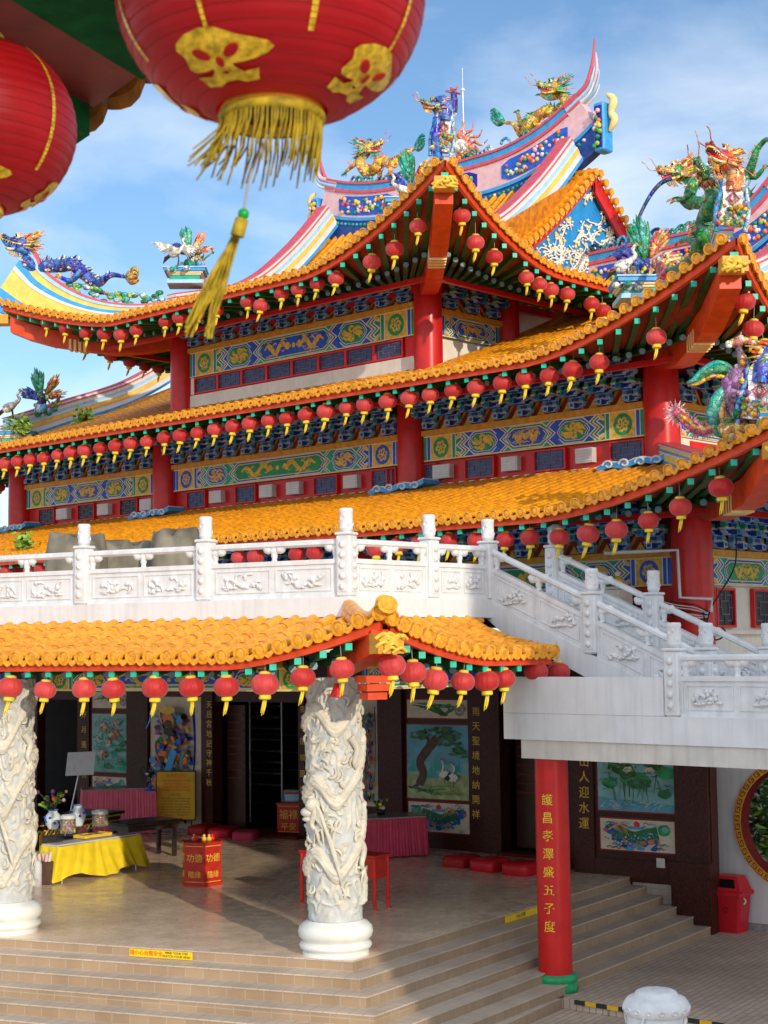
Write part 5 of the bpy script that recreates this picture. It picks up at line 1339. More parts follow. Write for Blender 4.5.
# --- stone dragon columns
def dragon_column(base, seed):
    rnd = random.Random(seed)
    b = MB(); b.lathe([(.0, 0), (.50, 0), (.50, .20), (.47, .22), (.53, .25), (.55, .29), (.53, .33), (.49, .35), (.50, .37), (.55, .42), (.565, .49), (.55, .56), (.49, .62), (.44, .64), (.42, .66)], 40, 'stone_pale', base)
    root = b.build('dragon_column', hall)
    mb = MB(); NZ, NA = 430, 176; z0, z1 = .64, 4.28; H = z1 - z0
    ph0 = rnd.uniform(0, 6.28)
    rows = []; RL = []
    def helix(th, z):
        best = 9; bs = 0
        for m in range(-1, 4):
            # centre line of the winding body
            zc = .42 + .96 * (th - ph0 + 2 * pi * m) / (2 * pi) * 1.12 + .20 * sin(2 * th + 1.3) + .10 * sin(3 * th + ph0) + .07 * sin(5 * th)
            d = (z - zc)
            if abs(d) < abs(best): best = d; bs = (th + 2 * pi * m) * .42 + zc
        return best, bs
    for i in range(NZ + 1):
        z = H * i / NZ; row = []; gl = []
        for j in range(NA):
            th = 2 * pi * j / NA; r = .405
            d, s_ = helix(th, z)
            p = V((cos(th) * 1.6 * .42, sin(th) * 1.6 * .42, z * 1.0))
            n1 = noise.noise(p * 3.1 + V((seed, 0, 0))); n2 = noise.noise(p * 6.3 + V((0, seed, 3))); n3 = noise.noise(p * 13.0)
            # swirling clouds: ridged bands of warped noise
            cl = 1 - abs(sin(5.5 * n1 + 2.2 * n2 + z * 2.3)) ; cl = max(0, cl - .25)
            rel = .040 * cl ** .7 + .012 * n2 + .006 * abs(n3)
            bw = .145 + .03 * sin(s_ * 1.7)
            if abs(d) < bw and .25 < z < H - .25:
                k = sqrt(max(0, 1 - (d / bw) ** 2))
                sc_ = abs(sin(s_ * 24 + (1 if int((d + 1) * 14) % 2 else 0) * pi / 2)) * .5 + abs(sin(d * 40)) * .5
                rel = max(rel * .6, .024 + .052 * k + .024 * (sc_ - .35) * k)
                if d > bw * .62: rel += .022 * abs(sin(s_ * 15))
            if z < .28: rel *= z / .28 * .6 + .15; 
            row.append(V(base) + V((cos(th) * (r + rel), sin(th) * (r + rel), z0 + z))); gl.append(rel)
        rows.append(row); RL.append(gl)
    mb.grid(rows, 'stone_carved', True, True, matf=lambda i, j: 'stone_ground' if RL[i][j] < .012 else 'stone_carved')
    mb.build('shaft', root)
    rl = MB()      # undercut parts: claws, mane, whiskers, cloud tips
    to = (CAM - V(base)); th0 = atan2(to.y, to.x)
    def S(a, z, r): return V(base) + V((cos(th0 + a) * r, sin(th0 + a) * r, z0 + z))
    for k in range(56):
        a = rnd.uniform(-1.6, 1.6); z = rnd.uniform(.35, H - .1); pts = []; an = rnd.uniform(0, 6.28)
        for i in range(7):
            pts.append(S(a, z, .432 + .012 * sin(i))); a += cos(an) * .09; z += sin(an) * .04; an += rnd.uniform(.2, .75)
        rl.tube(pts, [.014, .024, .028, .026, .022, .016, .009], 6, 'stone_carved')
    rl.build('cloud_relief', root)
    for a0, zc in ((-.9, 1.55), (.6, 2.45), (.9, .95)):      # clawed legs
        rl = MB()
        leg = smooth_path([S(a0, zc + .3, .44), S(a0 + .25, zc + .12, .47), S(a0 + .1, zc - .08, .475), S(a0 + .3, zc - .2, .46)], 4)
        rl.tube(leg, [.065, .065, .06, .06, .055, .05, .05, .045, .04, .038, .035, .033, .03], 8, 'stone_carved')
        for c in (-.12, 0, .12): rl.tube([leg[-1], S(a0 + .36 + c, zc - .27 + abs(c), .475), S(a0 + .34 + c * 1.6, zc - .36, .45)], [.035, .03, .008], 6, 'stone_carved')
        rl.build('dragon_leg', root)
    rl = MB(); hd = S(-.75, 1.75, .47); fwd = (S(-1.0, 1.62, .48) - hd).normalized()
    rl.ball(hd, (.12, .10, .11), 'stone_carved', 10); rl.ball(hd + fwd * .15, (.12, .11, .08), 'stone_carved', 10); rl.ball(hd + fwd * .14 - UZ * .11, (.10, .09, .045), 'stone_carved', 8)
    for k in range(9): rl.tube(smooth_path([hd + UZ * (.1 - .03 * k), S(-.55 + .05 * k, 1.75 - .06 * k, .50), S(-.35 + .06 * k, 1.55 - .10 * k, .5), S(-.2 + .05 * k, 1.2 - .08 * k, .46)], 4), [.028] * 9 + [.022, .016, .01, .004], 5, 'stone_carved')
    rl.build('dragon_head', root)
    return root
pc_ = atZ(336, 963.5, PZ - .16); dragon_column(V((pc_.x, pc_.y, PZ - .16)), 3)
lc = atZ(7, 941, PZ - .16); dragon_column(V((lc.x, lc.y, PZ - .16)), 11)
ld_ = (lc - pc_); dragon_column(V((pc_.x + ld_.x * 2, pc_.y + ld_.y * 2, PZ - .1)), 23)

# ------------------------------------------------------------------ white wall with the round gate
FM = Frame(Wp - WN * .8, WD, WN)
gt = thing('moon_gate_wall', 'white courtyard wall with a round gate rimmed in gold key pattern', 'wall', FM.P(-3, 0))
tc_, zc_ = FM.pix(797, 825); RG = 1.18
mb = MB(); n = 48; t0, t1, za, zb = tc_ - 4, FM.pix(708, 825)[0], 0.0, 4.6
def edge_pt(a):
    c, s_ = cos(a), sin(a); k = 1e9
    for v, lo, hi, o in ((c, t0, t1, tc_), (s_, za, zb, zc_)):
        if v > 1e-6: k = min(k, (hi - o) / v)
        if v < -1e-6: k = min(k, (lo - o) / v)
    return tc_ + c * k, zc_ + s_ * k
angs = sorted([2 * pi * i / n for i in range(n)] + [atan2(zz - zc_, tt - tc_) % (2 * pi) for tt in (t0, t1) for zz in (za, zb)])
for out in (0, -.3):
    mb.grid([[FM.P(tc_ + RG * cos(a), zc_ + RG * sin(a), out) for a in angs], [FM.P(*edge_pt(a), out) for a in angs]], 'white_paint', smooth=False, close=True)
mb.build('wall', gt)
mb = MB(); ring = lambda r, o: [FM.P(tc_ + r * cos(2 * pi * i / 64), zc_ + r * sin(2 * pi * i / 64), o) for i in range(64)]
mb.grid([ring(RG + .09, .0), ring(RG + .09, .05), ring(RG - .06, .05)], 'gold_beam', smooth=False, close=True); mb.grid([ring(RG - .06, .05), ring(RG - .06, -.33)], 'eave_maroon', smooth=False, close=True)
for i in range(46):
    a = 2 * pi * i / 46; u = 2 * pi / 46
    def Q(x, r): return FM.P(tc_ + r * cos(a + x * u), zc_ + r * sin(a + x * u), .053)
    for (x0, x1, r0_, r1_) in ((.1, .8, RG + .055, RG + .068), (.1, .22, RG - .02, RG + .055), (.3, .8, RG - .03, RG - .015), (.68, .8, RG - .015, RG + .03), (.45, .68, RG + .015, RG + .03)): mb.face([Q(x0, r0_), Q(x1, r0_), Q(x1, r1_), Q(x0, r1_)], 'eave_maroon')
mb.build('gate_rim', gt)
mb = MB(); mb.obox(FM.P(t0, 0, 0.0), FM.a * (t1 - t0), FM.n * .04, UZ * .13, 'grey_stone'); mb.build('skirting', gt)
# ------------------------------------------------------------------ furniture and things on the platform
def fl(px, py, z=PZ): 
    p = atZ(px, py, z); return V((p.x, p.y, z))
def frame_between(pa, pb):
    a = (pb - pa); a.z = 0; L = a.length; a.normalize(); n = V((a.y, -a.x, 0)); n = n if n.y < 0 else -n
    return a, n, L
def skirted_table(name, label, pa, pb, depth, h, cmat, top='marble_top', flare=.1, scallop=0.0, folds=26, amp=.02, drop=None, group=None):
    """table hidden by a pleated cloth: pa, pb are the front floor corners"""
    a, n, L = frame_between(pa, pb); root = thing(name, label, 'table', (pa + pb) / 2 - n * depth / 2)
    c = [pa, pb, pb - n * depth, pa - n * depth]; per = []
    ctr = (c[0] + c[2]) / 2
    for i in range(4):
        A, B = c[i], c[(i + 1) % 4]; k = max(8, int(folds * (B - A).length / L) * 4)
        for j in range(k): per.append((A + (B - A) * j / k, (A - ctr + B - ctr).normalized(), j / k))
    mb = MB(); rows = []
    for v in range(7):
        u = v / 6; row = []
        for q, (p, on, f) in enumerate(per):
            zz = h * (1 - u) + (.03 + (scallop * (0.5 - .5 * cos(f * 4 * pi)) if scallop else 0)) * u
            w_ = amp * sin(q * 2 * pi / 4 + sin(q * .7)) * (0.25 + .75 * u) + flare * (u ** 1.3 - .35)
            d = (p - ctr); d.z = 0
            row.append(V((p.x, p.y, PZ + zz)) + d.normalized() * w_)
        rows.append(row)
    mb.grid(rows, cmat, True, True); mb.build('cloth', root)
    tb = MB(); cc = ctr + UZ * (PZ + h - ctr.z); tb.bevbox(V((ctr.x, ctr.y, PZ + h + .015)), a * (L - flare * .6), n * (depth - flare * .6), UZ * .035, top, .008); tb.build('tabletop', root)
    lg = [(x, y) for x in (-.42, .42) for y in (-.38, .38)]
    for x, y in lg:
        l_ = MB(); p = V((ctr.x, ctr.y, PZ)) + a * (L * x) + n * (depth * y); l_.tube([p, p + UZ * (h - .01)], .02, 6, 'metal'); l_.build('leg', root)
    return root, ctr, a, n, L
yt, yc, ya, yn, yL = skirted_table('offering_table', 'low table draped in a flared bright yellow cloth in the sunlight', fl(57, 884), fl(145, 869), .6, .71, 'cloth_yellow', 'board_white', flare=.24, scallop=.12, folds=9, amp=.05)
skirted_table('skirted_table', 'stone topped table with pale pink pleated skirt, small fan on it', fl(82, 837), fl(157, 834), .9, 1.12, 'cloth_pink', flare=.04)
skirted_table('skirted_table', 'stone topped table with dark pink pleated skirt, right of the dragon column', fl(360, 860), fl(428, 856), 1.0, .84, 'cloth_magenta', flare=.05, folds=22)
# tray of offerings on the yellow table
t_ = thing('offering_tray', 'shallow yellow tray of papers lying on the yellow draped table', 'tray', V((yc.x, yc.y, PZ + .75)))
c = V((yc.x, yc.y, PZ + .765)) - yn * .1 + ya * .12
mb = MB(); mb.bevbox(c, ya * .75, yn * .34, UZ * .02, 'gold_beam', .005)
for s_, d, L in ((yn, ya, .75), (-yn, ya, .75), (ya, yn, .34), (-ya, yn, .34)): mb.box(c + s_ * ((.34 if d is ya else .75) / 2) + UZ * .03, d * L, s_ * .015, UZ * .06, 'yellow')
mb.build('tray', t_); mb = MB()
for k in range(6): mb.box(c + ya * (-.28 + k * .11) + UZ * .03, ya * .09, yn * .25, UZ * .03, random.choice(('box_red', 'cream', 'orange', 'board_white')))
mb.build('papers', t_)
# carved altar table and plain long table behind it
def wood_table(name, label, pa, pb, depth, h, legw=.09, carved=False):
    a, n, L = frame_between(pa, pb); ctr = (pa + pb) / 2 - n * depth / 2; root = thing(name, label, 'table', ctr)
    mb = MB(); mb.bevbox(ctr + UZ * (h - .03), a * (L + .1), n * (depth + .1), UZ * .06, 'wood_dark', .01); mb.build('tabletop', root)
    mb = MB(); mb.box(ctr + UZ * (h - .13), a * (L - .05), n * (depth - .05), UZ * .13, 'wood_dark')
    for k in range(int(L / .07)): mb.ball(ctr + a * (-L / 2 + .05 + k * .07) + n * (depth / 2 - .02) + UZ * (h - .085), (.026, .02, .022), 'gold' if carved else 'wood_dark', 6)
    mb.build('apron', root)
    for x in (-1, 1):
        for y in (-1, 1):
            l_ = MB(); p = ctr + a * (x * (L / 2 - legw)) + n * (y * (depth / 2 - legw)); l_.bevbox(p + UZ * (h / 2 - .05), a * legw, n * legw, UZ * (h - .1), 'wood_dark', .012); l_.build('leg', root)
    if carved:
        mb = MB()
        for sd_, L_ in ((n, L), (-a, depth)):
            b = sd_.cross(UZ)
            for k in range(int(L_ / .13)):
                c = ctr + sd_ * ((depth if sd_ is n else L) / 2 + .002) + b * (-L_ / 2 + .1 + k * .13) + UZ * (h - .24)
                mb.tube([c + b * (.055 * cos(j)) + UZ * (.05 * sin(j)) for j in [i * .7 for i in range(8)]], .016, 5, 'gold')
            for s_ in (-1, 1): mb.obox(ctr + sd_ * ((depth if sd_ is n else L) / 2) + b * (s_ * (L_ / 2 - .1)) - b * .04 + UZ * .02, b * .08, sd_ * .012, UZ * (h - .3), 'gold')
        mb.build('gilt_carving', root)
    return root, ctr, a, n, L
at_, ac, aa_, an_, aL = wood_table('altar_table', 'dark carved altar table with gilt apron, behind the yellow draped table', fl(37, 872), fl(122, 857), .95, 1.02, carved=True)
wood_table('long_table', 'plain dark wooden table in front of the yellow notice', fl(128, 862), fl(180, 856), .8, .82)
AT = V((ac.x, ac.y, PZ + 1.02))
def on_altar(px, py): 
    p = atZ(px, py, PZ + 1.02); return V((p.x, p.y, PZ + 1.02))
# vases and jars standing on the altar table
def vase_thing(name, label, p, prof, m='porcelain', spots=None, cat='vase'):
    root = thing(name, label, cat, p); mb = MB(); mb.lathe(prof, 20, m, p); mb.build('body', root)
    if spots:
        mb = MB(); rmax = max(prof, key=lambda q: q[0])
        for k in range(14):
            an = k * 1.9; z = rmax[1] + random.uniform(-.08, .08); mb.ball(p + V((cos(an), sin(an), 0)) * (rmax[0] - .006) + UZ * z, (.032, .032, .026), spots, 6)
        mb.lathe([(prof[-2][0] + .003, prof[-2][1] - .02), (prof[-2][0] + .003, prof[-2][1])], 16, spots, p); mb.build('painted_pattern', root)
    return root
VB = [(.0, 0), (.09, 0), (.10, .02), (.15, .12), (.165, .2), (.14, .28), (.09, .33), (.085, .36), (.105, .39), (.09, .385)]
v1 = vase_thing('flower_vase', 'blue and white porcelain vase holding pink and yellow flowers', on_altar(53, 829), VB, spots='blue')
mb = MB(); p0_ = on_altar(53, 829) + UZ * .36
fm = MB()
for k in range(22):
    an = random.random() * 6.28; r_ = random.uniform(.08, .3); hh = random.uniform(.1, .42); e = p0_ + V((cos(an) * r_, sin(an) * r_, hh)); mb.tube([p0_, (p0_ + e) / 2 + UZ * .05, e], .007, 4, 'leaf')
    if k % 2: fm.ball(e, random.uniform(.03, .055), random.choice(('pink', 'yellow', 'orange', 'purple', 'pink')), 7)
    else:
        for q in range(3): mb.ball(e + V((random.uniform(-.05, .05), random.uniform(-.05, .05), random.uniform(-.06, .03))), (.05, .025, .03), 'leaf_light' if q else 'leaf', 6)
mb.build('stems', v1); fm.build('blossoms', v1)
vase_thing('porcelain_vase', 'dark blue patterned porcelain vase between two glass jars', on_altar(78, 826), [(r, z * 1.12) for r, z in VB], spots='blue')
def jar(label, p, r, h, cols):
    root = thing('glass_jar', label, 'jar', p); mb = MB(); mb.lathe([(.0, .004), (r, .004), (r, h), (r - .012, h), (r - .012, .014), (0, .014)], 20, 'glass', p); mb.build('glass', root)
    mb = MB()
    for k in range(46):
        an = random.random() * 6.28; q = random.random() ** .5 * (r - .05); mb.ball(p + V((cos(an) * q, sin(an) * q, random.uniform(.05, h * .62))), .035, random.choice(cols), 5)
    mb.build('contents', root); mb = MB(); mb.lathe([(r + .006, h - .05), (r + .006, h), (r * .9, h + .02)], 20, 'board_white', p); mb.build('rim', root)
jar('glass jar with orange and red contents beside the flower vase', on_altar(68, 833), .15, .33, ('orange', 'red_bright', 'cream', 'gold'))
jar('glass jar with red and brown contents near the pink skirted table', on_altar(100, 826), .165, .30, ('box_red', 'gold_beam', 'cream', 'red_dark'))
# whiteboard notice on a pole
p = fl(65, 838); root = thing('notice_board', 'plain white notice board on a thin pole behind the altar table', 'sign', p)
D_ = p.y; tl_ = atY(67, 752, D_); br_ = atY(95, 775, D_); cb_ = (tl_ + br_) / 2
mb = MB(); mb.tube([p, cb_ - V((.02, 0, .1))], .022, 8, 'metal'); mb.lathe([(0, .01), (.2, .01), (.2, .03), (.03, .05)], 16, 'steel_dark', p); mb.build('pole', root)
mb = MB(); W, Hh = br_.x - tl_.x, tl_.z - br_.z; mb.bevbox(cb_ + V((0, -.03, 0)), V((W, .03, .02)), V((0, .03, 0)), V((.06, 0, Hh)), 'board_white', .006); mb.build('board', root)
mb = MB(); mb.box(cb_ + V((-W * .30, -.05, -.06)), V((W * .18, 0, 0)), V((0, .004, 0)), UZ * Hh * .3, 'pale_blue'); mb.build('printed_mark', root)
# yellow notice with red and black lines
p = fl(176, 832); root = thing('notice_sign', 'yellow notice sign with red heading and black text on a stand', 'sign', p); D_ = p.y
tl_ = atY(157, 772, D_); br_ = atY(195, 819, D_); W, Hh = br_.x - tl_.x, tl_.z - br_.z; cc = (tl_ + br_) / 2; X_ = V((W, 0, -.014 * W)).normalized()
mb = MB(); mb.bevbox(cc, X_ * (W + .06), V((0, .03, 0)), UZ * (Hh + .06), 'dark_brown', .008); mb.build('frame', root)
mb = MB(); mb.bevbox(cc - V((0, .02, 0)), X_ * W, V((0, .012, 0)), UZ * Hh, 'sign_yellow', .004); mb.build('board', root)
for x in (-.4, .4):
    l_ = MB(); q = cc + X_ * (W * x) + V((0, .02, -Hh / 2)); l_.tube([q, V((q.x, q.y + .05, PZ))], .02, 6, 'dark_brown'); l_.build('leg', root)
yy = cc - V((0, .0275, 0)); tm = MB()
tm.add(text_mesh('參拜者須知', .10, X_, UZ, yy + UZ * Hh * .41, 'red_bright', 'mb', thick=.002), Matrix())
for i, s_ in enumerate(('一請勿高聲喧嘩保持安靜肅穆', '二香燭供品請放置指定位置上', '三貴重物品請自行小心看管好', '四請愛護公物保持環境的清潔')): tm.add(text_mesh(s_, .058, X_, UZ, yy + UZ * Hh * (.31 - i * .066), 'red_bright', 'mb', thick=.002), Matrix())
tm.add(text_mesh('NOTICE', .062, X_, UZ, yy + UZ * Hh * .02, 'black', 'mb', thick=.002), Matrix())
for i, s_ in enumerate(('Please keep quiet and behave with', 'respect. Joss sticks and offerings', 'to be placed at the proper places.', 'Take good care of your belongings.', 'Please keep the temple clean and', 'do not climb on the railings here.', 'Thank you        Management')): tm.add(text_mesh(s_, .052, X_, UZ, yy + UZ * Hh * (-.06 - i * .058), 'black', 'mb', thick=.002), Matrix())
tm.build('lettering', root)
# small table fan
p = atZ(150, 791, PZ + 1.15); root = thing('table_fan', 'small black table fan with blue base on the pink skirted table', 'fan', p)
mb = MB(); mb.lathe([(0, .005), (.16, .005), (.16, .03), (.04, .06), (.03, .22)], 16, 'blue', p); mb.build('base', root)
hc = p + V((-.05, -.05, .42)); ax_ = V((-.5, -.8, 0)).normalized(); sx_ = ax_.cross(UZ)
mb = MB()
for rr in (.22, .15, .08): mb.tube([hc + (sx_ * cos(i * pi / 10) + UZ * sin(i * pi / 10)) * rr for i in range(21)], .008, 5, 'black')
for i in range(14): mb.tube([hc, hc + (sx_ * cos(i * pi / 7) + UZ * sin(i * pi / 7)) * .22], .005, 4, 'black')
mb.build('cage', root); mb = MB(); mb.lathe([(0, 0), (.05, 0), (.05, .03), (0, .035)], 12, 'metal', hc, axis=ax_)
for i in range(3):
    an = i * 2.09; d = sx_ * cos(an) + UZ * sin(an); d2 = sx_ * cos(an + .7) + UZ * sin(an + .7); mb.prism([hc - ax_ * .02, hc + d * .19 - ax_ * .03, hc + d2 * .19 - ax_ * .01], ax_ * .008, 'steel_dark')
mb.build('blades', root); mb = MB(); mb.tube([p + UZ * .2, hc - ax_ * .1], .03, 7, 'black'); mb.lathe([(0, 0), (.07, .02), (.07, .14), (0, .16)], 12, 'black', hc - ax_ * .18, axis=ax_); mb.build('motor', root)
# donation boxes
def donation_box(label, p, w, h, six=True, txt=('功德', '隨緣'), items=True):
    root = thing('donation_box', label, 'box', p); mb = MB(); n = 6 if six else 4; th = -pi / 2 - pi / n - .3
    pts = [p + V((cos(th + 2 * pi * i / n) * w, sin(th + 2 * pi * i / n) * w, .02)) for i in range(n)]
    mb.prism(pts, UZ * (h - .02), 'box_red'); cpt = [p + (q - p) * 1.06 for q in pts]; mb.prism([V((q.x, q.y, p.z + h)) for q in cpt], UZ * .04, 'box_red'); mb.prism([V((q.x, q.y, p.z)) for q in cpt], UZ * .06, 'box_red'); mb.build('body', root)
    tm = MB()
    for i in range(n):
        A, B = pts[i], pts[(i + 1) % n]; m_ = (A + B) / 2; X_ = (B - A).normalized(); out = (m_ - p); out.z = 0; out.normalize()
        if X_.cross(UZ).dot(out) < 0: X_ = -X_
        if out.y > .3: continue
        c = V((m_.x, m_.y, p.z)) + out * .004; L = (B - A).length
        s1 = min(.26, L * .42)
        tm.add(text_mesh(txt[0], s1, X_, UZ, c + UZ * h * .66, 'gold', 'mb'), Matrix()); tm.add(text_mesh(txt[1], s1 * .8, X_, UZ, c + UZ * h * .27, 'gold', 'mb'), Matrix())
        for zz in (.08, h - .04): tm.obox(c - X_ * (L * .45) + UZ * zz, X_ * L * .9, out * .004, UZ * .012, 'gold')
    tm.build('gold_characters', root)
    if items:
        mb = MB()
        for k in range(5):
            q = p + V((random.uniform(-.2, .2) * w / .3, random.uniform(-.15, .15), h + .04)); mb.lathe([(0, 0), (.05, 0), (.06, .05), (.02, .08), (.035, .1), (0, .13)], 8, 'red_bright' if k % 2 else 'gold', q)
        mb.build('ornaments', root)
    return root
donation_box('six-sided red donation box with gold characters alone on the open floor', fl(202, 884), .41, .80)
b2 = fl(293, 834); donation_box('red box with gold characters beside the dark doorway, left of the dragon column', b2, .42, .74, six=False, txt=('福祿', '平安'), items=False)
q = b2 + UZ * .79; root = thing('display_carton', 'small printed carton on top of the red box beside the doorway', 'box', q)
mb = MB(); mb.bevbox(q + UZ * .15, V((.44, 0, 0)), V((0, .3, 0)), UZ * .3, 'grey_stone', .01); mb.build('carton', root); mb = MB(); mb.box(q + V((0, -.153, .14)), V((.36, 0, 0)), V((0, .004, 0)), UZ * .2, 'pale_blue'); mb.box(q + V((0, -.157, .22)), V((.36, 0, 0)), V((0, .004, 0)), UZ * .05, 'box_red'); mb.build('print', root)
# barrier post
p = fl(241, 815, PZ + .07) ; root = thing('barrier_post', 'slim steel barrier post with red top in the doorway', 'post', p); mb = MB(); mb.lathe([(0, .01), (.17, .01), (.17, .03), (.03, .05), (.028, .9), (0, .9)], 14, 'metal', p); mb.build('stem', root); mb = MB(); mb.lathe([(0, .9), (.045, .9), (.05, .98), (.03, 1.02), (.035, 1.1), (0, 1.12)], 12, 'box_red', p); mb.build('cap', root)
# kneeling cushions
def cushion(label, pa, pb, depth, h, m):
    a, n, L = frame_between(pa, pb); c = (pa + pb) / 2 - n * depth / 2; root = thing('kneeling_cushion', label, 'cushion', c)
    mb = MB(); rows = []
    for z, s_ in ((0.0, .97), (.03, 1.0), (h - .05, 1.0), (h - .015, .97), (h + .01, .80), (h + .025, .4), (h + .028, .02)):
        row = []
        for i in range(32):
            an = 2 * pi * i / 32; cx, sy = cos(an), sin(an); k = (abs(cx) ** 8 + abs(sy) ** 8) ** (-1 / 8); row.append(c + a * (cx * k * L / 2 * s_) + n * (sy * k * depth / 2 * s_) + UZ * z)
        rows.append(row)
    mb.grid(rows, m, True, True); mb.build('pad', root); mb = MB()
    for z in (.03, h - .05): mb.tube([c + a * (cos(t) * (abs(cos(t)) ** 8 + abs(sin(t)) ** 8) ** (-1 / 8) * (L / 2 + .004)) + n * (sin(t) * (abs(cos(t)) ** 8 + abs(sin(t)) ** 8) ** (-1 / 8) * (depth / 2 + .004)) + UZ * z for t in [2 * pi * i / 32 for i in range(33)]], .008, 5, m)
    mb.build('piping', root)
cushion('maroon kneeling cushion farthest left of the three by the right doorway', fl(441, 867), fl(463, 869), .72, .22, 'cushion_red')
cushion('red kneeling cushion in the middle of the three by the right doorway', fl(468, 871), fl(491, 873.5), .72, .24, 'plastic_red')
cushion('red kneeling cushion nearest the tall red column', fl(500, 875), fl(524, 877.5), .72, .24, 'plastic_red')
cushion('dark maroon kneeling cushion just right of the yellow notice', fl(186, 835), fl(205, 836), .8, .22, 'cushion_red')
cushion('bright red kneeling cushion at the edge of the doorway carpet', fl(206, 838), fl(229, 838.5), .8, .22, 'plastic_red')
cushion('purplish kneeling cushion at the front of the doorway carpet', fl(231, 841), fl(254, 841), .8, .2, 'cloth_magenta')
mb = MB(); cq = [fl(205, 833), fl(305, 836), fl(310, 824), fl(232, 818)]; mb.prism([q + UZ * .004 for q in cq], UZ * .012, 'carpet'); tag(mb.build('carpet', None, cq[0]), 'dark red carpet on the floor in front of the dark doorway', 'carpet')
# flower pot on the dark pink table
p = atZ(381, 815, PZ + .87); root = thing('flower_pot', 'small pot of white and yellow flowers on the dark pink skirted table', 'flower pot', p); mb = MB(); mb.lathe([(0, 0), (.08, 0), (.11, .14), (.10, .14)], 12, 'black', p); mb.build('pot', root); mb = MB()
for k in range(18): mb.ball(p + V((random.uniform(-.13, .13), random.uniform(-.1, .1), random.uniform(.15, .34))), random.uniform(.03, .05), random.choice(('yellow', 'board_white', 'leaf', 'leaf')), 6)
mb.build('flowers', root)
# red offering stand behind the dragon column
pa, pb = fl(300, 903), fl(375, 911); a, n, L = frame_between(pa, pb); dpt = .45; c = (pa + pb) / 2 - n * dpt / 2
root = thing('offering_stand', 'bright red metal offering stand half hidden behind the dragon column', 'stand', c)
mb = MB(); mb.bevbox(c + UZ * .92, a * (L + .04), n * (dpt + .04), UZ * .05, 'box_red', .01); mb.build('tabletop', root); mb = MB()
for s_, LL, d in ((n, L, dpt), (-n, L, dpt), (a, dpt, L), (-a, dpt, L)):
    b = s_.cross(UZ); mb.box(c + s_ * (d / 2 - .03) + UZ * .72, b * (LL - .08), s_ * .03, UZ * .36, 'box_red')
mb.build('side_panel', root)
for x in (-1, 1):
    for y in (-1, 1):
        l_ = MB(); p = c + a * (x * (L / 2 - .03)) + n * (y * (dpt / 2 - .03)); l_.tube(smooth_path([p + UZ * .9, p + UZ * .4 + a * .01 * x, p + UZ * .12, p + a * (.03 * x)], 4), .034, 7, 'red_bright'); l_.build('leg', root)
# basket and can beside the altar table
p = fl(45, 884); root = thing('paper_basket', 'brown paper basket with rolls on the floor by the left column', 'basket', p); mb = MB(); mb.bevbox(p + UZ * .22, V((.32, 0, 0)), V((0, .3, 0)), UZ * .44, 'bark', .015); mb.build('basket', root); mb = MB()
for k in range(4): mb.tube([p + V((-.1 + .06 * k, random.uniform(-.1, .1), .4)), p + V((-.12 + .08 * k, 0, .58 + .04 * (k % 2)))], .035, 7, 'mural_cream' if k % 2 else 'pink')
mb.build('rolls', root)
p = fl(37.5, 886); tm = MB(); tm.lathe([(0, 0), (.085, 0), (.085, .42), (.06, .47), (.05, .5), (0, .5)], 14, 'board_white', p); tag(tm.build('spray_can', None, p), 'white canister on the floor close to the left dragon column', 'can')
# stickers on the top risers
def sticker(label, pxa, pxb, pa_, pb_, z0, z1, txt1, txt2, m1):
    A, B = pa_, pb_; a = (B - A).normalized(); n = V((a.y, -a.x, 0)); n = n if n.y < 0 else -n
    ta, tb = on_plane(pxa[0], pxa[1], A, a)[0], on_plane(pxb[0], pxb[1], A, a)[0]
    root = thing('warning_sticker', label, 'sticker', A + a * ta + UZ * z0); o = n * .022
    mb = MB(); mb.obox(A + a * ta + UZ * z0 + n * .012, a * (tb - ta), n * .006, UZ * (z1 - z0), 'sign_sticker'); mb.build('band', root)
    m_ = A + o + UZ * ((z0 + z1) / 2); L = tb - ta
    t = text_mesh(txt1, (z1 - z0) * .72, a, UZ, m_ + a * (ta + L * .27) - n * .002, m1, root, 'lettering', .003)
    t = text_mesh(txt2, (z1 - z0) * .44, a, UZ, m_ + a * (ta + L * .75) - n * .002, 'black', root, 'lettering', .003)
mat('sign_sticker', (0.85, 0.56, 0.01), 0.4, 0.05, 5)
zt_ = PZ - .025
A = K[0] + SD * 20
sticker('bright yellow warning strip with red and black writing on the sunlit top step', (130, 941), (193, 950), A, K[0], PZ - .145, PZ - .03, '請小心台階安全', 'MIND YOUR STEP\nWATCH YOUR HEAD', 'red_bright')
sticker('shaded yellow warning strip with black writing left of the tall red column', (504, 912), (560, 897), K[0], Wp, PZ - .145, PZ - .03, '小心台階', 'MIND YOUR\nSTEP', 'bark')
# litter bin with hooded lid
p = atZ(732, 931, 0.0); p = V((p.x, p.y, 0)); root = thing('litter_bin', 'red plastic litter bin with hooded open lid against the white wall', 'bin', p)
a, n = -WD, WN
def ringb(w, d, z, r=.05): return [p + a * (sx * (w / 2 - (r if q else 0))) + n * (sy * (d / 2 - (0 if q else r))) + UZ * z for sx, sy, q in ((1, -1, 0), (1, 1, 0), (1, 1, 1), (-1, 1, 1), (-1, 1, 0), (-1, -1, 0), (-1, -1, 1), (1, -1, 1))]
mb = MB(); rows = [ringb(.50, .44, .0), ringb(.62, .54, .72), ringb(.60, .52, .72)]; mb.grid(rows, 'plastic_red', False, True); mb.face(rows[0], 'plastic_red'); mb.build('body', root)
mb = MB(); rows = [ringb(.72, .62, .70), ringb(.72, .62, .76), ringb(.64, .54, .80)]; mb.grid(rows, 'plastic_red', False, True)
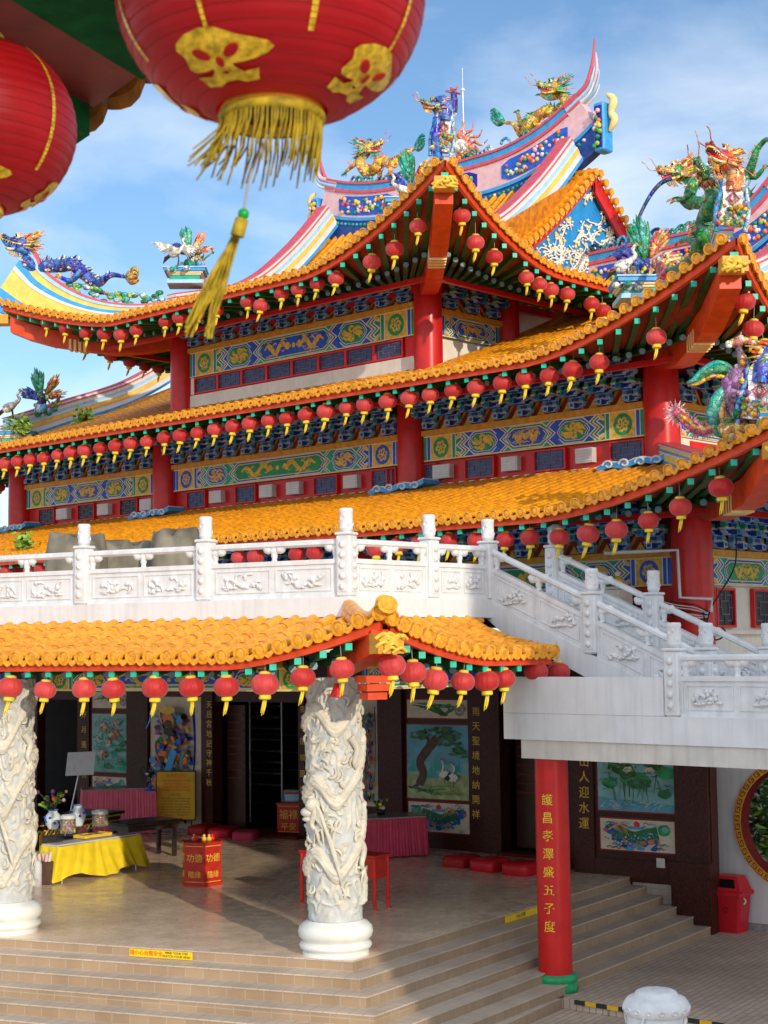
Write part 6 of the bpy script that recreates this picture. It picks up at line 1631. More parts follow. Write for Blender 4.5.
top = [p + a * (x * .22) + n * (y * .17) + UZ * 1.06 for x, y in ((1, -1), (1, 1), (-1, 1), (-1, -1))]; bot = [p + a * (x * .31) + n * (y * .26) + UZ * .80 for x, y in ((1, -1), (1, 1), (-1, 1), (-1, -1))]
mb.face(top, 'plastic_red')
for i in (0, 1, 2, 3):
    j = (i + 1) % 4
    if i == 1:      # front opening
        A_, B_, C_, D_ = bot[1], bot[2], top[2], top[1]; L_ = lambda u, v: (A_ * (1 - u) + B_ * u) * (1 - v) + (D_ * (1 - u) + C_ * u) * v
        for u0, u1, v0, v1 in ((0, .16, 0, 1), (.84, 1, 0, 1), (.16, .84, 0, .18), (.16, .84, .78, 1)): mb.face([L_(u0, v0), L_(u1, v0), L_(u1, v1), L_(u0, v1)], 'plastic_red')
        for u0, u1, v0, v1 in ((.16, .84, .18, .78),):
            q = [L_(u0, v0), L_(u1, v0), L_(u1, v1), L_(u0, v1)]; mb.face([x - n * .18 for x in q], 'black')
            for e_ in range(4): mb.face([q[e_], q[(e_ + 1) % 4], q[(e_ + 1) % 4] - n * .18, q[e_] - n * .18], 'eave_maroon')
    else: mb.face([bot[i], bot[j], top[j], top[i]], 'plastic_red')
mb.build('lid', root)
mb = MB(); c_ = p + n * .265 + UZ * .44
for k in range(3): mb.tube([c_ + (a * cos(k * 2.09 + u) + UZ * sin(k * 2.09 + u)) * .05 for u in (0, .5, 1.0, 1.4)], .008, 5, 'eave_maroon')
mb.build('mark', root); mb = MB(); mb.tube(smooth_path([p + a * .31 + UZ * .66 + n * .1, p + a * .36 + UZ * .6 + n * .13, p + a * .33 + UZ * .55 + n * .16], 4), .014, 6, 'cream'); mb.build('handle', root)
# carved white stone post in the front
D_ = 18.6; tp_ = atY(656, 990, D_); p = V((tp_.x, tp_.y, -.158)); hT = tp_.z + .158
root = thing('stone_post', 'round carved white stone post top at the lower right in the courtyard', 'post', p)
mb = MB(); mb.lathe([(.36, 0), (.36, hT - .55), (.335, hT - .35), (.335, hT - .26)], 40, 'carved_white', p); mb.build('shaft', root)
mb = MB(); mb.lathe([(.335, hT - .27), (.365, hT - .25), (.375, hT - .2), (.365, hT - .13), (.33, hT - .085), (.27, hT - .06), (.25, hT - .055), (.235, hT - .02), (.20, hT), (.0, hT + .006)], 40, 'carved_white', p); mb.build('cap', root)
mb = MB()
for k in range(16):
    an = 2 * pi * k / 16; c = p + V((cos(an), sin(an), 0)) * .372 + UZ * (hT - .195); tv = V((-sin(an), cos(an), 0))
    mb.tube([c + tv * (.045 * cos(u) * (1 - u / 9)) + UZ * (.035 * sin(u) * (1 - u / 9)) for u in [j * .7 for j in range(9)]], .013, 5, 'carved_white')
for k in range(30):
    an = random.random() * 6.28; z = hT - random.uniform(.36, .9); pts = []
    for j in range(6): pts.append(p + V((cos(an), sin(an), 0)) * .352 + UZ * z); an += random.uniform(.04, .12); z += random.uniform(-.07, .07)
    mb.tube(pts, .022, 5, 'carved_white')
mb.build('relief', root)
# covered things standing on the terrace
def tarp_pile(label, px0, px1, ytop, D, seed, w=1.2):
    A, B = atY(px0, 560, D), atY(px1, 560, D); rnd = random.Random(seed); c = (A + B) / 2; c.z = 0; L = (B - A).length; top = atY((px0 + px1) / 2, ytop, D).z - ZT
    rows = []
    for v in range(13):
        row = []
        for i in range(48):
            an = 2 * pi * i / 48; u = v / 12; cx = cos(an); sy = sin(an); k = (abs(cx) ** 4 + abs(sy) ** 4) ** -.25
            prof = sqrt(max(0.0, 1 - (max(0, u - .35) / .65) ** 2.4))
            nz = noise.noise(V((cx * 2, sy * 2, u * 2 + seed)))
            zz = top * (min(1, u * 1.5) ** .9) * (1 - .10 * abs(sin(cx * 5 + seed)) * (u > .5)) + .06 * nz * top * (u > .2)
            r_ = 1.12 - .12 * u + .13 * (abs(sin(an * 3.5 + seed + u * .8)) - .5) * (1 - .35 * u)
            row.append(c + V((B - A)).normalized() * (cx * k * L / 2 * r_ * prof) + V((0, 1, 0)) * (sy * k * w / 2 * r_ * prof) + UZ * (ZT + max(.0, zz)))
        rows.append(row)
    mb = MB(); mb.grid(rows, 'tarp', True, True); o = mb.build('covered_pile', None, V((c.x, c.y, ZT))); tag(o, label, 'covered goods')
tarp_pile('smaller domed grey-brown tarpaulin cover behind the terrace balustrade', 52, 104, 534, 31.5, 1)
tarp_pile('low sagging stretch of tarpaulin between the two covered piles', 100, 160, 541, 32.2, 3)
tarp_pile('tall grey tarpaulin cover behind the middle balustrade panel', 154, 200, 528, 31.2, 2)
# cream shrine cabinet at the stair head
p = GT.P(ts_[1] + 3.0, ZS, .2 - 2.2); a = RD; n = -LD
c = atY(612, 590, 31.0); p = V((c.x, c.y, ZS)); root = thing('cream_cabinet', 'cream painted cabinet with small figures on top behind the stair rails', 'cabinet', p)
zc0 = c.z
mb = MB(); mb.bevbox(p + UZ * ((zc0 + .0 - ZS) / 2), LD * .62, RD * .5, UZ * (zc0 - ZS), 'cream', .015); mb.build('body', root); mb = MB(); mb.bevbox(V((p.x, p.y, zc0 + .03)), LD * .70, RD * .56, UZ * .05, 'cream', .01); mb.build('top', root)
for k, m in ((-.16, 'teal'), (.14, 'gold')):
    mb = MB(); q = V((p.x, p.y, zc0 + .055)) - LD * k; mb.lathe([(0, 0), (.10, 0), (.12, .1), (.06, .2), (0, .22)], 10, m, q); mb.ball(q + UZ * .25, .06, 'cream', 8); mb.build('figure', root)
# white conduit and loose cables on the corner column of the ground storey
cc1 = F1.P(0, 0); vv = (CAM - cc1); vv.z = 0; vv.normalize(); sv = V((-vv.y, vv.x, 0)); sv = sv if sv.x > 0 else -sv
def oncol(px, py, r=.43):
    q = atY(px, py, cc1.y - .4); return q
root = thing('cable_conduit', 'white cable conduit bent around the ground floor corner column', 'conduit', oncol(690, 580))
mb = MB(); mb.tube([oncol(*q) for q in ((604, 553), (640, 551.5), (677.5, 550), (680, 597.5), (712, 599), (711, 612))], .035, 6, 'white_paint', smooth=False); mb.build('pipe', root)
root = thing('cable_bundle', 'bundle of slack grey and black cables around the ground floor corner column', 'cables', oncol(700, 610))
for k in range(7):
    mb = MB(); mb.tube(smooth_path([oncol(652, 596 + k * 1.2), oncol(672, 602 + k * 2.2), oncol(695, 605 + k * 2.5), oncol(708, 612 + k)], 5), .011, 5, 'black' if k % 3 == 0 else 'vent_grey'); mb.build('cable', root)
for pts in (((736, 535), (735, 565), (722, 590), (712, 606), (706, 625), (702, 640)), ((703, 612), (708, 632), (716, 640), (726, 634), (722, 627))):
    mb = MB(); mb.tube(smooth_path([oncol(*q) for q in pts], 5), .016, 5, 'black'); mb.build('cable', root)
# potted plant and leaves seen through the round gate
base = FM.P(tc_ + .75, 0, -1.9); root = thing('garden_shrub', 'green leafy shrub seen through the round gate', 'plant', base); mb = MB()
for k in range(14):
    e = base + V((random.uniform(-.9, .9), random.uniform(-.5, .5), random.uniform(1.2, 2.9))); mb.tube(smooth_path([base, (base + e) / 2 + V((random.uniform(-.2, .2), 0, .3)), e], 4), .018, 5, 'bark')
mb.build('stems', root); mb = MB()
for k in range(2200):
    c = base + V((random.gauss(0, .8), random.gauss(0, .35), random.choice((random.gauss(1.5, .3), random.gauss(2.4, .3), random.gauss(2.0, .5))))); d = V((random.gauss(0, 1), random.gauss(0, 1), random.gauss(0, .6))).normalized(); s_ = d.orthogonal().normalized() * .045
    mb.face([c - d * .13, c + s_, c + d * .13, c - s_], random.choice(('leaf', 'leaf', 'leaf', 'leaf_light')))
mb.build('foliage', root)
bw = MB(); bw.obox(FM.P(tc_ - 9, 0, -7), FM.a * 14, FM.n * .2, UZ * 4.2, 'white_paint'); tag(bw.build('garden_wall', None, FM.P(tc_, 0, -7)), 'plain white garden wall beyond the round gate', 'wall')
# sprigs growing out of the roof on the left
def sprig(label, px, py, D, n, h, seed):
    rnd = random.Random(seed); b = atY(px, py, D); root = thing('roof_weed', label, 'plant', b); st_ = MB(); lf = MB()
    for k in range(n):
        e = b + V((rnd.uniform(-.5, .5) * h, rnd.uniform(-.3, .3) * h, rnd.uniform(.5, 1) * h)); st_.tube([b, (b + e) / 2 + V((rnd.uniform(-.1, .1), 0, .08)), e], .012, 4, 'bark')
        for q in range(16):
            c = b + (e - b) * rnd.uniform(.4, 1.05) + V((rnd.gauss(0, .1), rnd.gauss(0, .1), rnd.gauss(0, .09))); d = V((rnd.gauss(0, 1), rnd.gauss(0, 1), rnd.gauss(0, .7))).normalized(); s_ = d.orthogonal().normalized() * .06
            lf.face([c - d * .11, c + s_, c + d * .11, c - s_], rnd.choice(('leaf_light', 'leaf_light', 'lime')))
    st_.build('stems', root); lf.build('foliage', root)
D_ = hp2b[2].y - .6
sprig('spindly green weed sprouting on the left roof ridge, below the crane statue', 24, 440, D_, 6, .85, 1); sprig('bushier green weed sprouting on the left middle roof, right of the bird statue', 80, 432, D_ + 1.2, 8, .8, 2)
sprig('pale weed growing on the lowest tiled roof above the terrace balustrade', 22, 553, 41, 6, .5, 5)
# ------------------------------------------------------------------ lanterns
def lantern_proto():
    root = thing('red_lantern', 'lantern', 'lantern', V((0, 0, 0)))
    R_, H_ = .185, .15
    mb = MB(); prof = [(R_ * sin(pi * i / 12) ** .72 if 0 < i < 12 else .07, -H_ * cos(pi * i / 12)) for i in range(13)]
    prof[0] = (.075, -H_); prof[-1] = (.075, H_)
    mb.lathe(prof, 48, 'lantern_paper', lob=.11, lobn=16); mb.build('body', root)
    mb = MB(); mb.lathe([(.0, H_ + .035), (.05, H_ + .035), (.082, H_ + .02), (.085, H_ - .012), (.06, H_ - .015)], 16, 'gold'); mb.tube([V((0, 0, H_ + .03)), V((0, 0, H_ + .34))], .006, 5, 'wire'); mb.build('cap', root)
    mb = MB(); mb.lathe([(.06, -H_ + .012), (.08, -H_ + .006), (.085, -H_ - .04), (.07, -H_ - .055), (.0, -H_ - .055)], 16, 'lantern_gold'); mb.build('collar', root)
    mb = MB()
    for k in range(5):
        a = k * 1.26; x = .02 * cos(a); y = .02 * sin(a); mb.tube([V((x, y, -H_ - .05)), V((x - .012, y, -H_ - .12)), V((x - .03, y, -H_ - .19)), V((x - .045, y, -H_ - .235 - .02 * (k % 3)))], [.009, .013, .012, .005], 5, 'lantern_gold')
    mb.build('tassel', root)
    return root
LP = lantern_proto(); first_l = [True]
def lantern(p, label, group):
    o = LP if first_l[0] else copy_tree(LP); first_l[0] = False
    o.location = p; o.rotation_euler = (random.uniform(-.10, .10), random.uniform(-.08, .16), random.uniform(-.6, .6)); s_ = random.uniform(.92, 1.08); o.scale = (s_, s_, s_)
    o['label'] = label; o['group'] = group; return o
def row(rf, pix, fmt, group, inset=.30, rng=None):
    """hang one lantern under the eave for each sight line, just inside the eave edge"""
    n = len(pix)
    for i, (px, py) in enumerate(pix):
        o = rf.O0 - inset
        for it in range(6):
            t, z = on_plane(px, py, rf.fr.o + rf.fr.n * o, rf.fr.a); o = rf.O(t) - inset
        lantern(rf.fr.P(t, z, o), fmt.format(ORD[i]), group)
top_front = [(46.9, 323), (65.6, 328.7), (86, 332.9), (104.2, 334), (121, 334.7), (136.2, 330.5), (165.4, 322), (179.7, 317.8), (197, 315), (216.3, 309.8), (247.9, 301.7), (260.9, 305.6), (281.4, 293.5), (298.3, 289.3), (317.2, 283.8), (336, 278.5), (371.9, 262.3), (394.7, 249.2), (417.8, 226.5)]
row(r3f, top_front, 'red lantern under the front eave of the top roof, {} from the left', 'red lanterns along the front eave of the top roof')
row(r3r, [(461.7, 216), (475.5, 242.6), (494.3, 257), (526.3, 277.8), (539.3, 284.3), (551, 290), (567.2, 294.2), (591.4, 303.8), (603, 311)], 'red lantern under the right-hand eave of the top roof, {} from the left', 'red lanterns along the right eave of the top roof')
row(r3b, [(59.4, 334.7), (86.7, 346.4), (110.7, 355.5), (129.7, 362), (145, 366.5), (158.9, 369)], 'lantern hanging on the far underside of the top roof, {} from the left', 'red lanterns on the far side of the top roof')
mid_front = [(5.2, 463.9), (17.8, 461.6), (30.7, 459.6), (43.6, 458.2), (57.9, 455.3), (71, 452.5), (84.5, 450.7), (100.3, 448.2), (115.8, 445.9), (130.7, 443.6), (147, 441.6), (164.5, 437.8), (180.5, 435.8), (197.7, 433), (215, 429.3), (233.2, 426.6), (249.9, 423.6), (268.9, 420.4), (286.8, 418.2), (306, 414.5), (325.8, 411.6), (346.9, 407.6), (364.8, 404.7), (387.7, 401.4), (409.3, 398.1), (430.4, 394.8), (453, 390.5), (476, 387.4), (502.4, 383), (525.4, 378.3), (549.4, 375.7), (572.4, 370.2), (599.3, 362.5), (656.5, 337.3)]
row(r2f, mid_front, 'red lantern in the long row under the middle roof front eave, {} from the left', 'red lanterns along the front eave of the middle roof')
row(r2r, [(743.5, 301.5), (753, 329), (764, 349)], 'red lantern under the right-hand eave of the middle roof, {} from the top', 'red lanterns along the right eave of the middle roof')
low = [(8, 571), (30, 571), (41.7, 569), (64, 567.5), (84, 566), (239, 557.5), (255.5, 556.5), (297, 554), (314.6, 553), (376, 549), (399, 545), (420, 543), (448.5, 540.5), (477, 540.5), (505, 540), (530, 537.5), (559.5, 537.5), (588, 534), (616.5, 530), (648.5, 521), (680.5, 507), (721, 487.5)]
row(r1f, low, 'red lantern under the lowest temple roof above the balustrade, {} from the left', 'red lanterns along the front eave of the lowest temple roof')
lantern(B2.P(1.2, CAMH + (655 - 489) * (B2.P(1.2, 0, 3).y) / 1600, 3.0), 'lone lantern far left below the middle roof', 'far lantern')
row(rpf, [(10, 687.5), (45, 690), (84, 689), (113.5, 689), (155, 688), (191.5, 687.5), (226.5, 687), (265, 684.5), (303, 677.5), (342, 669)], 'red lantern under the porch roof front eave, {} from the left', 'red lanterns along the porch front eave', inset=.16)
row(rpr, [(391.7, 665.4), (413, 672.4), (434.7, 679.7), (462.8, 681.5), (486.3, 681), (503.7, 678.4), (536, 671.4), (558, 672)], 'red lantern under the right side of the porch roof, {} from the left', 'red lanterns along the porch side eave', inset=.16)
pb_ = atY(336.5, 690, 23.4); root = thing('red_bell', 'tiny red bell lamp hanging over the dragon column', 'lamp', pb_); mb = MB(); mb.lathe([(0, .1), (.03, .1), (.05, .03), (.10, -.08), (.105, -.1), (0, -.09)], 14, 'red_bright', pb_); mb.build('bell', root); mb = MB(); mb.tube([pb_ + UZ * .1, pb_ + UZ * .45], .008, 5, 'wire'); mb.ball(pb_ - UZ * .11, .035, 'board_white', 7); mb.build('cord', root)

# ------------------------------------------------------------------ sculptures on the ridges
def dragon_head(root, N0, nr, H, f, s_, body, belly, fin, mane):
    sd = f.cross(UZ).normalized(); up = sd.cross(f); R3 = Matrix((f, sd, up)).transposed(); hb = MB()
    Q = lambda a, b=0.0, c=0.0: H + f * (s_ * a) + sd * (s_ * b) + up * (s_ * c)
    hb.tube(smooth_path([N0, (N0 + H) / 2 + up * s_ * .1, Q(-.2)], 3), [nr, nr * .95, s_ * .5], 10, body)
    hb.ball(Q(0, 0, .02), (s_ * .62, s_ * .5, s_ * .48), body, 12, R3)
    def loft(secs, m):
        rows = [[Q(a, b * w, c + h * d) for b, d in ((-1, -.6), (-1, .3), (-.6, .9), (0, 1.0), (.6, .9), (1, .3), (1, -.6), (0, -.8))] for a, w, h, c in secs]
        hb.grid(rows, m, True, True); hb.face(rows[0][::-1], m); hb.face(rows[-1], m)
    loft([(.1, .44, .34, .12), (.5, .36, .26, .10), (.9, .30, .20, .12), (1.15, .32, .22, .2), (1.32, .24, .15, .24)], fin)
    loft([(-.05, .36, .18, -.32), (.4, .30, .12, -.46), (.85, .24, .10, -.52), (1.08, .16, .08, -.46)], belly)
    hb.tube(smooth_path([Q(0, -.1, -.2), Q(.5, 0, -.24), Q(.95, .02, -.34), Q(1.15, .02, -.22)], 3), [s_ * .16, s_ * .12, s_ * .03], 6, 'red_bright')
    hb.tube(smooth_path([Q(.0, -.44, -.12), Q(.6, -.38, -.10), Q(1.1, -.32, .02), Q(1.34, 0, .1), Q(1.1, .32, .02), Q(.6, .38, -.10), Q(0, .44, -.12)], 4), s_ * .055, 5, belly)
    for e in (-1, 1):
        hb.ball(Q(1.28, e * .17, .36), (s_ * .15, s_ * .13, s_ * .11), fin, 7, R3)
        hb.ball(Q(.36, e * .34, .40), s_ * .17, 'white_bird', 8); hb.ball(Q(.45, e * .44, .42), s_ * .085, 'black', 6)
        for k in range(4): hb.cone(Q(.15 + .14 * k, e * (.34 + .02 * k), .52), Q(.0 + .13 * k, e * .5, .78 - .05 * k), s_ * .08, mane, 4)
        for k in range(5): hb.cone(Q(.45 + .17 * k, e * .33, -.1 + .03 * k), Q(.47 + .17 * k, e * .33, -.30 + .03 * k), s_ * .05, 'white_paint', 4)
        hb.tube(smooth_path([Q(-.05, e * .26, .42), Q(-.45, e * .36, .72), Q(-.8, e * .42, .78), Q(-1.15, e * .5, .98)], 3), [s_ * .10, s_ * .09, s_ * .07, s_ * .05, s_ * .02], 6, 'orange'); hb.tube([Q(-.7, e * .4, .76), Q(-.85, e * .5, 1.02)], [s_ * .05, s_ * .015], 5, 'orange')
        for k in range(5): hb.tube(smooth_path([Q(-.1, e * .42, -.1 - .06 * k), Q(-.5, e * (.62 + .03 * k), .05 - .14 * k), Q(-.95 + .05 * k, e * (.66 + .04 * k), .25 - .22 * k)], 3), [s_ * .09, s_ * .1, s_ * .08, s_ * .05, s_ * .015], 5, mane if k % 2 else fin)
        hb.tube(smooth_path([Q(1.25, e * .25, .2), Q(1.7, e * .45, .35), Q(1.95, e * .5, .75), Q(2.2, e * .45, .9)], 4), .011, 4, 'orange')
    for k in range(5): hb.tube(smooth_path([Q(.2 + .15 * k, 0, -.55), Q(.15 + .15 * k, 0, -.8), Q(.0 + .12 * k, 0, -1.0)], 3), [s_ * .06, s_ * .05, s_ * .015], 5, mane)
    hb.build('head', root); mb = MB()
    for q in range(24):
        a = q * 2.4; b = Q(-.3, cos(a) * .42, sin(a) * .42); e_ = random.uniform(.7, 1.35)
        mb.tube(smooth_path([b, b - f * s_ * e_ * .5 + sd * (cos(a) * s_ * .4) + up * (sin(a) * s_ * .35 + s_ * .1), b - f * s_ * e_ + sd * (cos(a) * s_ * .55) + up * (sin(a) * s_ * .6 + s_ * .25)], 3), [s_ * .10, s_ * .10, s_ * .08, s_ * .05, s_ * .012], 5, mane if q % 3 else 'orange')
    mb.build('mane', root)
def dragon(name, label, pts, D, r, body, belly, fin, mane, face=None, legs=(), tuft='yellow', hs=1.0, parent=None, spikes='white_bird', depth=None, cat='dragon statue'):
    """pts: sight-line points from the neck to the tail; D: distance of the ridge it stands on"""
    Dp = depth or (lambda px: D)
    P = [atY(x, y, Dp(x)) for x, y in pts]
    root = thing(name, label, cat, P[len(P) // 2] - UZ * r)
    P = smooth_path(P, 7); n = len(P)
    P = [p + V((0, .10 * sin(i * .5) * r * 6, 0)) for i, p in enumerate(P)]
    rad = []
    for i in range(n):
        u = i / (n - 1); rad.append(r * (.72 + .28 * min(1, u * 5)) * (1 if u < .55 else 1 - .82 * (u - .55) / .45))
    mb = MB(); k = 12
    mb.tube(P, rad, k, body, matf=None)
    # belly plates and dorsal fin follow the curve of the body
    for i in range(1, n - 1):
        t = (P[i + 1] - P[i - 1]).normalized(); sd = V((0, -1, 0)); up = t.cross(sd); up = up if up.z > 0 else -up
        if i % 2 == 0:
            mb.ball(P[i] - up * rad[i] * .62 + sd * rad[i] * .5, (rad[i] * .5, rad[i] * .42, rad[i] * .3), belly, 6)
        for q in (-.5, .1, .6):      # scales in relief
            if i % 2: mb.ball(P[i] + sd * rad[i] * .93 * cos(q) + up * rad[i] * .93 * sin(q), (rad[i] * .28, rad[i] * .12, rad[i] * .2), fin if i % 4 == 1 and q > 0 else body, 5)
    mb.build('body', root)
    mb = MB()
    for i in range(2, n - 3):
        t = (P[i + 1] - P[i - 1]).normalized(); up = t.cross(V((0, -1, 0))); up = up if up.z > 0 else -up
        mb.cone(P[i] + up * rad[i] * .8, P[i] + up * (rad[i] * 1.75) + t * rad[i] * .5, rad[i] * .32, spikes if i % 2 else fin, 4)
    mb.build('dorsal_fin', root)
    # head
    f = V(face or (-1, 0, 0)); f = f.normalized(); H = P[0] + f * r * 1.2 + UZ * r * .5; s_ = r * 1.85 * hs
    sd = f.cross(UZ).normalized(); up = sd.cross(f)
    R3 = Matrix((f, sd, up)).transposed()
    dragon_head(root, P[0], rad[0], H, f, s_, body, belly, fin, mane)
    for j, leg in enumerate(legs):
        L_ = smooth_path([atY(x, y, Dp(x)) + V((0, -r * (.9 if j % 2 == 0 else -.6), 0)) for x, y in leg], 4); m = len(L_)
        lb = MB(); lb.tube(L_, [r * (.62 - .34 * i / (m - 1)) for i in range(m)], 7, body)
        e = L_[-1]; d = (L_[-1] - L_[-2]).normalized()
        for c in (-.8, -.25, .3, .85):
            dd = (d + V((c * .8, random.uniform(-.4, .4), .25 * c))).normalized(); lb.tube([e, e + dd * r * .75, e + dd * r * 1.15 - UZ * r * .35], [r * .2, r * .15, r * .03], 5, mane)
        for c in range(3): lb.cone(L_[m // 2], L_[m // 2] + V((random.uniform(-1, 1), -.2, random.uniform(.3, 1.2))) * r * 1.5, r * .22, 'orange', 5)
        lb.build('leg', root)
    tb = MB(); t = (P[-1] - P[-4]).normalized()
    for c in (-.5, -.2, .1, .4): tb.tube(smooth_path([P[-2], P[-1] + t * r * 1.0 + UZ * c * r * 1.6, P[-1] + t * r * 2.3 + UZ * (c * r * 2.2 + r * .3), P[-1] + t * r * 3.2 + UZ * c * r * 1.2], 3), [r * .3, r * .45, r * .5, r * .5, r * .45, r * .38, r * .28, r * .18, r * .05], 6, tuft)
    tb.build('tail_tuft', root)
    return root
dep_hip = lambda pts: (lambda px: min(((abs(384 + (p.x / p.y) * 1600 - px), p.y) for p in pts))[1])
SHARDS[0] = True
# the five dragons one can make out
dragon('dragon_statue', 'blue dragon sculpture with yellow mane and flame tail stretched along the far left ridge end', [(30, 249), (27, 259), (36, 270), (46, 268), (60, 265), (74, 266), (84, 274), (95, 283), (104, 279), (116, 275), (128, 277)], 44, .19, 'blue', 'pale_yellow', 'navy', 'yellow', face=(-.9, -.3, .12), legs=(((30, 253), (18, 250), (8, 245), (4, 240)), ((45, 270), (40, 277), (34, 281)), ((82, 272), (72, 282), (62, 279)), ((94, 281), (97, 290), (104, 292))), depth=dep_hip(hp3b), tuft='gold', hs=1.15)
RDp = lambda px: min(((abs(384 + (p.x / p.y) * 1600 - px), p.y) for p in rp3))[1]
dragon('dragon_statue', 'golden dragon sculpture rearing on the right end of the topmost ridge', [(560, 91), (566, 102), (560, 116), (549, 112), (537, 116), (528, 127), (521, 133), (512, 124), (503, 121)], 43, .17, 'yellow', 'gold', 'lime', 'teal', face=(-.95, -.3, -.05), legs=(((556, 98), (548, 100), (541, 97)), ((560, 108), (567, 106), (572, 100)), ((532, 122), (538, 128), (541, 132)), ((524, 130), (521, 122), (518, 112))), depth=RDp, tuft='teal', hs=1.1, spikes='teal')
dragon('dragon_statue', 'golden dragon with teal mane on the left end of the topmost ridge, facing right', [(363, 152), (360, 163), (366, 172), (376, 168), (384, 160), (392, 166), (398, 158), (408, 152), (416, 147)], 46.5, .165, 'yellow', 'pale_yellow', 'gold', 'teal', face=(.9, -.4, .1), legs=(((362, 160), (353, 167), (346, 173)), ((376, 166), (380, 174), (378, 178)), ((388, 164), (391, 172), (388, 176))), depth=RDp, tuft='teal', hs=1.15, spikes='orange')
WDp = lambda px: min(((abs(384 + (p.x / p.y) * 1600 - px), p.y) for p in rpw))[1]
dragon('dragon_statue', 'green dragon with golden head and very long whisker on the right wing ridge', [(684, 175), (692, 184), (690, 196), (698, 204), (712, 200), (722, 190), (730, 196), (742, 186), (750, 170), (756, 152), (766, 140), (772, 150)], 39, .17, 'green', 'gold', 'yellow', 'yellow', face=(-.95, -.25, -.1), legs=(((692, 192), (684, 200), (676, 202)), ((700, 200), (690, 206), (680, 198), (674, 198)), ((740, 188), (748, 196), (744, 204)), ((748, 172), (756, 176), (764, 168))), depth=lambda px: WDp(px) - .1, tuft='pink_red', hs=1.25, spikes='gold')
whk = MB(); whk.tube(smooth_path([atY(x, y, 39.2) for x, y in ((671, 178), (660, 184), (650, 196), (640, 215), (632, 236), (622, 248), (606, 258))], 6), [.05 * (1 - i / 48) + .012 for i in range(37)], 6, 'navy'); tag(whk.build('dragon_whisker', None, atY(640, 215, 39.2)), 'long curved blue whisker reaching down left from the golden-headed dragon', 'whisker')
def pearl(px, py, D):
    c = atY(px, py, D); root = thing('flaming_pearl', 'white pearl ringed by curling orange flames on the middle of the topmost ridge', 'pearl', c); mb = MB(); mb.ball(c, .24, 'white_paint', 14); mb.build('pearl', root); mb = MB()
    for k in range(11):
        a = -1.9 + k * .42; d = V((cos(a), 0, sin(a))); n_ = V((-sin(a), 0, cos(a))); mb.tube(smooth_path([c + d * .2, c + d * .42 + n_ * .08, c + d * .62 - n_ * .07, c + d * .85 + n_ * .05], 4), [.085 * (1 - i / 13) for i in range(13)], 6, 'orange')
    mb.build('flames', root); mb = MB(); mb.tube([c - UZ * .2, c - UZ * .8], .06, 6, 'gold'); mb.build('stem', root)
pearl(460, 147, RDp(460))
mb = MB(); a = atY(464, 165, 47.0); mb.tube([a - UZ * 1.5, a + UZ * 1.6], .045, 7, 'metal'); mb.tube([a + UZ * 1.6, a + UZ * 2.3], .028, 6, 'metal'); mb.tube([a + UZ * 2.3, a + UZ * 3.0], .014, 5, 'board_white'); mb.lathe([(0, 2.25), (.07, 2.28), (.07, 2.34), (0, 2.37)], 10, 'board_white', a); tag(mb.build('lightning_rod', None, a), 'thin grey lightning rod rising behind the top roof corner', 'lightning rod')

# upright scroll plates with dragon heads on the eave tips
def tip_guard(label, pxc, y0, y1, D, wpx, head_px, face, col=('blue', 'yellow', 'teal'), hr=.15, open_=False):
    b, t = atY(pxc[0], y0, D), atY(pxc[1], y1, D); h = (t - b); L = h.length; u = h.normalized(); w = wpx / 1600 * D
    n = (CAM - b); n.z = 0; n.normalize(); s_ = n.cross(u).normalized(); s_ = s_ if s_.x > 0 else -s_
    root = thing('eave_tip_guardian', label, 'eave ornament', b); mb = MB()
    rows = []
    prof = [(0, .55), (.12, .62), (.3, .5), (.5, .5), (.72, .62), (.9, .56), (1.0, .3)]
    out = [b + u * (L * v) + s_ * (w * k) for v, k in prof] + [b + u * (L * v) - s_ * (w * k) for v, k in reversed(prof)]
    mb.prism([p - n * .10 for p in out], n * .16, 'white_paint', side='pale_blue'); 
    mb.prism([b + u * (L * v) + s_ * (w * k) + n * .062 for v, k in ((.66, -.3), (.66, .3), (.95, .28), (.95, -.28))], n * .03, 'red_paint')
    mb.prism([b + u * (L * v) + s_ * (w * k) + n * .062 for v, k in ((.06, -.3), (.06, .3), (.32, .26), (.32, -.26))], n * .03, 'sky_blue')
    for sg in (-1, 1):
        mb.tube([b + u * (L * (.49 + .12 * y)) + s_ * (w * .34 * sg * x) + n * .075 for x, y in ((0, -1), (1, 0), (0, 1), (.45, 0), (0, -.5))], .018, 5, 'pink_red', smooth=False)
        mb.tube(smooth_path([b + s_ * (sg * w * .75) - u * .1, b + u * L * .3 + s_ * (sg * w * .85), b + u * L * .7 + s_ * (sg * w * .62), b + u * L * .85 + s_ * (sg * w * .75)], 5), .045, 6, 'sky_blue' if sg < 0 else 'pale_blue')
    mb.build('scroll_plate', root); mb = MB()
    for k in range(26): mb.ball(b + u * (L * random.uniform(.0, .36)) + s_ * (w * random.uniform(-.7, .7)) + n * .09, random.uniform(.035, .06), random.choice(('lime', 'gold', 'green', 'yellow', 'orange')), 6)
    mb.build('flowers', root)
    # head
    H = atY(*head_px, D - .1); f = V(face).normalized()
    nb = MB(); nb.tube(smooth_path([t - u * .35, t + u * .02, H - f * hr * .6], 4), [.15, .16, .16, .17, .18], 9, col[0]); nb.build('neck', root)
    dragon_head(root, H - f * hr * .8, hr * .7, H, f, hr * 1.3, col[0], col[1], col[2], 'yellow')
    return root, b, t
g3 = tip_guard('white scroll plate with a dragon head gaping left on the top roof corner', (441, 446), 152, 105, hip3(4.3).y, 14, (433, 105), (-.95, -.3, .1))
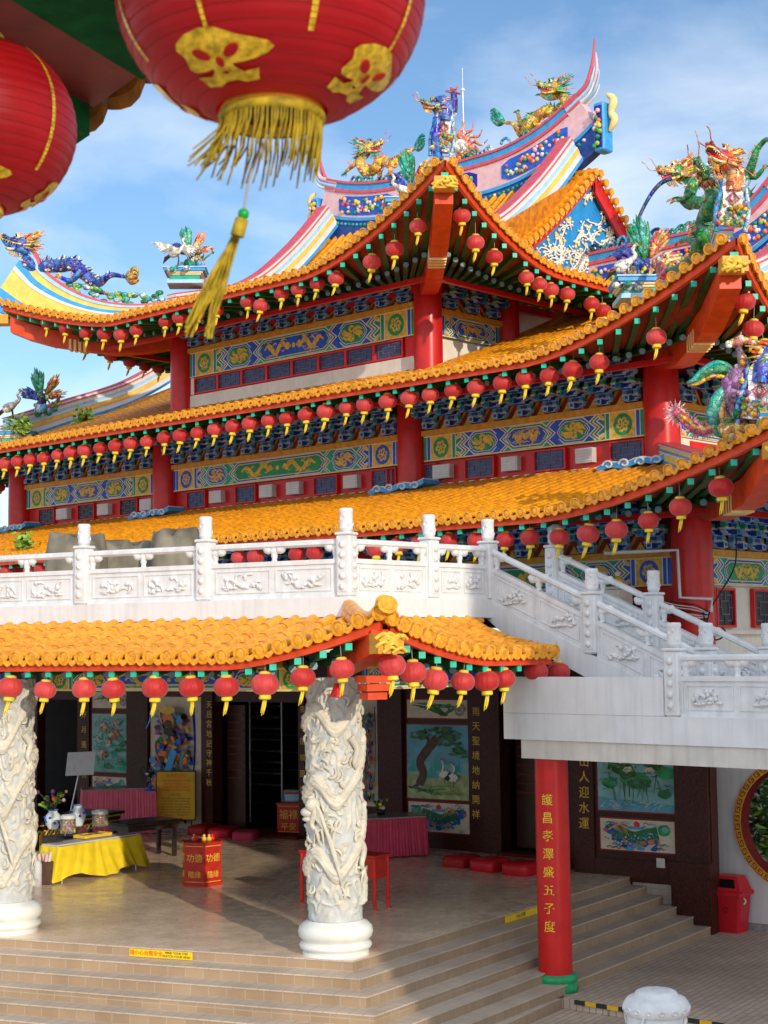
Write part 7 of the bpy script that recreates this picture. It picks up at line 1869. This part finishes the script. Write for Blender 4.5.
mb = MB(); q0 = [atY(x, y, hip3(4.3).y - .05) for x, y in ((438, 160), (436, 135), (437, 118))]; mb.tube(smooth_path(q0, 5), [.10, .1, .1, .1, .1, .1, .1, .1, .1, .1, .1], 7, 'blue'); q1 = [atY(x, y, hip3(4.3).y + .1) for x, y in ((453, 112), (454, 100), (453, 92))]; mb.tube(smooth_path(q1, 4), [.09, .09, .09, .08, .08, .07, .07, .06, .05], 7, 'indigo')
for d in ((-8, -1), (-3, -6), (5, -6), (8, 2)): mb.tube([q1[-1], atY(453 + d[0], 92 + d[1], hip3(4.3).y + .1)], [.05, .012], 5, 'pink_red')
mb.build('clawed_arm', g3[0])
g2 = tip_guard('tall white and red scroll plate with a red-nosed dragon head on the middle roof corner', (731, 735), 226, 172, hip2(4.2).y, 19, (722, 158), (-.75, -.6, .28), col=('orange', 'pale_yellow', 'box_red'), hr=.22, open_=True)
dragon('dragon_statue', 'green dragon body climbing the middle roof corner ridge beside the scroll plate', [(712, 186), (714, 200), (707, 216), (704, 234), (700, 250), (690, 262), (676, 268), (664, 272)], hip2(3.4).y - .3, .17, 'green', 'lime', 'teal', 'orange', face=(-.6, -.5, .5), legs=(((706, 222), (696, 232), (692, 228)), ((700, 246), (690, 238), (682, 240))), depth=lambda px: hip2(max(.4, min(4.1, (px - 640) / 22))).y - .35, hs=.8, tuft='pink_red', spikes='orange')
# birds on pedestals
def phoenix(label, c, s, flip=1, cols=('teal', 'indigo', 'orange', 'lime')):
    """bird with raised crest and tail among flowering branches"""
    root = thing('phoenix_statue', label, 'bird statue', c); X = V((flip, 0, 0)); Yv = V((0, 1, 0)); B = c + UZ * .75 * s
    P = lambda x, z, y=0: c + X * (x * s) + UZ * (z * s) + Yv * (y * s)
    mb = MB(); mb.ball(P(0, .62), (.17 * s, .15 * s, .26 * s), cols[1], 10); mb.tube(smooth_path([P(-.02, .78), P(-.14, .92), P(-.27, .9), P(-.33, .8)], 4), [.12 * s, .08 * s, .06 * s, .05 * s], 8, cols[3]); mb.ball(P(-.35, .78), .07 * s, cols[3], 8); mb.cone(P(-.39, .77), P(-.5, .72), .03 * s, 'gold', 5)
    for k in range(4): mb.cone(P(-.33, .83), P(-.30 + .07 * k, 1.02), .025 * s, 'pink_red', 4)
    mb.build('body', root)
    def fan(nm, base, a0, a1, L, n, m, m2, y=0.0, wd=.085):
        mb = MB()
        for k in range(n):
            a = a0 + (a1 - a0) * k / (n - 1); l = L * (1 - .45 * abs(k / (n - 1) - .45)) * random.uniform(.92, 1.05)
            e = P(base[0] + cos(a) * l, base[1] + sin(a) * l, y + random.uniform(-.06, .06)); b0 = P(base[0], base[1], y)
            md = (b0 + e) / 2 + V((random.uniform(-.03, .03), -.04, random.uniform(-.02, .04))) * s
            mb.tube(smooth_path([b0, md, e], 4), [wd * .6 * s, wd * 1.0 * s, wd * s, wd * .8 * s, wd * .12 * s], 5, m if k % 3 else m2, flat=.55)
        for k in range(10): a = random.uniform(a0, a1); l = random.uniform(.1, .5) * L; mb.ball(P(base[0] + cos(a) * l, base[1] + sin(a) * l, y - .08), (.06 * s, .04 * s, .09 * s), m if k % 2 else m2, 6)
        mb.build(nm, root)
    fan('wing', (-.03, .72), 1.45, 2.05, 1.25, 8, cols[0], 'green', -.12); fan('wing', (-.05, .55), 2.35, 3.0, .95, 7, cols[1], 'blue', -.2)
    fan('tail', (.12, .8), .75, 1.25, 1.05, 6, cols[2], 'yellow', .05, .075); fan('tail', (.15, .65), .05, .5, .95, 5, 'pale_yellow', 'pink_red', -.05, .06)
    mb = MB()
    for k in range(9):
        x, z = random.uniform(-.2, .5), random.uniform(0, .3); pts = [P(x, z, random.uniform(-.2, .2))]
        for j in range(5): x += random.uniform(-.12, .2); z += random.uniform(.02, .2); pts.append(P(x, z, random.uniform(-.2, .2)))
        mb.tube(smooth_path(pts, 3), .035 * s, 5, cols[3])
        for p in pts[1:]: mb.ball(p, random.uniform(.05, .085) * s, random.choice(('yellow', 'pink_red', 'orange', 'green', 'white_bird', 'lime')), 6)
    mb.build('flowering_branch', root); mb = MB()
    for k in range(12): mb.ball(P(random.uniform(-.45, .5), random.uniform(.0, .25), random.uniform(-.25, .25)), (.16 * s, .14 * s, random.uniform(.1, .2) * s), random.choice(('sky_blue', 'pale_blue', 'green', 'teal')), 7)
    mb.build('rock', root); return root
def crane(label, c, s, flip=1, wings=True, white='white_bird'):
    root = thing('crane_statue', label, 'bird statue', c); X = V((flip, 0, 0)); P = lambda x, z, y=0: c + X * (x * s) + UZ * (z * s) + V((0, y * s, 0))
    mb = MB(); mb.tube(smooth_path([P(-.38, .52), P(-.1, .66), P(.15, .80)], 5), [.04 * s, .1 * s, .15 * s, .18 * s, .19 * s, .19 * s, .17 * s, .15 * s, .12 * s, .1 * s, .09 * s], 9, white); mb.tube(smooth_path([P(.12, .80), P(.28, .95), P(.2, 1.12), P(.28, 1.26)], 4), [.09 * s] * 3 + [.07 * s] * 3 + [.055 * s] * 7, 7, white); mb.ball(P(.3, 1.28), (.08 * s, .06 * s, .06 * s), 'grey_stone', 7); mb.ball(P(.29, 1.33), .04 * s, 'red_bright', 6); mb.cone(P(.36, 1.27), P(.58, 1.22), .025 * s, 'gold', 5); mb.build('body', root)
    mb = MB()
    for k in range(5): mb.tube([P(-.3, .55), P(-.55 - .02 * k, .42 - .05 * k, (k - 2) * .04)], [.07 * s, .02 * s], 5, 'dark_brown')
    mb.build('tail', root)
    if wings:
        for sg in (-1, 1):
            mb = MB()
            for k in range(8): e = P(sg * (1.0 - .07 * k) - .05, 1.0 - .07 * k - (.15 if sg > 0 else 0), sg * .15 - .2); mb.tube(smooth_path([P(sg * .08, .8), (P(sg * .1, .85) + e) / 2 + UZ * .03, e], 3), [.07 * s, .075 * s, .07 * s, .06 * s, .05 * s, .035 * s, .012 * s], 5, white if k < 6 else 'grey_stone', flat=.5)
            mb.build('wing', root)
    for sg in (-1, 1): mb = MB(); mb.tube([P(.0, .6, sg * .07), P(.03, .32, sg * .08), P(-.02, .04, sg * .08)], .022 * s, 5, 'dark_brown'); mb.build('leg', root)
    mb = MB()
    for k in range(9): mb.ball(P(random.uniform(-.35, .4), random.uniform(-.08, .12), random.uniform(-.2, .2)), (.14 * s, .13 * s, .11 * s), random.choice(('sky_blue', 'pale_blue', 'teal', 'white_paint')), 7)
    mb.build('rock', root); return root
def on_ped(px, py, D): return atY(px, py, D)
D_ = pt3b.y; phoenix('teal and indigo phoenix among lime branches on the left pedestal of the top roof', on_ped(190, 267, D_), .62); crane('white crane with outspread wings on the left pedestal of the top roof', on_ped(178, 268, D_ - .5), .68, 1)
D_ = pt2b.y; phoenix('teal and blue phoenix with orange crest on the far left middle roof ridge', on_ped(42, 414, D_), .76); crane('small grey white crane at the far left edge on the middle roof ridge', on_ped(12, 424, D_ - .4), .80, 1, wings=False)
D_ = pt2.y; phoenix('teal and indigo phoenix with orange tail on the pedestal left of the green dragon', on_ped(645, 288, D_ - .2), .78); crane('white crane with dark tail on the pedestal below the right wing ridge', on_ped(627, 287, D_ - .5), .68, 1, wings=False)
D_ = pt3.y - .3; phoenix('indigo and teal phoenix half hidden behind the top roof corner', on_ped(412, 205, D_), .7); crane('pale crane half hidden behind the left side of the top roof corner', on_ped(400, 207, D_ - .2), .62, -1, wings=False)
# the large phoenix on the lowest roof corner at the right edge
D_ = hip1(3.7).y
def big_phoenix():
    P = lambda x, y, dy=0: atY(x, y, D_ + dy); root = thing('phoenix_statue', 'large purple phoenix with green wings and curling tail on the lowest roof corner', 'bird statue', P(735, 425))
    mb = MB(); mb.tube(smooth_path([P(738, 346), P(742, 360), P(744, 372), P(735, 385), P(733, 400), P(738, 415)], 5), [.05, .055, .06, .065, .07, .075, .08, .09, .10, .13, .17, .2, .22, .23, .23, .23, .22, .21, .2, .19, .18, .17, .16, .15, .14, .13], 10, 'purple'); mb.ball(P(737, 343), (.11, .09, .085), 'pink_red', 8); mb.cone(P(733, 344), P(727, 347), .05, 'gold', 5); mb.build('body', root)
    mb = MB()
    for k in range(7): mb.ball(P(729 + 4 * k, 341 + 3 * abs(3 - k) * .6 - 2), .07, ('white_bird', 'yellow', 'pink_red')[k % 3], 6)
    mb.tube([P(740, 342), P(741, 332)], [.04, .015], 5, 'pink_red'); mb.build('crest', root)
    mb = MB(); up = smooth_path([P(734, 376), P(728, 366), P(716, 363), P(703, 370), P(694, 380), P(688, 384)], 5); lo = smooth_path([P(734, 388), P(728, 379), P(718, 376), P(708, 378), P(698, 383), P(688, 384.5)], 5)
    md = [(a + b) / 2 - V((0, .1, 0)) for a, b in zip(up, lo)]
    mb.grid([up, md, lo, [(a + b) / 2 + V((0, .08, 0)) for a, b in zip(up, lo)], up], 'green'); mb.tube(up, .045, 6, 'teal'); mb.tube(lo, .04, 6, 'gold'); mb.build('wing', root)
    mb = MB(); mb.tube(smooth_path([P(730, 385), P(720, 395), P(713, 412), P(715, 428), P(724, 436)], 6), [.05 + .07 * sin(pi * i / 24) for i in range(25)], 8, 'teal'); mb.tube(smooth_path([P(732, 392), P(724, 402), P(720, 415), P(724, 430)], 6), .09, 7, 'gold'); mb.build('tail', root)
    mb = MB()
    for k in range(80): mb.ball(P(random.gauss(742, 7), random.gauss(403, 16), random.uniform(-.3, .2)), random.uniform(.045, .08), random.choice(('lime', 'green', 'orange', 'purple', 'white_bird', 'yellow', 'teal', 'pink')), 6)
    mb.build('flowers', root)
    mb = MB(); tp_ = smooth_path([P(713, 428), P(703, 430), P(694, 428), P(686, 421), P(678, 414)], 7); mb.tube(tp_, [.09] * len(tp_), 8, 'pink_red'); mb.tube([p - V((0, .07, 0)) for p in tp_], .035, 6, 'gold')
    for i in range(0, len(tp_), 1):
        for sg in (-1, 1): mb.cone(tp_[i], tp_[i] + V((random.uniform(-.1, .05), -.02, sg * .17)), .03, 'pink', 4)
    c = P(676, 413)
    for k in range(16): a = k * .4; mb.cone(c, c + V((cos(a), 0, sin(a))) * .22, .04, 'pink', 4)
    mb.ball(c - V((0, .06, 0)), .08, 'pink_red', 7); mb.build('tail_feather', root)
    mb = MB()
    for k in range(8): mb.tube(smooth_path([P(722 + k * 3.5, 426 + (k % 3) * 3, -.15), P(730 + k * 3, 438 - (k % 2) * 8, -.3), P(738 + k * 2.6, 428 + (k % 3) * 4, -.2), P(748 + k * 1.5, 436, -.1)], 4), .085, 6, 'gold')
    mb.build('gilt_clouds', root)
big_phoenix()
tip_guard('pale blue and red scroll plate at the right picture edge behind the large phoenix', (755, 764), 420, 362, D_ - .3, 22, (775, 352), (.6, -.7, .2), hr=.2)
# curling wave crests riding on the ridges
def crest(fr, zf, t0, t1, out, h, parent, n):
    mb = MB()
    for i in range(n):
        t = t0 + (t1 - t0) * (i + random.random() * .6) / n; c = fr.P(t, zf(t) + h, out + random.uniform(-.08, .08)); r_ = random.uniform(.10, .2)
        mb.tube([c + fr.a * (r_ * cos(a) * (1 - a / 8)) + UZ * (r_ * sin(a) * (1 - a / 8) + r_ * .8) for a in [j * .6 for j in range(10)]], .045, 5, random.choice(('sky_blue', 'green', 'pale_blue', 'teal', 'navy')))
    mb.build('wave_crest', parent)
crest(F2, zrw, .3, 7.0, -RC, 1.28, wr, 44); crest(F3, zr3, 3.0, 5.0, -hwid, 1.28, mr3, 12); crest(F3, zr3, .3, 2.6, -hwid, 1.26, mr3, 9); crest(F3, zr3, 6.2, 8.6, -hwid, 1.26, mr3, 10)
mb = MB()
for i in range(2, 15):
    p = hp3b[i] + UZ * .02
    for k in range(3): mb.ball(p + V((random.uniform(-.2, .2), -.1, random.uniform(0, .3))), (.12, .07, .08), random.choice(('green', 'lime', 'teal', 'pale_blue')), 6)
mb.build('wave_crest', hr3b)

SHARDS[0] = False
# ------------------------------------------------------------------ the near eave and its two big lanterns
def sphere_pt(c, R_, H_, th, ph, off=0.0):
    """point on the oblate lantern; th around, ph from the bottom"""
    r_ = (R_ * sin(ph) ** .82 if 0 < ph < pi else 0) + off; return c + V((cos(th) * r_, sin(th) * r_, -H_ * cos(ph) - off * cos(ph)))
def big_lantern(label, c, fringe=True, rot=0.0):
    R_, H_ = .312, .25; root = thing('large_lantern', label, 'lantern', c)
    mb = MB(); rows = []; nb = 60
    for i in range(nb + 1):
        ph = .30 + (pi - .60) * i / nb; rib = -.0022 * (1 - abs(sin(i * pi / 3))) ** 2
        rows.append([sphere_pt(c, R_, H_, 2 * pi * j / 72, ph, rib) for j in range(72)])
    mb.grid(rows, 'lantern_paper_big', True, True); mb.build('body', root)
    wr_ = MB()
    for i in range(1, 20):
        ph = .30 + (pi - .60) * i / 20; q0 = sphere_pt(c, R_, H_, 0, ph, -.0010); rr = q0.x - c.x; wr_.tube([V((c.x + rr * cos(a), c.y + rr * sin(a), q0.z)) for a in [2 * pi * j / 60 for j in range(61)]], .0006, 4, 'red_dark', caps=False)
    wr_.build('wire_ribs', root)
    for k in range(8):
        th = rot + 2 * pi * k / 8; sm = MB()
        for i in range(40):
            a, b = .72 + 1.9 * i / 40, .72 + 1.9 * (i + .86) / 40
            if k % 2 and i < 3: continue
            w = .022 if k % 2 else .017
            sm.face([sphere_pt(c, R_, H_, th - w, a, .002), sphere_pt(c, R_, H_, th + w, a, .002), sphere_pt(c, R_, H_, th + w, b, .002), sphere_pt(c, R_, H_, th - w, b, .002)], 'foil_gold')
        sm.build('gold_band', root)
    for k in range(4):
        th = rot + 2 * pi * (2 * k + 0) / 8; em = MB()        # cut-out gilt emblem
        def patch(outl, off):
            cx = sum(p[0] for p in outl) / len(outl); cy = sum(p[1] for p in outl) / len(outl)
            S = lambda x, y: sphere_pt(c, R_, H_, th + x * 1.9, .70 + y * 1.5, off)
            rings = [[(cx + (x - cx) * f, cy + (y - cy) * f) for x, y in outl] for f in (1, .66, .33, .02)]
            em.grid([[S(*q) for q in r_] for r_ in rings], 'foil_gold' if off < .003 else 'lantern_paper_big', smooth=False, close=True)
        N_ = 22
        patch([((.22 + .05 * cos(3 * a)) * cos(a), .0 + (.105 + .02 * cos(3 * a + 1)) * sin(a) + .02) for a in [2 * pi * i / N_ for i in range(N_)]], .0022)
        patch([((.19) * x, -.13 + y) for x, y in ((-1, .03), (-.6, .0), (-.3, .045), (0, .01), (.3, .05), (.65, .0), (1, .03), (.95, -.04), (.5, -.05), (.2, -.03), (-.2, -.035), (-.5, -.055), (-.95, -.04))], .0022)
        patch([(.05 * x, -.07 + y) for x, y in ((-1, .05), (1, .05), (1.3, -.03), (-1.3, -.03))], .0023)
        for sg in (-1, 1): patch([(sg * (.075 + .035 * cos(a) + .02 * sin(a)), .01 + .036 * sin(a)) for a in [2 * pi * i / 12 for i in range(12)]], .0042)
        patch([(.022 * cos(a), -.045 + .03 * sin(a)) for a in [2 * pi * i / 8 for i in range(8)]], .0042)
        em.build('gilt_emblem', root)
    zb = c - UZ * (H_ * cos(.30)); mb = MB()
    mb.lathe([(.098, .015), (.104, .0), (.104, -.016), (.098, -.02), (.09, -.016), (.09, .01)], 36, 'gold', zb); mb.lathe([(.0, .0), (.09, .0)], 24, 'wood_dark', zb); mb.build('collar', root)
    zt = c + UZ * (H_ * cos(.30)); mb = MB(); mb.lathe([(.104, -.01), (.104, .03), (.05, .05), (0, .05)], 30, 'gold', zt); mb.tube([zt + UZ * .04, zt + UZ * .5], .006, 6, 'wire'); mb.build('cap', root)
    if fringe:
        mb = MB(); rnd = random.Random(4)
        for k in range(96):
            a = 2 * pi * k / 96 + rnd.uniform(-.02, .02); p = zb + V((cos(a) * .101, sin(a) * .103, -.016)); L = rnd.uniform(.06, .12); wd = -.012 - .042 * max(0, -cos(a)) ** 1.5 * rnd.uniform(.0, 1.5)
            q = [p, p + V((wd * .15, 0, -L * .4)), p + V((wd * .6, rnd.uniform(-.006, .006), -L * .75)), p + V((wd, rnd.uniform(-.008, .008), -L))]
            mb.tube(q, [.0016, .0022, .0022, .0016], 4, 'tassel', flat=.5)
        mb.lathe([(.104, -.002), (.108, -.008), (.107, -.020), (.1, -.022)], 40, 'tassel', zb); mb.build('fringe', root)
    return root, zb
YB = 3.13; cB = atY(271, -3, YB)
big, zb = big_lantern('huge red lantern with gold emblems and fringe, top middle, tassel blown leftward', cB, rot=-pi / 2 - .42)
D_ = YB
mb = MB(); cp = smooth_path([zb - UZ * .03, atY(252, 170, D_ - .02), atY(247, 190, D_ - .02), atY(244, 210, D_ - .02)], 5); mb.tube(cp, .0028, 5, 'wire'); mb.build('cord', big)
mb = MB(); bd = atY(243.5, 214, D_ - .02); mb.ball(bd, .0115, 'bead_green', 10) if 'bead_green' in MATS else (mat('bead_green', (.01, .35, .05), .25, .05), mb.ball(bd, .0115, 'bead_green', 10)); mb.build('bead', big)
mb = MB(); kn_ = [atY(242, 219, D_ - .02), atY(237, 236, D_ - .02)]; mb.tube(kn_, [.013, .014], 8, 'tassel'); rnd = random.Random(9)
for k in range(36):
    (mx, my), (ex, ey) = (((218, 268), (189, 335)), ((226, 272), (207, 336)), ((222, 262), (199, 322)))[k % 3]
    ex += rnd.uniform(-4.5, 4.5); ey += rnd.uniform(-12, 3); dz = rnd.uniform(-.02, .02)
    a_, b_ = atY(237 + rnd.uniform(-4, 4), 233, D_), atY(ex, ey, D_ + dz); m0 = atY(mx + rnd.uniform(-3.5, 3.5), my, D_ + rnd.uniform(-.01, .01)); m2 = m0 + (b_ - m0) * .5 + V((rnd.uniform(-.008, .008), 0, rnd.uniform(-.004, .004)))
    mb.tube(smooth_path([a_, m0, m2, b_], 4), [.0026] * 13, 4, 'tassel', flat=.6)
mb.build('tassel', big)
big_lantern('large red lantern with gold bands partly cut off at the left edge', atY(-33, 127, 4.5), fringe=False, rot=-pi / 2 + .32)
# eave of the building the photograph was taken from
eave = thing('near_eave', 'dark green and maroon rafter ends of a near eave in the top left corner', 'eave', atZ(60, 60, 7.75))
ZE = 7.75
def Eq(px, py, dz=0): p = atZ(px, py, ZE); return V((p.x, p.y, ZE + dz))
ea, eb = Eq(20, 0), Eq(150, 80); ed = (eb - ea).normalized(); en = V((ed.y, -ed.x, 0))
# direction across the rafters along the drip edge
E0 = Eq(150, 78); E1 = Eq(84, 124); de = (E1 - E0).normalized()
mb = MB(); mb.obox(E0 - de * 3 + UZ * .16, de * 8, -ed * 6, UZ * .04, 'eave_maroon'); mb.build('soffit_boards', eave)
wd_ = (E1 - E0).length
for k, (u0, u1, m, dz) in enumerate(((-2.35, -1.65, 'eave_green', -.02), (-1.45, -.75, 'eave_green', -.02), (-.55, .02, 'eave_green', -.02), (.80, 1.28, 'eave_green', -.10), (1.6, 2.2, 'eave_green', -.1))):
    mb = MB(); mb.obox(E0 + de * (wd_ * u0) - ed * .05 + UZ * dz, de * (wd_ * (u1 - u0)), -ed * 5, UZ * .16, m); mb.build('rafter', eave)
mb = MB(); mb.obox(E0 + de * (wd_ * .02) - ed * .02 + UZ * .03, de * (wd_ * .78), -ed * 5, UZ * .1, 'eave_red'); mb.build('board', eave) if 'eave_red' in MATS else (mat('eave_red', (.22, .018, .012), .5, .2), mb.build('board', eave))
mb = MB(); n = 46; pts = []
for i in range(n + 1):
    u = -2.6 + 5.2 * i / n; pts.append(E0 + de * (wd_ * u) + ed * .05)
rows = [[p + UZ * .2 for p in pts], [p + UZ * .08 - UZ * (.035 * abs(sin(i * pi / 5))) + ed * (.02 * sin(i * 2 * pi / 5)) for i, p in enumerate(pts)], [p + UZ * .05 - UZ * (.05 * abs(sin(i * pi / 5))) + ed * (.035 + .02 * sin(i * 2 * pi / 5)) for i, p in enumerate(pts)], [p + UZ * .22 + ed * .06 for p in pts]]
mb.grid(rows, 'tile_dark', False); mb.build('drip_tiles', eave)

# ------------------------------------------------------------------ an unseen building added behind the camera, shaped to shade the stair
def sun_uv(u, v): # u across the light, v along it
    az = radians(SUN_AZ_FROM); dx, dy = -sin(az), -cos(az); return V((dy * u + dx * v, -dx * u + dy * v, 0))
SUN_AZ_FROM, SUN_EL = 155.0, 15.0
tE = math.tan(radians(SUN_EL)); v0 = -8.0
def H(z, v): return z + (v - v0) * tE
u_ = lambda p: sun_uv(1, 0).dot(V((p[0], p[1], 0))); v_ = lambda p: sun_uv(0, 1).dot(V((p[0], p[1], 0)))
hlo = 2.2 + (22.1 - v0) * tE * 0 ; 
caster = MB()
A_ = lambda u, v, z: sun_uv(u, v) + UZ * z
def shade_box(u0, u1, z0, z1, m): caster.obox(A_(u0, v0 - 6, z0), sun_uv(u1 - u0, 0), sun_uv(0, 6), UZ * (z1 - z0), m)
hb0 = H(.2, 23.0); htop = H(8.4, 25.3); hmid = H(5.6, 24.5)
hmid = 10.9
shade_box(10.2, 27, hb0 - 1.4, hmid, 'cream')
caster.prism([A_(u, v0, z) for u, z in ((10.2, hmid + .01), (27, hmid + .01), (27, htop), (16.5, htop), (12.95, H(6.9, 25.4)), (12.8, hmid + 1.0))], sun_uv(0, -6), 'tile_yellow')
for u in (10.6, 26.4): caster.obox(A_(u, v0 - .5, -.158), sun_uv(.5, 0), sun_uv(0, .5), UZ * (hb0 - .9), 'red_paint')
tag(caster.build('shade_caster', None, A_(18, v0, 0)), kind='structure')
SKY_TINT = (0.84, 1.00, 1.16, 1); CLOUD = (6.6, 7.2, 7.9, 1); SKY_FILL = (8.6, 9.5, 10.8, 1); SKY_STR = 0.12; SUN_STR = 2.3; EXPO = 0.38
# ------------------------------------------------------------------ daylight
# sun bearing and height are set with the shade caster above

w = bpy.data.worlds.new('World'); SC.world = w; w.use_nodes = True
nt = w.node_tree; N = nt.nodes; L = nt.links
bgn = N['Background']; sky = N.new('ShaderNodeTexSky'); sky.sky_type = 'NISHITA'; sky.sun_disc = False
sky.sun_elevation = radians(SUN_EL); sky.sun_rotation = radians(SUN_AZ_FROM); sky.air_density = 1.0; sky.dust_density = 0.6; sky.ozone_density = 1.6; sky.altitude = 60
tc = N.new('ShaderNodeTexCoord')
mp = N.new('ShaderNodeMapping'); mp.inputs['Scale'].default_value = (1.0, 1.0, 2.6); mp.inputs['Location'].default_value = (1.3, .4, .15)
L.new(tc.outputs['Generated'], mp.inputs['Vector'])
nz = N.new('ShaderNodeTexNoise'); nz.inputs['Scale'].default_value = 4.2; nz.inputs['Detail'].default_value = 9; nz.inputs['Roughness'].default_value = .56; nz.inputs['Distortion'].default_value = .35
L.new(mp.outputs[0], nz.inputs['Vector'])
sx = N.new('ShaderNodeSeparateXYZ'); L.new(tc.outputs['Generated'], sx.inputs[0])
cv = N.new('ShaderNodeMapRange'); cv.inputs[1].default_value = .42; cv.inputs[2].default_value = .70; cv.inputs[3].default_value = 0; cv.inputs[4].default_value = .9
L.new(nz.outputs['Fac'], cv.inputs[0])
hz = N.new('ShaderNodeMapRange'); hz.inputs[1].default_value = .40; hz.inputs[2].default_value = .10; hz.inputs[3].default_value = .5; hz.inputs[4].default_value = 1.0
L.new(sx.outputs['Z'], hz.inputs[0])
ml = N.new('ShaderNodeMath'); ml.operation = 'MULTIPLY'; L.new(cv.outputs[0], ml.inputs[0]); L.new(hz.outputs[0], ml.inputs[1])
mix = N.new('ShaderNodeMix'); mix.data_type = 'RGBA'
tint = N.new('ShaderNodeMix'); tint.data_type = 'RGBA'; tint.blend_type = 'MULTIPLY'; tint.inputs[0].default_value = 1; tint.inputs[7].default_value = SKY_TINT
L.new(sky.outputs[0], tint.inputs[6])
L.new(ml.outputs[0], mix.inputs[0]); L.new(tint.outputs[2], mix.inputs[6]); mix.inputs[7].default_value = CLOUD
# added fill light: the sky half behind the camera glows to lift the shade
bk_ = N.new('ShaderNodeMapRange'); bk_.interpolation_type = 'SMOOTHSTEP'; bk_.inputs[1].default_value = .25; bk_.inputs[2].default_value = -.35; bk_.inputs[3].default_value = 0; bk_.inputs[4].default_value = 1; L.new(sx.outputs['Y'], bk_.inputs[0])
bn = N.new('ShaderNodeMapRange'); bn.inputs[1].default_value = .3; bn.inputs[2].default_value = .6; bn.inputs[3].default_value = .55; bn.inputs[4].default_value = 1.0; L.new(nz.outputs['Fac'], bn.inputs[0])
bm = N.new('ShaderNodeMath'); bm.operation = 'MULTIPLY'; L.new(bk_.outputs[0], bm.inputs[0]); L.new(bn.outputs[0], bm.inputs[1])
mix2 = N.new('ShaderNodeMix'); mix2.data_type = 'RGBA'; L.new(bm.outputs[0], mix2.inputs[0]); L.new(mix.outputs[2], mix2.inputs[6]); mix2.inputs[7].default_value = SKY_FILL
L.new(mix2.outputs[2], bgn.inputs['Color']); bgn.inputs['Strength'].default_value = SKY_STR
sd = bpy.data.lights.new('sun', 'SUN'); sd.energy = SUN_STR; sd.angle = radians(.53); sd.color = (1.0, .89, .72)
so = bpy.data.objects.new('sun', sd); COL.objects.link(so)
az = radians(SUN_AZ_FROM); el = radians(SUN_EL)
dirv = V((sin(az) * cos(el), cos(az) * cos(el), sin(el)))
so.rotation_euler = dirv.to_track_quat('Z', 'Y').to_euler(); so.location = (20, -20, 40)
SC.view_settings.view_transform = 'Standard'; SC.view_settings.look = 'None'; SC.view_settings.gamma = 1; SC.view_settings.use_curve_mapping = False
SC.view_settings.exposure = EXPO
for o in list(SC.objects):
    if '_o' in o: del o['_o']
